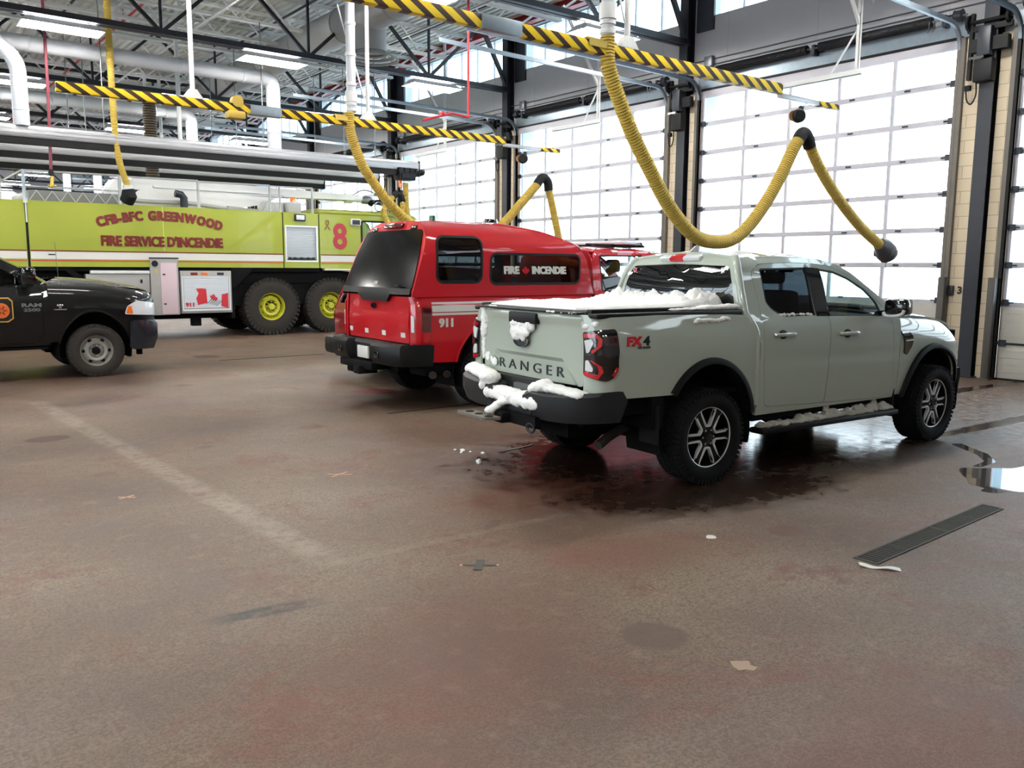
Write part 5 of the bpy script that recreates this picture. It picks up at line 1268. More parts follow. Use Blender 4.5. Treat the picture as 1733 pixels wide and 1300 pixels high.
mb = MB(); mb.lathe([(0, 0), (.045, 0), (.045, .06), (.04, .075), (0, .08)], (-.45, -.35, 2.29), (0, 0, 1), 14); mb.build('green_beacon', pm('green_lens', rgb(20, 96, 70), .2, coat=1), K)
mb = MB(); mb.lathe([(0, 0), (.07, 0), (.085, .03), (.10, .05), (.10, .11), (.085, .14), (0, .15)], (.75, .1, 2.245), (0, 0, 1), 20); mb.build('roof_beacon', 'gloss_black', K)
for w, nm in ((w1, 0), (w2, 1)):
    fr = panel(MB(), shrink(w, -.006), [shrink(w, .022)], SCP, .05, .02, .006); gl = panel(MB(), shrink(w, .018), [], SCP, .1, 0, -.006)
    a, b = both(fr, 'cap_window_frame', 'trim', K)
    for q, mir in ((a, 0), (b, 1)): (mirror(gl) if mir else gl).build('window_glass', 'tint_mid', q, recalc=False)
    if nm == 1:
        mb = MB()
        for txt, x in (('FIRE', .375), ('INCENDIE', .985)):
            heavy_text(mb, txt, .128, lambda x_, y, z, x=x: SCP(x + x_, 1.69 + y) + V((0, -.002 - z, 0)), .006, bold=.003, ext=.001, sx=1.02 if txt == 'FIRE' else .98)
        mb.build('window_lettering', 'white_mark', a)
        leaf = [(0, .075), (.016, .045), (.034, .055), (.03, .02), (.05, .035), (.056, .022), (.075, .026), (.066, .002), (.074, -.006), (.04, -.032), (.044, -.045), (.004, -.04), (.004, -.075)]
        leaf = leaf + [(-x, y) for x, y in leaf[::-1][:-1]]
        panel(MB(), [(.60 + x * .8, 1.69 + y * .85) for x, y in leaf][::-1], [], SCP, .02, 0, .003).build('maple_leaf', 'red_lens', a, recalc=False)
mb = MB(); mb.b2((-.6, -.80, 1.40), (1.6, .80, 1.42)); mb.build('bed_floor', 'underbody', K)
MB().b2((-.72, -.84, 1.50), (-.12, -.80, 1.575), .03).build('reflection_block', 'white_mark', K)  # white block standing in for a snow reflection low in the side glass
both(panel(MB(), [(-1.05, 1.375), (1.70, 1.375), (1.70, 1.392), (-1.05, 1.392)], [], lambda u, v: SCP(u, v) + V((0, .006, 0)), .1, .01), 'cap_gasket', 'black', K)
# reflective stripes and numerals
for z0, z1 in ((1.288, 1.313), (1.197, 1.273), (1.157, 1.185)):
    both(panel(MB(), [(-.83, z0), (1.70, z0), (1.70, z1), (-.835, z1)], [], SKR, .1, 0, .003), 'side_stripe', 'white_mark', K)
mb = MB(); heavy_text(mb, '911', .138, lambda x, y, z: SKR(-.632 + x, 1.062 + y) + V((0, -.004 - z, 0)), .007, bold=.002, ext=.001, sx=1.06); mb.build('numerals', 'white_mark', K)
# tail lamps, tailgate, bumper
lo = round_poly([(-1.11, .845), (-.90, .845), (-.855, .90), (-.845, 1.285), (-1.11, 1.285)], .02); a, b = both(panel(MB(), lo, [], SKR, .04, .03, .012), 'tail_lamp', 'red_lens', K)
for q, mir in ((a, 0), (b, 1)):
    m2 = panel(MB(), round_poly([(-1.10, .96), (-1.06, .96), (-1.06, 1.15), (-1.10, 1.16)], .01), [], SKR, .03, .01, .02); (mirror(m2) if mir else m2).build('clear_lens', 'clear_lens', q, recalc=False)
    m2 = panel(MB(), round_poly([(-.98, .96), (-.862, .96), (-.855, 1.26), (-.98, 1.26)], .02), [], SKR, .04, .01, .018); (mirror(m2) if mir else m2).build('side_lens', 'dark_red_lens', q, recalc=False)
def SKT(a, z): return V((-1.065 - .012 * math.exp(-((z - 1.06) / .10) ** 2) + .02 * (a / .8) ** 4, -a, z))
tgp = panel(MB(), round_poly([(-.80, .82), (.80, .82), (.80, 1.375), (-.80, 1.375)], .02), [], SKT, .05, .03).build('tailgate', 'paint_red', K, recalc=False)
for y in (.74, .27, -.20, -.67): panel(MB(), [(-y - .05, .885), (-y + .05, .885), (-y + .05, .945), (-y - .05, .945)], [], SKT, .1, 0, .003).build('reflector_tape', 'white_mark', tgp, recalc=False)
mb = MB(); mb.lathe([(0, 0), (.062, 0), (.062, .012), (0, .014)], (0, 0, 0), (-1, 0, 0), 24); mb.v = [(x - 1.075, y + .05, z * .6 + 1.245) for x, y, z in mb.v]; mb.build('oval_emblem', 'gloss_black', tgp)
mb = MB(); sec = [(-1.30, .82), (-1.33, .78), (-1.33, .64), (-1.28, .56), (-1.05, .56), (-1.03, .80)]
rows = []
for y, dx in ((-1.0, .42), (-.99, .22), (-.93, .08), (-.75, 0), (-.33, 0), (-.30, .09), (.30, .09), (.33, 0), (.75, 0), (.93, .08), (.99, .22), (1.0, .42)): rows.append([V((x + dx * (1 if x < -1.2 else .5), y, z)) for x, z in sec])
k = 6; mb.add([p for r in rows for p in r], [(i * k + j, i * k + (j + 1) % k, (i + 1) * k + (j + 1) % k, (i + 1) * k + j) for i in range(len(rows) - 1) for j in range(k)] + [tuple(range(k)), tuple(len(rows) * k - 1 - j for j in range(k))])
bmp = mb.build('rear_bumper', 'trim', K)
MB().b2((-1.262, -.13, .595), (-1.235, .16, .745), .004).build('licence_plate', 'white_mark', bmp)
mb = MB(); mb.b2((-1.345, .46, .64), (-1.325, .56, .72), .005); mb.b2((-1.345, -.56, .64), (-1.325, -.46, .72), .005); pieces(mb, 'parking_lamp', 'gloss_black', bmp)
mb = MB(); mb.b2((-1.30, -.3, .46), (-1.05, .6, .56), .02); mb.b2((-1.36, -.08, .40), (-1.1, .08, .50), .01); mb.b2((-1.25, .25, .38), (-1.1, .5, .48), .02); mb.build('tow_hitch', 'underbody', K)
mb = MB()
for x in (-.83, -.63): mb.tube([(x + .25, -.5, .48), (x + .1, -.8, .46), (x, -.97, .445)], .048, 14)
pieces(mb, 'exhaust_tip', 'gloss_black', K)
# cab
cab = [(1.78, .56), (1.78, 1.40), (1.80, 1.75), (1.86, 1.93), (1.94, 1.975), (2.3, 1.99), (2.9, 1.985), (3.4, 1.93), (3.65, 1.80), (3.95, 1.55), (4.12, 1.40), (4.12, .56)]
d1 = round_poly([(1.84, .62), (2.75, .60), (2.78, 1.38), (2.72, 1.945), (2.0, 1.95), (1.86, 1.88), (1.84, 1.4)], .05); d2 = round_poly([(2.765, .60), (3.80, .60), (3.98, .75), (4.0, 1.38), (3.72, 1.66), (3.45, 1.86), (3.2, 1.93), (2.735, 1.945), (2.795, 1.38)], .03)
g1 = round_poly([(1.93, 1.41), (2.70, 1.40), (2.65, 1.905), (1.96, 1.905)], .04); g2 = round_poly([(2.84, 1.40), (3.85, 1.385), (3.68, 1.62), (3.42, 1.82), (3.2, 1.885), (2.80, 1.90)], .03)
both(panel(MB(), cab, [d1, d2], SKC, .08, .03), 'cab_shell', 'paint_red', K)
for dd, gg, nm in ((d1, g1, 'rear_door'), (d2, g2, 'front_door')):
    a, b = both(panel(MB(), shrink(dd, .004), [gg], SKC, .08, .025), nm, 'paint_red', K)
    gl = panel(MB(), shrink(gg, .003), [], SKC, .12, 0, -.01); fr = panel(MB(), shrink(gg, -.006), [shrink(gg, .012)], SKC, .06, .01, .002)
    for q, mir in ((a, 0), (b, 1)): (mirror(gl) if mir else gl).build('window_glass', 'tint_lite', q, recalc=False); (mirror(fr) if mir else fr).build('window_seal', 'black', q, recalc=False)
both(panel(MB(), [(2.72, 1.40), (2.83, 1.40), (2.79, 1.92), (2.67, 1.92)], [], SKC, .1, .01, .004), 'pillar_cover', 'gloss_black', K)
for x in (2.3, 3.05): both(panel(MB(), [(x - .06, 1.945), (x + .06, 1.945), (x + .06, 1.982), (x - .06, 1.982)], [], SKC, .1, 0, .004), 'roof_marker', 'white_mark', K)
panel(MB(), [(1.88, -.72), (3.42, -.72), (3.52, 0), (3.42, .72), (1.88, .72)], [], lambda x, y: V((x, y, interp([(1.86, 1.94), (1.94, 1.98), (2.3, 1.992), (2.9, 1.988), (3.4, 1.93), (3.6, 1.87)], x) + .05 * (1 - (y / .72) ** 2))), .1, .02).build('roof', 'paint_red', K, recalc=False)
panel(MB(), [(-.85, 0), (.85, 0), (.85, 1), (-.85, 1)], [], lambda a, t: V(((4.1 + .15 * (1 - (a / .85) ** 2)) * (1 - t) + (3.42 + .09 * (1 - (a / .85) ** 2)) * t, a * (1 - .16 * t) * -1, 1.40 * (1 - t) + (1.93 + .05 * (1 - (a / .85) ** 2)) * t)), .12, 0).build('windscreen', 'tint_lite', K, recalc=False)
panel(MB(), [(-.93, .7), (.93, .7), (.9, 1.4), (.8, 1.85), (.7, 1.96), (-.7, 1.96), (-.8, 1.85), (-.9, 1.4)], [], lambda a, z: V((1.79 + .07 * max(0, z - 1.6), -a, z)), .12, .02).build('cab_back', 'paint_red', K, recalc=False)
mb = MB()
for s in (-1, 1): mb.tube([(1.98, s * .5, 2.06), (3.1, s * .5, 2.055)], .018, 8)
for x in (2.05, 2.55, 3.05): mb.b2((x - .03, -.56, 2.03), (x + .03, .56, 2.055), .005)
mb.build('roof_rack', 'trim', K)
mb = MB(); mb.b2((2.5, -.62, 2.065), (2.86, .62, 2.12), .02); lb = mb.build('light_bar', 'clear_lens', K)
mb = MB(); mb.b2((2.86, -.5, 2.05), (3.1, -.3, 2.11), .02); mb.b2((2.9, .1, 2.05), (3.1, .4, 2.12), .02); mb.build('light_mount', 'gloss_black', lb)
af = arc(4.46, .42, .54, .62, 165, 15, 20)
both(panel(MB(), [(4.125, 1.38), (4.125, 1.0)] + [p for p in af if p[0] > 4.13] + [(5.05, .58), (5.25, .62), (5.42, .8), (5.42, 1.25), (5.3, 1.34), (4.6, 1.38)], [], SKR, .08, .02), 'front_fender', 'paint_red', K, recalc=True)
panel(MB(), [(4.13, -.92), (5.0, -.90), (5.33, -.7), (5.38, 0), (5.33, .7), (5.0, .90), (4.13, .92)], [], lambda x, y: V((x, y, 1.385 - .05 * max(0, x - 4.6) + .06 * (1 - (y / .92) ** 2) - .12 * max(0, (x - 5.15) / .2) ** 2)), .1, .02).build('hood', 'paint_red', K, recalc=False)
panel(MB(), [(-.85, .5), (.85, .5), (.85, 1.32), (-.85, 1.32)], [], lambda y, z: V((5.34 - .1 * (y / .85) ** 2, y, z)), .15, .06).build('grille', 'trim', K, recalc=False)
MB().b2((5.3, -.95, .5), (5.5, .95, .78), .05).build('front_bumper', 'chrome', K)
mb = MB(); mb.b2((-1.04, -.5, .45), (5.2, .5, .75)); mb.b2((.6, -.9, .5), (4.1, .9, .62)); mb.b2((-1.05, -.93, .62), (-.56, .93, .82)); mb.tube([(0, -.8, .41), (0, .8, .41)], .06, 10); mb.sphere((0, 0, .40), .19, 12); mb.b2((1.75, -.9, .6), (1.8, .9, 1.35))
for s in (-1, 1): mb.b2((-.9, s * .5, .42), (-.5, s * .9, .62), .04)
mb.build('chassis', 'underbody', K)
mb = MB()
for s in (-1, 1): wheel_well(mb, .02, .42, .54, .63, s * .95, s * .5); wheel_well(mb, 4.46, .42, .56, .63, s * .94, s * .5)
pieces(mb, 'wheel_well', 'underbody', K, recalc=False)
for s in (-1, 1):
    mb = MB(); mb.box((3.72, s * 1.12, 1.50), (.12, .22, .30), None, .05); mb.bar((3.75, s * .9, 1.42), (3.73, s * 1.05, 1.44), .08, .05); mb.build('door_mirror', 'gloss_black', K)
k0 = add_wheel(K, 0, -.86, .41, .28, .235, lambda p, w, r: rim_steel(p, w, r, 'gloss_black', 6, 'chrome'), -1); copy_wheel(k0, K, 0, .86, 1); copy_wheel(k0, K, 4.46, -.86, -1); copy_wheel(k0, K, 4.46, .86, 1)
cab_interior(K, 1.86, 3.6, .86, .65, 1.02, 1.9)

# ------------------------------------------------------------------ black pickup at the left edge
BA = radians(-1.0)
B = thing('pickup_truck', 'black pickup with amber shield on its door, parked at the left edge', 'pickup truck', (2.93, 15.22, 0), BA)
PM = [(.42, .93), (.55, .95), (.7, .972), (1.0, .985), (1.15, .98), (1.22, .972), (1.28, .945), (1.36, .93), (1.42, .90), (1.6, .86), (1.8, .80), (1.9, .75), (1.96, .68)]
PMF = [(.42, .93), (.55, .95), (.7, .972), (1.0, .985), (1.15, .98), (1.22, .968), (1.28, .93), (1.33, .86), (1.36, .78)]
def plan_b(u):
    if u < .45: return u, 0
    t = min((u - .45) / .50, pi / 2); return .45 + .50 * sin(t), .34 * (1 - cos(t))
def bdz(u, v):
    w = min(1, max(0, (v - .8) / .4)); w = w * w * (3 - 2 * w); return w * interp([(-.6, .10), (-.2, .085), (.2, .05), (.5, .0), (.8, -.05), (1.2, -.10)], u)
SM = sideS(PM); SMF = sideS(PMF, plan_b, bdz)
ar = arc(0, .42, .50, .56, 166, 8, 22)
both(panel(MB(), [(-.62, .56), (ar[0][0], .56)] + ar + [(.52, .52), (.70, .60), (1.16, .80), (1.16, 1.30), (1.0, 1.355), (.3, 1.36), (-.62, 1.36)], [], SMF, .06, .02), 'front_fender', 'paint_black', B)
both(flare(MB(), SMF, 0, .42, .50, .56, 168, 8, .03, .014), 'arch_lip', 'paint_black', B)
hl = round_poly([(.43, .955, .03), (.47, 1.08, .03), (.62, 1.19, .02), (1.12, 1.20, .02), (1.12, .955, .02)], .02); a, b = both(panel(MB(), hl, [], SMF, .04, .03, .012), 'headlamp', 'clear_lens', B)
m2 = panel(MB(), round_poly([(.45, .97), (.55, .97), (.53, 1.09), (.485, 1.08)], .01), [], SMF, .03, .01, .018)
m2.build('turn_lens', 'orange', a, recalc=False); mirror(m2).build('turn_lens', 'orange', b, recalc=False)
panel(MB(), [(-.62, -.80), (-.2, -.79), (.4, -.76), (.75, -.66), (.90, -.45), (.93, 0), (.90, .45), (.75, .66), (.4, .76), (-.2, .79), (-.62, .80), (-.42, .4), (-.38, 0), (-.42, -.4)], [], lambda x, y: V((x, y, 1.355 + bdz(x, 1.3) + .085 * (1 - abs(y / .8) ** 2.5) - .07 * max(0, (x - .68) / .25) ** 2)), .06, .02).build('hood', 'paint_black', B, recalc=False)
panel(MB(), [(-.66, .72), (.66, .72), (.66, 1.27), (-.66, 1.27)], [], lambda y, z: V((.95 - .05 * (y / .66) ** 2 + .03 * (z < 1.2), y, z)), .1, .06).build('grille', 'gloss_black', B, recalc=False)
mb = MB(); mb.b2((.96, -.5, .97), (1.0, .5, 1.03), .01); mb.b2((.96, -.04, .78), (1.0, .04, 1.25), .01); mb.build('grille_cross', 'chrome', B)
mb = MB(); sec = [(.98, .86), (1.03, .80), (1.03, .58), (.96, .40), (.80, .44), (.82, .84)]; rows = []
for y, dx in ((-.99, -.42), (-.985, -.26), (-.90, -.10), (-.6, -.02), (.6, -.02), (.90, -.10), (.985, -.26), (.99, -.42)): rows.append([V((x + dx * (1 if x > .9 else .75), y, z)) for x, z in sec])
k = 6; mb.add([p for r in rows for p in r], [(i * k + j, i * k + (j + 1) % k, (i + 1) * k + (j + 1) % k, (i + 1) * k + j) for i in range(len(rows) - 1) for j in range(k)] + [tuple(range(k)), tuple(len(rows) * k - 1 - j for j in range(k))])
bm_ = mb.build('front_bumper', pm('blue_sheen_bumper', rgb(24, 28, 36), .25, coat=.6), B); MB().b2((.62, -.84, .30), (.70, -.74, .42), .01).build('tow_hook', 'underbody', bm_)  # blue in the bumper colour stands for a bluish reflection
cab = [(-2.95, .52), (-2.95, 1.44), (-2.9, 1.8), (-2.75, 1.945), (-2.4, 1.965), (-1.75, 1.95), (-1.35, 1.88), (-1.0, 1.70), (-.72, 1.50), (-.62, 1.42), (-.62, .52)]
d1 = round_poly([(-1.82, .56), (-.80, .56), (-.70, .70), (-.70, 1.40), (-.98, 1.645), (-1.33, 1.84), (-1.75, 1.91), (-1.80, 1.905)], .03); d2 = round_poly([(-2.85, .60), (-1.835, .56), (-1.815, 1.905), (-2.4, 1.92), (-2.75, 1.90), (-2.85, 1.6)], .03)
g1 = round_poly([(-1.74, 1.40), (-.86, 1.39), (-1.05, 1.58), (-1.38, 1.78), (-1.72, 1.86)], .03); g2 = round_poly([(-2.74, 1.42), (-1.92, 1.41), (-1.92, 1.865), (-2.65, 1.86)], .04)
both(panel(MB(), cab, [d1, d2], SM, .08, .03), 'cab_shell', 'paint_black', B)
for dd, gg, nm in ((d1, g1, 'front_door'), (d2, g2, 'rear_door')):
    a, b = both(panel(MB(), shrink(dd, .004), [gg], SM, .08, .025), nm, 'paint_black', B); gl = panel(MB(), shrink(gg, .003), [], SM, .12, 0, -.01)
    gl.build('window_glass', 'tint_mid', a, recalc=False); mirror(gl).build('window_glass', 'tint_mid', b, recalc=False)
    if nm == 'front_door':
        sh = [(-.15, .14), (-.10, .19), (.10, .19), (.15, .14), (.15, -.12), (.08, -.17), (-.08, -.17), (-.15, -.12)]; q = (-1.235, 1.055)
        panel(MB(), [(q[0] + x, q[1] + y) for x, y in sh][::-1], [], SM, .08, 0, .002).build('door_shield', pm('amber_print', rgb(196, 150, 50), .5), a, recalc=False)
        panel(MB(), [(q[0] + x * .90, q[1] + y * .90) for x, y in sh][::-1], [], SM, .08, 0, .0035).build('shield_field', 'black', a, recalc=False)
        panel(MB(), [(q[0] + .105 * cos(t), q[1] + .0 + .11 * sin(t)) for t in [2 * pi * k / 20 for k in range(20)]], [], SM, .08, 0, .005).build('shield_disc', pm('rust_orange_print', rgb(206, 96, 26), .5), a, recalc=False)
        mb = MB()
        for t in range(6): mb.box(SM(q[0] + .045 * cos(t * pi / 3), q[1] + .045 * sin(t * pi / 3)) + V((0, -.007, 0)), (.05, .003, .02), Matrix.Rotation(-t * pi / 3, 3, 'Y'))
        mb.build('shield_cross', pm('brown_print', rgb(110, 40, 18), .5), a)
        mb = MB(); mb.tube([(-1.72, -.99, 1.22), (-1.50, -.99, 1.22)], .02, 8); mb.build('door_handle', 'gloss_black', a)
        mb = MB(); add_text(mb, 'RAM', .075, lambda x, y, z: SM(-.845 + x, 1.125 + y) + V((0, -.003 - z, 0)), bold=.003, ext=.002, sx=1.75); add_text(mb, '2500', .062, lambda x, y, z: SM(-.845 + x, 1.055 + y) + V((0, -.003 - z, 0)), bold=.002, ext=.002, sx=1.75); mb.build('door_badge', 'wire', a)
mb = MB(); mb.sphere((-.47, -.985, 1.115), .035, 10, (1.3, .2, .6)); mb.b2((-.49, -.99, 1.07), (-.45, -.98, 1.11)); mb.b2((-.56, -.99, 1.045), (-.38, -.98, 1.065)); mb.build('fender_badge', 'chrome', B)
panel(MB(), [(-2.75, -.70), (-1.75, -.70), (-1.36, -.70), (-1.27, 0), (-1.36, .70), (-2.75, .70)], [], lambda x, y: V((x, y, interp([(-2.8, 1.93), (-2.4, 1.96), (-1.75, 1.945), (-1.36, 1.88), (-1.2, 1.84)], x) + .05 * (1 - (y / .7) ** 2))), .1, .02).build('roof', 'paint_black', B, recalc=False)
panel(MB(), [(-.85, 0), (.85, 0), (.85, 1), (-.85, 1)], [], lambda a, t: V(((-.64 + .20 * (1 - (a / .85) ** 2)) * (1 - t) + (-1.36 + .10 * (1 - (a / .85) ** 2)) * t, -a * (1 - .16 * t), 1.42 * (1 - t) + (1.88 + .05 * (1 - (a / .85) ** 2)) * t)), .12, 0).build('windscreen', 'tint_lite', B, recalc=False)
mb = MB(); mb.tube([V((-.63 + .2 * (1 - (a / .85) ** 2), a, 1.42)) for a in [-.85 + .1 * k for k in range(18)]], .03, 8); mb.build('cowl', 'trim', B)
for s in (-1, 1):
    mb = MB(); mb.box((-.90, s * 1.14, 1.56), (.20, .24, .27), Matrix.Rotation(.1, 3, 'Z'), .05); mb.bar((-.92, s * .88, 1.46), (-.92, s * 1.06, 1.48), .1, .06); mb.build('door_mirror', 'gloss_black', B)
mb = MB(); mb.tube([(-.44, -.82, 1.40), (-.46, -.82, 2.06)], .004, 5); mb.sphere((-.44, -.82, 1.41), .015, 8); mb.build('antenna', 'wire', B)
both(panel(MB(), [(-5.1, .75), (-4.35, .75)] + arc(-3.82, .42, .50, .56, 150, 12, 16) + [(-2.98, .56), (-2.98, 1.42), (-5.1, 1.42)], [], SM, .12, .02), 'bed_side', 'paint_black', B)
mb = MB(); mb.b2((-5.1, -.9, .8), (-5.06, .9, 1.40)); mb.b2((-5.06, -.8, .85), (-3, .8, .9)); mb.b2((-3.02, -.8, .9), (-2.98, .8, 1.45)); mb.build('cargo_bed', 'paint_black', B)
MB().b2((-5.25, -.95, .55), (-5.0, .95, .8), .04).build('rear_bumper', 'trim', B)
mb = MB(); mb.b2((-5.0, -.5, .45), (.85, .5, .78)); mb.b2((-2.9, -.9, .46), (-.65, .9, .58)); mb.tube([(0, -.8, .41), (0, .8, .41)], .06); mb.sphere((.1, .2, .40), .2, 12); mb.tube([(-3.82, -.8, .41), (-3.82, .8, .41)], .06)
mb.build('chassis', 'underbody', B)
mb = MB()
for s in (-1, 1): wheel_well(mb, 0, .42, .52, .57, s * .95, s * .5); wheel_well(mb, -3.82, .42, .52, .57, s * .95, s * .5)
pieces(mb, 'wheel_well', 'underbody', B, recalc=False)
M['rim_grey'] = pm('silver_painted_rim', rgb(150, 148, 142), .4, .3, var=.1)
k0 = add_wheel(B, 0, -.87, .408, .27, .238, lambda p, w, r: rim_steel(p, w, r, 'rim_grey', 6, 'underbody', .72, .06), -1, tm='tyre_dusty', tread=True, lug=.008); copy_wheel(k0, B, 0, .87, 1); copy_wheel(k0, B, -3.82, -.87, -1); copy_wheel(k0, B, -3.82, .87, 1)
cab_interior(B, -2.8, -1.0, .84, .62, 1.05, 1.85)
# ------------------------------------------------------------------ red sport utility behind the red pickup, its paint darkened for shade
U = thing('sport_utility', 'shaded red sport utility vehicle mostly hidden behind the red fire pickup', 'car', (6.02, 11.62, 0), radians(-1))
PU = [(.42, .90), (.6, .94), (.9, .955), (1.05, .945), (1.12, .92), (1.3, .87), (1.5, .80), (1.65, .72), (1.72, .66)]
def plan_u(u):
    if u > .22: return u, 0
    s = (.22 - u) / .2
    return (.22 - .2 * sin(min(s, pi / 2)), .2 * (1 - cos(min(s, pi / 2))))
SU = sideS(PU, plan_u)
g1 = round_poly([(.42, 1.14), (1.15, 1.12), (1.12, 1.60), (.62, 1.58)], .05); g2 = round_poly([(1.25, 1.12), (2.05, 1.10), (2.02, 1.63), (1.22, 1.62)], .04); g3 = round_poly([(2.15, 1.10), (3.15, 1.08), (2.65, 1.55), (2.12, 1.63)], .04)
so = [(-.04, .55), (.40, .55)] + arc(.95, .38, .42, .46, 155, 12, 16) + [(1.4, .45), (3.3, .45)] + arc(3.8, .38, .42, .46, 170, 10, 16) + [(4.25, .5), (4.6, .55), (4.65, .9), (4.3, 1.0), (3.4, 1.07), (2.75, 1.58), (2.4, 1.69), (1.2, 1.72), (.55, 1.70), (.30, 1.62), (.08, 1.15), (-.04, 1.0)]
both(panel(MB(), so, [g1, g2, g3], SU, .08, .02), 'body_side', 'paint_shaded_red', U)
for gg in (g1, g2, g3): both(panel(MB(), shrink(gg, .0), [], SU, .12, 0, -.008), 'window_glass', 'tint_mid', U)
hx = lambda z: interp([(.5, .03), (1.0, .02), (1.12, .06), (1.62, .30), (1.74, .42)], z)
hg = round_poly([(-.72, 1.16), (.72, 1.16), (.60, 1.60), (-.60, 1.60)], .05)
panel(MB(), [(-.80, .62), (.80, .62), (.80, 1.05), (.74, 1.35), (.62, 1.66), (0, 1.72), (-.62, 1.66), (-.74, 1.35), (-.80, 1.05)], [hg], lambda a, z: V((hx(z) - .05 * (1 - (a / .8) ** 2), -a, z)), .08, .02).build('tailgate', 'paint_shaded_red', U, recalc=False)
panel(MB(), hg, [], lambda a, z: V((hx(z) - .05 * (1 - (a / .8) ** 2), -a, z)), .1, 0, -.006).build('rear_window', 'tint_dark', U, recalc=False)
both(panel(MB(), round_poly([(-.02, .80), (.26, .84), (.28, 1.02), (-.02, 1.02)], .03), [], SU, .04, .03, .01), 'tail_lamp', 'dark_red_lens', U)
panel(MB(), [(.4, -.64), (2.5, -.66), (2.75, 0), (2.5, .66), (.4, .64), (.32, 0)], [], lambda x, y: V((x, y, interp([(.3, 1.66), (.6, 1.70), (1.2, 1.72), (2.4, 1.69), (2.8, 1.60)], x) + .04 * (1 - (y / .66) ** 2))), .1, .02).build('roof', 'paint_shaded_red', U, recalc=False)
panel(MB(), [(-.78, 0), (.78, 0), (.78, 1), (-.78, 1)], [], lambda a, t: V(((3.4 + .1 * (1 - (a / .78) ** 2)) * (1 - t) + (2.5 + .2 * (1 - (a / .78) ** 2)) * t, -a * (1 - .16 * t), 1.06 * (1 - t) + 1.69 * t)), .12, 0).build('windscreen', 'tint_lite', U, recalc=False)
panel(MB(), [(3.35, -.90), (4.3, -.85), (4.6, -.5), (4.65, 0), (4.6, .5), (4.3, .85), (3.35, .90), (3.48, 0)], [], lambda x, y: V((x, y, 1.07 - .1 * max(0, x - 3.6) + .05 * (1 - (y / .9) ** 2))), .1, .02).build('hood', 'paint_shaded_red', U, recalc=False)
MB().b2((4.5, -.85, .4), (4.68, .85, .95), .05).build('grille', 'trim', U)
mb = MB(); mb.b2((-.14, -.90, .36), (.25, .90, .64), .07); mb.build('rear_bumper', 'trim', U)
mb = MB(); mb.b2((.1, -.5, .35), (4.5, .5, .6)); mb.b2((1.4, -.88, .40), (3.3, .88, .5)); mb.tube([(.95, -.7, .36), (.95, .7, .36)], .05)
for s in (-1, 1): wheel_well(mb, .95, .38, .44, .47, s * .9, s * .5); wheel_well(mb, 3.8, .38, .44, .47, s * .9, s * .5)
mb.build('chassis', 'underbody', U, recalc=False)
mb = MB()
for s in (-1, 1): mb.tube([(.6, s * .62, 1.76), (2.3, s * .62, 1.77)], .02, 8)
pieces(mb, 'roof_rail', 'trim', U)
k0 = add_wheel(U, .95, -.80, .365, .24, .235, lambda p, w, r: rim_steel(p, w, r, 'silver', 5, 'chrome'), -1, tread=False); copy_wheel(k0, U, .95, .80, 1); copy_wheel(k0, U, 3.8, -.80, -1); copy_wheel(k0, U, 3.8, .80, 1)
# ------------------------------------------------------------------ lime airport fire truck
M['lime'] = paint('lime_yellow_paint', rgb(158, 166, 68)); M['lime'].node_tree.nodes['Principled BSDF'].inputs['Coat Weight'].default_value = .5
M['maroon_print'] = pm('maroon_letters', rgb(108, 16, 14), .5); M['rose_print'] = pm('rose_red_numeral', rgb(168, 38, 54), .5); M['roll'] = pm('white_roller_door', rgb(206, 212, 218), .4); M['grey_panel'] = pm('pale_grey_panel', rgb(154, 152, 148), .5, var=.05)
F = thing('airport_fire_truck', 'long lime yellow airport fire truck with boom on top and numeral 8', 'fire truck', (0, 21.95, 0))
W = 1.5
def SF_(u, v): return V((u, -(W - .02 * max(0, v - 2.4) ** 2), v))
both(panel(MB(), [(3.01, 1.68), (8.60, 1.68), (8.60, 3.02), (8.5, 3.06), (3.01, 3.06)], [], SF_, .4, .05), 'body_panel', 'lime', F)
both(panel(MB(), [(-1.6, 1.68), (2.96, 1.68), (2.96, 3.06), (-1.6, 3.06)], [], SF_, .4, .05), 'rear_body_panel', 'lime', F)
both(panel(MB(), [(8.63, 1.68), (9.57, 1.68), (9.57, 3.05), (8.63, 3.05)], [[(8.66, 1.86), (9.54, 1.86), (9.54, 2.74), (8.66, 2.74)]], SF_, .3, .05), 'locker_panel', 'lime', F)
cw = round_poly([(10.80, 2.30), (11.75, 2.30), (11.75, 2.92), (10.80, 2.92)], .08)
cabs = [(9.60, 1.68), (12.0, 1.40), (12.9, 1.45), (13.0, 2.1), (12.6, 3.0), (12.4, 3.12), (9.60, 3.08)]
both(panel(MB(), cabs, [cw], SF_, .3, .04), 'cab_side', 'lime', F)
fr = panel(MB(), shrink(cw, -.02), [shrink(cw, .03)], SF_, .1, .02, .01); gl = panel(MB(), shrink(cw, .02), [], SF_, .2, 0, -.005)
for q in both(fr, 'cab_window_seal', 'black', F): (gl if q.name == 'cab_window_seal' else mirror(gl)).build('window_glass', 'tint_lite', q, recalc=False)
mb = MB(); mb.b2((3.0, -W + .03, 3.02), (9.6, W - .03, 3.06)); mb.b2((-1.6, -W + .03, 3.02), (2.97, W - .03, 3.06)); mb.build('roof_deck', 'lime', F)
mb = MB(); mb.b2((9.58, -W - .02, 3.07), (12.35, W + .02, 3.15), .03); mb.b2((9.6, -W + .15, 3.12), (12.1, W - .15, 3.20), .04); mb.build('cab_roof', 'lime', F)
MB().b2((-1.65, -W, .9), (-1.6, W, 3.05)).build('rear_panel', 'lime', F)
panel(MB(), [(-1.45, 1.1), (1.45, 1.1), (1.45, 2.0), (-1.45, 2.0)], [], lambda a, z: V((12.95, a, z)), .5, .05).build('cab_nose', 'lime', F, recalc=False)
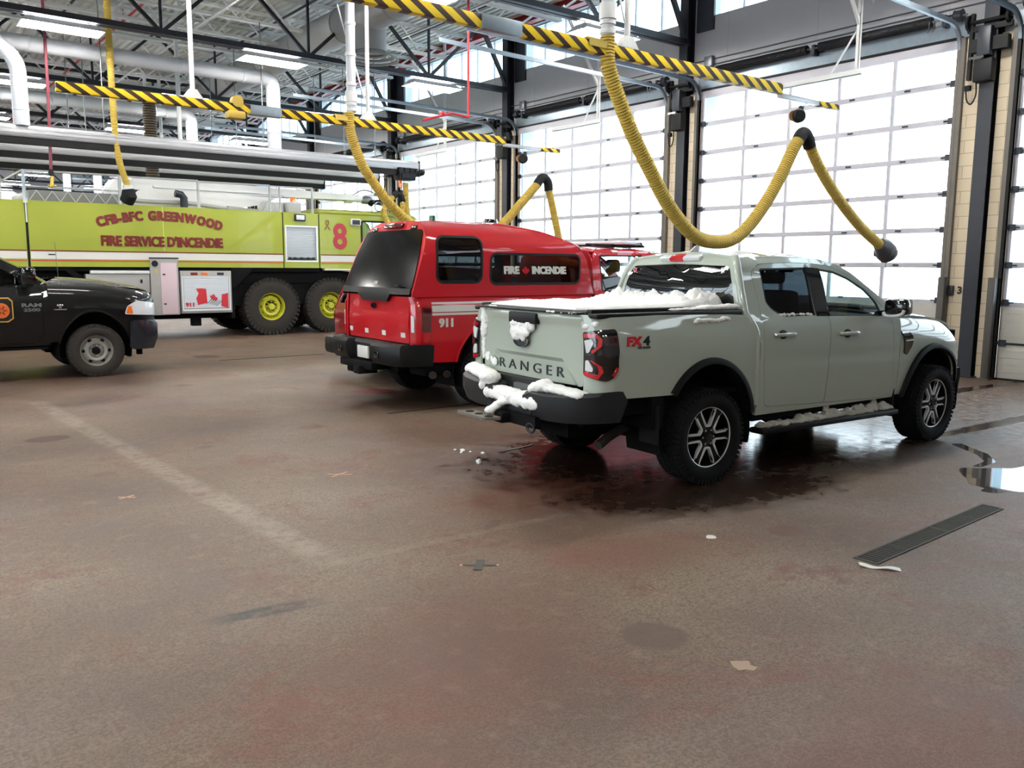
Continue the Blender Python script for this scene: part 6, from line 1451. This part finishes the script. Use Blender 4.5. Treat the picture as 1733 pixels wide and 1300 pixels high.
panel(MB(), [(-1.42, 2.0), (1.42, 2.0), (1.40, 3.08), (-1.40, 3.08)], [], lambda a, z: V((13.0 - .5 * (z - 2.0) / 1.1, a, z)), .3, 0).build('windscreen', 'tint_lite', F, recalc=False)
for x in (2.985, 8.615, 9.585):                      # dark shut lines
    both(MB().b2((x - .022, -W + .012, 1.68), (x + .022, -W + .03, 3.04)), 'shut_line', 'black', F, recalc=True)
mb = MB(); mb.b2((5.72, -W - .004, 2.05), (5.745, -W, 3.05)); both(mb, 'seam_strip', pm('pale_lime', rgb(190, 198, 96), .5), F, recalc=True)
mb = MB(); mb.tube([(2.985, -W - .02, 3.0), (2.985, -W - .02, 3.10)], .045, 10); mb.tube([(2.985, -W - .02, 2.6), (2.985, -W - .02, 3.0)], .016, 8); mb.build('corner_pole', 'white_steel', F)
# stripes
def st(x0, x1, z0, z1, m, nm, off=.004, cut=0): 
    pts = [(x0, z0), (x1, z0), (x1 - cut, z1), (x0, z1)]; both(panel(MB(), pts, [], SF_, .4, 0, off), nm, m, F)
for x0, x1, c in ((-1.6, 2.95, 0), (3.02, 8.60, 0), (9.62, 10.75, .12)):
    st(x0, x1, 1.845, 2.0, 'white_mark', 'reflective_stripe', .004, c); st(x0, x1 - c, 2.005, 2.03, 'maroon_print', 'red_pinstripe'); st(x0, x1, 1.80, 1.822, 'red_pipe', 'red_pinstripe')
# roller door
mb = MB()
n = 22
for k in range(n):
    z0 = 1.90 + (2.70 - 1.90) * k / n; mb.b2((8.70, -W + .035, z0 + .003), (9.50, -W + .055, z0 + .80 / n - .003), .006)
rl = mb.build('roller_door', 'roll', F)
mb = MB(); mb.b2((8.66, -W - .01, 2.70), (9.54, -W + .06, 2.74)); mb.b2((8.66, -W - .01, 1.86), (8.70, -W + .06, 2.70)); mb.b2((9.50, -W - .01, 1.86), (9.54, -W + .06, 2.70)); mb.b2((8.66, -W - .01, 1.83), (9.54, -W + .06, 1.87)); mb.build('door_frame', 'silver', rl)
mb = MB(); mb.tube([(8.76, -W, 1.925), (9.44, -W, 1.925)], .014, 8)
for x in (8.78, 8.92, 9.1, 9.28, 9.42): mb.b2((x - .03, -W - .01, 1.90), (x + .03, -W + .05, 1.95))
mb.build('latch_bar', 'dark_steel', rl)
for x, z in ((9.06, 2.94), (10.62, 2.88)):
    mb = MB(); mb.b2((x - .15, -W - .06, z - .09), (x + .15, -W + .01, z + .09), .03); l = mb.build('scene_lamp', 'dark_steel' if x < 10 else 'white_steel', F); mb = MB(); mb.b2((x - .11, -W - .07, z - .06), (x + .11, -W - .05, z + .06), .01); mb.build('lens', 'clear_lens' if x < 10 else 'dark_steel', l)
# lettering
def cap(body, size): return text_mesh(body, size, bold=.006, ext=.004, sx=1.15)
T1, RAD = "CFB-BFC GREENWOOD", 5.0
wid = []
for ch in T1: 
    if ch == ' ': wid.append(.13); continue
    v, _ = text_mesh(ch, .30, ext=0, sx=1.0); xs = [p[0] for p in v]; wid.append(max(xs) - min(xs) + .038)
sc_ = 2.80 / sum(wid); pos = -1.40; mb = MB()
for ch, w_ in zip(T1, wid):
    c = pos + w_ * sc_ / 2; pos += w_ * sc_
    if ch == ' ': continue
    th = c / RAD; ca, sa = cos(th), sin(th)
    heavy_text(mb, ch, .28, lambda x, y, z: SF_(5.71 + RAD * sa + x * ca + y * sa, 2.83 - RAD * (1 - ca) + y * ca - x * sa) + V((0, -.006 - z, 0)), .013, bold=.006, ext=.004, sx=min(1.2, sc_))
mb.build('arched_lettering', 'maroon_print', F)
T2 = "FIRE SERVICE D'INCENDIE"; v, f = text_mesh(T2, .31, bold=.017, ext=.004); wv = max(p[0] for p in v) - min(p[0] for p in v); k = 2.78 / wv
mb = MB(); heavy_text(mb, T2, .30, lambda x, y, z: SF_(5.74 + x * k, 2.245 + y) + V((0, -.006 - z, 0)), .013, bold=.005, ext=.004); mb.build('straight_lettering', 'maroon_print', F)
mb = MB(); add_text(mb, '8', .90, lambda x, y, z: SF_(10.17 + x * .92, 2.465 + y) + V((0, -.006 - z, 0)), bold=.022, ext=.004); mb.build('numeral', 'rose_print', F)
mb = MB(); mb.tube([SF_(9.82 + a, 2.78 + b) + V((0, -.008, 0)) for a, b in ((-.07, -.12), (.04, .04), (.03, .12), (-.03, .12), (-.04, .04), (.07, -.12))], .016, 6); mb.build('ribbon_decal', pm('bronze_print', rgb(140, 110, 60), .5), F)
for k in range(3): 
    mb = MB()
    for q in range(3): mb.b2((2.30, -W - .006, 2.56 - .2 * k + .035 * q), (2.42, -W + .0, 2.575 - .2 * k + .035 * q))
    mb.build('vent_slot', 'black', F)
MB().b2((3.35, -W - .012, 1.925), (3.48, -W, 1.95)).build('latch', 'black', F)
# lower lockers
mb = MB(); mb.b2((5.40, -W - .02, .58), (6.02, -W + .35, 1.88), .01); lk = mb.build('pump_panel', 'grey_panel', F)
mb = MB(); mb.b2((5.62, -W - .03, .6), (5.98, -W - .015, 1.78), .004); mb.build('pink_panel', pm('pale_rose_panel', rgb(200, 178, 184), .5), lk)
mb = MB(); mb.lathe([(0, 0), (.07, 0), (.07, .02), (0, .02)], (5.50, -W - .02, 1.76), (0, -1, 0), 16); mb.build('gauge', 'black', lk)
mb = MB(); mb.b2((5.66, -W - .04, 1.50), (5.72, -W - .02, 1.53)); mb.b2((5.66, -W - .04, .82), (5.72, -W - .02, .85)); mb.b2((5.38, -W - .03, 1.875), (6.04, -W + .1, 1.90)); pieces(mb, 'latch', 'black', lk)
MB().b2((5.49, -W - .024, 1.55), (5.56, -W - .019, 1.62)).build('yellow_tag', 'hazard' if 0 else 'yellow_hose', lk)
mb = MB(); mb.b2((6.06, -W - .01, .60), (7.26, -W + .4, 1.60), .01); lk = mb.build('locker', 'grey_panel', F)
mb = MB()
for k in range(18): mb.b2((6.12, -W - .022, .72 + .04 * k), (7.18, -W - .008, .757 + .04 * k), .004)
rd_ = mb.build('flag_roller_door', 'roll', lk)
mb = MB(); mb.b2((6.08, -W - .03, 1.44), (7.22, -W - .01, 1.465)); mb.b2((6.08, -W - .03, .66), (6.11, -W - .01, 1.45)); mb.b2((7.19, -W - .03, .66), (7.22, -W - .01, 1.45)); mb.b2((6.08, -W - .035, .655), (7.22, -W - .01, .70)); mb.build('door_frame', 'silver', lk)
for x, m_ in ((6.38, 'maroon_print'), (6.62, 'orange'), (7.0, 'dark_steel')):
    mb = MB(); mb.b2((x - .08, -W - .016, 1.50), (x + .08, -W - .008, 1.56), .003); mb.build('sticker', m_, lk)
def wave(x, z): return V((x, -W - .026, z + .04 * sin((x - 6.4) * 7.5) - .03 * (x - 6.4)))
fl_ = lambda poly: panel(MB(), poly, [], wave, .04, 0)
mb = fl_([(6.44, .78), (6.66, .80), (6.64, 1.14), (6.40, 1.18), (6.46, 1.05), (6.40, .95)]); m3 = fl_([(6.99, .82), (7.16, .76), (7.16, 1.12), (7.01, 1.10)]); mb.add(m3.v, m3.f)
lf = [(.815 + 6.0 + x * 1.25, .97 + y * 1.35) for x, y in leaf][::-1]; m3 = fl_(lf); mb.add(m3.v, m3.f); mb.build('flag_decal', 'red_pipe', rd_, recalc=False)
mb = MB()
for k in range(5): mb.tube([wave(6.66 + .05 * k, .80) + V((0, -.003, 0)), wave(6.78 + .06 * k, .95) + V((0, -.003, 0))], .006, 4)
mb.build('flag_shading_lines', 'dark_steel', rd_)
mb = MB(); heavy_text(mb, '911', .13, lambda x, y, z: V((6.26 + x, -W - .026 - z, .80 + y)), .007, bold=.002, ext=.001, sx=1.1); mb.build('door_numerals', 'red_pipe', rd_)
mb = MB(); mb.b2((4.05, -W + .0, 1.10), (5.38, -W + .2, 1.52), .01); lk = mb.build('locker', 'grey_panel', F); mb = MB(); mb.b2((4.15, -W - .03, 1.53), (5.38, -W + .1, 1.60), .005); mb.build('sill_strip', 'white_steel', lk)
mb = MB(); mb.b2((5.18, -W - .02, 1.32), (5.22, -W, 1.40)); mb.build('latch', 'black', lk)
mb = MB(); mb.b2((-1.6, -W + .2, .75), (12.7, W - .2, 1.70)); mb.b2((3.05, -W + .05, 1.58), (9.6, W - .05, 1.69)); mb.b2((7.26, -W + .05, .45), (7.34, -W + .6, 1.3)); mb.prism([(7.26, 1.20), (7.36, 1.20), (7.85, 1.68), (7.26, 1.68)], (0, -W, 0), (1, 0, 0), (0, 0, 1), (0, 1, 0), .5); mb.prism([(3.1, 1.66), (3.75, 1.66), (4.0, 1.45), (3.9, 1.40), (3.65, 1.60), (3.1, 1.60)], (0, -W - .02, 0), (1, 0, 0), (0, 0, 1), (0, 1, 0), .5); mb.b2((4.0, -1.0, .45), (7.3, 1.0, .8)); mb.b2((6.4, -1.2, .28), (6.6, -1.0, .6))
for x in (1.2, 2.85, 8.30, 9.93): mb.tube([(x, -1.2, .71), (x, 1.2, .71)], .12, 10); mb.sphere((x, 0, .71), .35, 12)
mb.b2((7.3, -1.35, 1.3), (11.0, 1.35, 1.66)); mb.build('chassis', 'underbody', F)
mb = MB(); mb.b2((9.72, -W - .02, 1.615), (10.55, -W + .3, 1.66), .01); mb.build('cab_step', 'white_steel', F)
MB().b2((12.4, -1.5, .75), (13.3, 1.5, 1.35), .1).build('front_bumper', 'lime', F)
M['lime_rim'] = pm('lime_rim', rgb(186, 184, 52), .5, var=.1)
def rim_ft(p, w, r): rim_steel(p, w, r, 'lime_rim', 10, 'lime_rim', .62, .14)
k0 = add_wheel(F, 8.30, -1.22, .715, .50, .345, rim_ft, -1, tm='tyre_dusty', n=40, lug=.03, rows=1)
for x, y, s in ((9.93, -1.22, -1), (1.2, -1.22, -1), (2.85, -1.22, -1), (8.30, 1.22, 1), (9.93, 1.22, 1), (1.2, 1.22, 1), (2.85, 1.22, 1)): copy_wheel(k0, F, x, y, s)
# roof equipment
mb = MB(); 
for x0, x1 in ((3.0, 4.88), (4.88, 6.61), (6.61, 8.36), (8.36, 9.49)): mb.tube([(x0, -1.35, 3.68), (x1, -1.35, 3.70)], .022, 8)
mb.tube([(3.0, -1.35, 3.36), (4.88, -1.35, 3.36)], .018, 8); mb.tube([(2.98, -1.35, 3.68), (2.98, 1.3, 3.68), (-1.2, 1.3, 3.68)], .022, 8); mb.build('top_rail', 'white_steel', F)
for x in (2.55, 3.0, 4.88, 6.61, 8.36, 8.62, 9.49): MB().tube([(x, -1.35, 3.05), (x, -1.35, 3.70)], .035, 8).build('rail_post', pm('pale_blue_post', rgb(196, 208, 214), .4) if x == 3.0 else 'white_steel', F)
mb = MB(); mb.b2((3.1, -1.2, 3.06), (4.95, 1.2, 3.30), .02); bx = mb.build('deck_box', 'duct_grey', F)
mb = MB()
for k in range(6): mb.bar((3.1 + .3 * k, -1.22, 3.07), (3.25 + .3 * k, -1.22, 3.29), .02, .02); mb.bar((3.25 + .3 * k, -1.22, 3.29), (3.4 + .3 * k, -1.22, 3.07), .02, .02)
mb.build('lattice', 'white_steel', bx)
mb = MB(); mb.prism(round_poly([(5.15, 3.66), (5.5, 3.78), (8.0, 3.78), (11.3, 3.70), (11.3, 3.56), (8.4, 3.52), (5.6, 3.50), (5.15, 3.54)], .04), (0, -.22, 0), (1, 0, 0), (0, 0, 1), (0, 1, 0), .44); bo = mb.build('boom_arm', 'white_steel', F)
mb = MB(); mb.b2((5.9, -.26, 3.58), (9.2, .26, 3.62)); mb.tube([(9.0, 0, 3.63), (11.6, 0, 3.62)], .10, 12); mb.lathe([(.0, -.1), (.14, -.1), (.14, .1), (0, .1)], (11.2, 0, 3.62), (1, 0, 0), 14); mb.build('inner_boom', 'white_steel', bo)
mb = MB(); mb.prism(round_poly([(5.0, 3.10), (5.6, 3.52), (9.0, 3.50), (8.6, 3.30), (7.6, 3.12)], .03), (0, -.35, 0), (1, 0, 0), (0, 0, 1), (0, 1, 0), .7); mb.build('boom_cradle', 'white_steel', F)
mb = MB(); mb.lathe([(0, -.3), (.26, -.3), (.30, -.2), (.30, .2), (.26, .3), (0, .3)], (5.15, -.1, 3.45), (0, 1, 0), 20); mb.build('turret', 'white_steel', F)
mb = MB(); mb.tube(spline([(4.95, -.55, 3.30), (5.25, -.55, 3.24), (5.8, -.5, 3.22), (6.6, -.5, 3.23), (7.6, -.45, 3.14)], 5), .05, 10); mb.bar((7.6, -.45, 3.14), (9.2, -.4, 3.05), .14, .14); mb.build('water_pipe', 'duct_grey', F)
mb = MB(); mb.tube([(6.5, -.6, 3.06), (6.5, -.6, 3.34), (6.44, -.6, 3.42), (6.3, -.6, 3.44)], .09, 12); mb.build('exhaust_stack', 'dark_steel', F)
mb = MB(); mb.prism([(8.35, 3.1), (8.9, 3.1), (8.9, 3.34), (8.5, 3.34)], (0, -.9, 0), (1, 0, 0), (0, 0, 1), (0, 1, 0), .5); mb.b2((8.95, -1.0, 3.06), (9.35, -.5, 3.36), .03); cbx = mb.build('control_box', 'white_steel', F)
mb = MB(); mb.b2((8.98, -1.008, 3.10), (9.28, -1.0, 3.26)); cs_ = mb.build('white_label', 'white_mark', cbx)
mb = MB(); mb.lathe([(0, 0), (.08, 0), (.08, .10), (.06, .14), (0, .15)], (9.22, -.75, 3.36), (0, 0, 1), 14); mb.build('amber_beacon', 'orange', F)
mb = MB(); mb.sphere((11.75, 0, 3.60), .16, 10, (1.4, 1, .8)); mb.tube([(11.6, 0, 3.62), (12.3, 0, 3.52)], .07, 10); mb.tube(spline([(11.3, -.1, 3.72), (11.6, -.15, 3.86), (12.0, -.1, 3.78), (12.2, -.1, 3.55)], 5), .02, 6); mb.tube([V((12.05, -.2 + .0, 3.42)) + V((.13 * cos(t), 0, .13 * sin(t))) for t in [2 * pi * k / 14 for k in range(14)]], .02, 6, closed=True); mb.build('nozzle_head', 'wire', F)
mb = MB(); mb.sphere((11.85, -.1, 3.52), .1, 8); mb.b2((12.0, -.2, 3.50), (12.25, .1, 3.62), .02); mb.build('nozzle_valve', 'underbody', F)

# ------------------------------------------------------------------ floor details
gr = thing('floor_drain', 'long dark slotted floor drain grate in front of the grey pickup\'s front wheel', 'drain', (4.66, 2.53, 0), atan2(.06, 1.82))
M['grate'] = pm('grate_steel', rgb(60, 58, 54), .75, .1)
mb = MB(); L_, Wd = 1.86, .14
for s in (-1, 1): mb.b2((0, s * Wd / 2 - .006, .0005), (L_, s * Wd / 2 + .008, .006))
for x in (0, .42, .98, 1.44, L_): mb.b2((x - .006, -Wd / 2, .0005), (x + .006, Wd / 2, .006))
gf = mb.build('frame', M['grate'], gr)
mb = MB(); k = 0; x = .012
while x < L_: mb.b2((x, -Wd / 2, .0006), (x + .014, Wd / 2, .005)); x += .034
mb.build('grate_bars', M['grate'], gr)
MB().b2((.003, -Wd / 2, .0002), (L_ - .003, Wd / 2, .0005)).build('drain_channel', 'underbody', gr)
def sheet(name, label, cat, poly, z, m, h=.002, lift=None):
    mb = MB(); P = resample(poly, .03); panel(mb, poly, [], lambda u, v: V((u, v, z + h + (lift(u, v) if lift else 0))), .02, h); return tag(mb.build(name, m, None, recalc=False), label, cat)
sheet('paper_strip', 'curled white paper strip on the floor beside the drain grate', 'paper', [(4.54, 2.50), (4.60, 2.385), (4.66, 2.31), (4.69, 2.335), (4.63, 2.42), (4.575, 2.53)], 0, 'white_mark', .003, lambda u, v: .012 * sin((v - 2.3) * 22) ** 2)
R2 = random.Random(5)
def chip(cx, cy, r, n=9, sq=1): return [(cx + r * (1 + .35 * (R2.random() - .5)) * cos(2 * pi * k / n), cy + r * sq * (1 + .35 * (R2.random() - .5)) * sin(2 * pi * k / n)) for k in range(n)]
sheet('paper_scrap', 'small white scrap alone on the floor in front of the grey pickup', 'paper', chip(4.28, 3.38, .035), 0, 'white_mark', .003)
M['tan_paper'] = pm('tan_paper', rgb(150, 128, 110), .7)
sheet('paper_scrap', 'pale tan torn scrap on the floor in the lower right foreground', 'paper', round_poly([(2.92, 2.16), (2.95, 2.20), (2.99, 2.17), (3.02, 2.15), (2.99, 2.12), (3.0, 2.09), (2.96, 2.08), (2.94, 2.11), (2.91, 2.12)], .004), 0, 'tan_paper', .002)
M['green_tape'] = pm('green_tape', rgb(36, 42, 32), .55); M['tan_tape'] = pm('tan_tape', rgb(176, 136, 112), .6)
t = thing('tape_cross', 'dark green tape cross stuck on the floor in the middle foreground', 'tape', (2.77, 3.86, 0))
mb = MB(); mb.box((0, 0, .0015), (.20, .028, .002), Matrix.Rotation(radians(-36), 3, 'Z')); mb.build('tape_strip', 'green_tape', t)
mb = MB(); mb.box((0.0, 0, .003), (.17, .05, .002), Matrix.Rotation(radians(48), 3, 'Z')); mb.build('tape_strip', 'green_tape', t)
for s in (-1, 1): MB().box((s * .10 * cos(radians(-36)), s * .10 * sin(radians(-36)), .001), (.03, .03, .0015), Matrix.Rotation(radians(-36), 3, 'Z')).build('torn_end', 'white_mark' if 0 else 'tan_tape', t)
for (x, y, sz, lab) in ((1.50, 6.63, .13, 'small faded tan tape cross on the floor below the black pickup'), (3.10, 6.33, .20, 'thin pale tape cross on the floor between the lane line and grey bumper')):
    t = thing('tape_cross', lab, 'tape', (x, y, 0))
    for a in (-38, 25): MB().box((0, 0, .001 + (.001 if a > 0 else 0)), (sz, .018, .0012), Matrix.Rotation(radians(a), 3, 'Z')).build('tape_strip', 'tan_tape', t)
t = MB().bar((4.68, 6.21, .006), (5.14, 6.27, .006), .022, .008).build('plastic_stick', 'wire'); tag(t, 'thin grey stick lying on the wet floor behind the grey pickup', 'stick')
g_ = 'snow crumbs behind the grey pickup'
for k, (px, py, r) in enumerate(((4.40, 6.53, .016), (4.44, 6.46, .022), (4.38, 6.40, .014), (4.47, 6.38, .012), (4.52, 6.25, .02), (4.30, 6.02, .02), (4.27, 5.96, .026), (4.36, 6.08, .011), (4.46, 6.52, .011))):
    bm = bmesh.new(); bmesh.ops.create_icosphere(bm, subdivisions=2, radius=r)
    for v in bm.verts: v.co *= 1 + .4 * noise.noise(v.co * 60 + V((k, 0, 0))); v.co.z = max(v.co.z * .7, -r * .45)
    me = D.meshes.new('snow_crumb'); bm.to_mesh(me); bm.free(); me.materials.append(M['snow']); me.shade_smooth(); o = D.objects.new('snow_crumb', me); C.objects.link(o); o.location = (px, py, r * .45); tag(o, 'small white snow crumb on the floor behind the grey bumper', 'snow', g_)
# puddles: thin sheets of standing water
M['water'] = pm('standing_water', rgb(70, 66, 62), .02, spec=.8)
pu = round_poly([(7.50, 3.28), (7.35, 3.18), (7.22, 3.08), (7.08, 3.02), (7.05, 2.86), (6.92, 2.86), (6.93, 2.76), (7.1, 2.70), (7.18, 2.60), (7.3, 2.66), (7.35, 2.55), (7.6, 2.45), (8.3, 2.3), (9.0, 2.45), (8.8, 2.75), (8.3, 2.98), (7.95, 3.02), (7.85, 3.12), (7.70, 3.22), (7.62, 3.32)], .05)
sheet('puddle', 'white glinting puddle at the right edge near the drain grate', 'puddle', pu, 0, 'water', .002)
sheet('puddle', 'thin trickle of water leading from the grey pickup to the puddle', 'puddle', round_poly([(8.6, 3.86), (8.45, 3.68), (8.3, 3.48), (8.05, 3.30), (7.75, 3.28), (7.8, 3.22), (8.1, 3.22), (8.4, 3.42), (8.55, 3.62), (8.7, 3.80)], .03), 0, 'water', .0018)
t = MB().b2((4.9, 8.675, .0005), (6.1, 8.70, .003)).build('floor_joint', 'underbody'); struct(t)
t = MB().b2((5.2, 15.42, .0005), (7.3, 15.46, .003)).build('floor_joint', 'underbody'); struct(t)

# ------------------------------------------------------------------ light and render settings
w = D.worlds.new('overcast'); bpy.context.scene.world = w; w.use_nodes = True
n = w.node_tree; bg = n.nodes['Background']
tc = n.nodes.new('ShaderNodeTexCoord'); sp = n.nodes.new('ShaderNodeSeparateXYZ'); n.links.new(tc.outputs['Generated'], sp.inputs[0])
r = n.nodes.new('ShaderNodeValToRGB'); r.color_ramp.elements[0].position = .0; r.color_ramp.elements[0].color = (.86, .93, 1, 1)
r.color_ramp.elements[1].position = .6; r.color_ramp.elements[1].color = (.80, .90, 1, 1)
n.links.new(sp.outputs['Z'], r.inputs[0]); n.links.new(r.outputs[0], bg.inputs['Color']); bg.inputs['Strength'].default_value = 6.0
sc = bpy.context.scene
sc.view_settings.view_transform = 'Standard'; sc.view_settings.look = 'None'; sc.view_settings.gamma = 1; sc.view_settings.use_curve_mapping = False
sc.view_settings.exposure = 0.0
cy = sc.cycles
cy.max_bounces = 9; cy.diffuse_bounces = 4; cy.glossy_bounces = 4; cy.transparent_max_bounces = 24; cy.transmission_bounces = 4
cy.adaptive_threshold = .02; cy.caustics_reflective = False; cy.caustics_refractive = False; cy.sample_clamp_indirect = 6; cy.use_denoising = True; cy.blur_glossy = .5
try: cy.use_light_tree = True
except Exception: pass
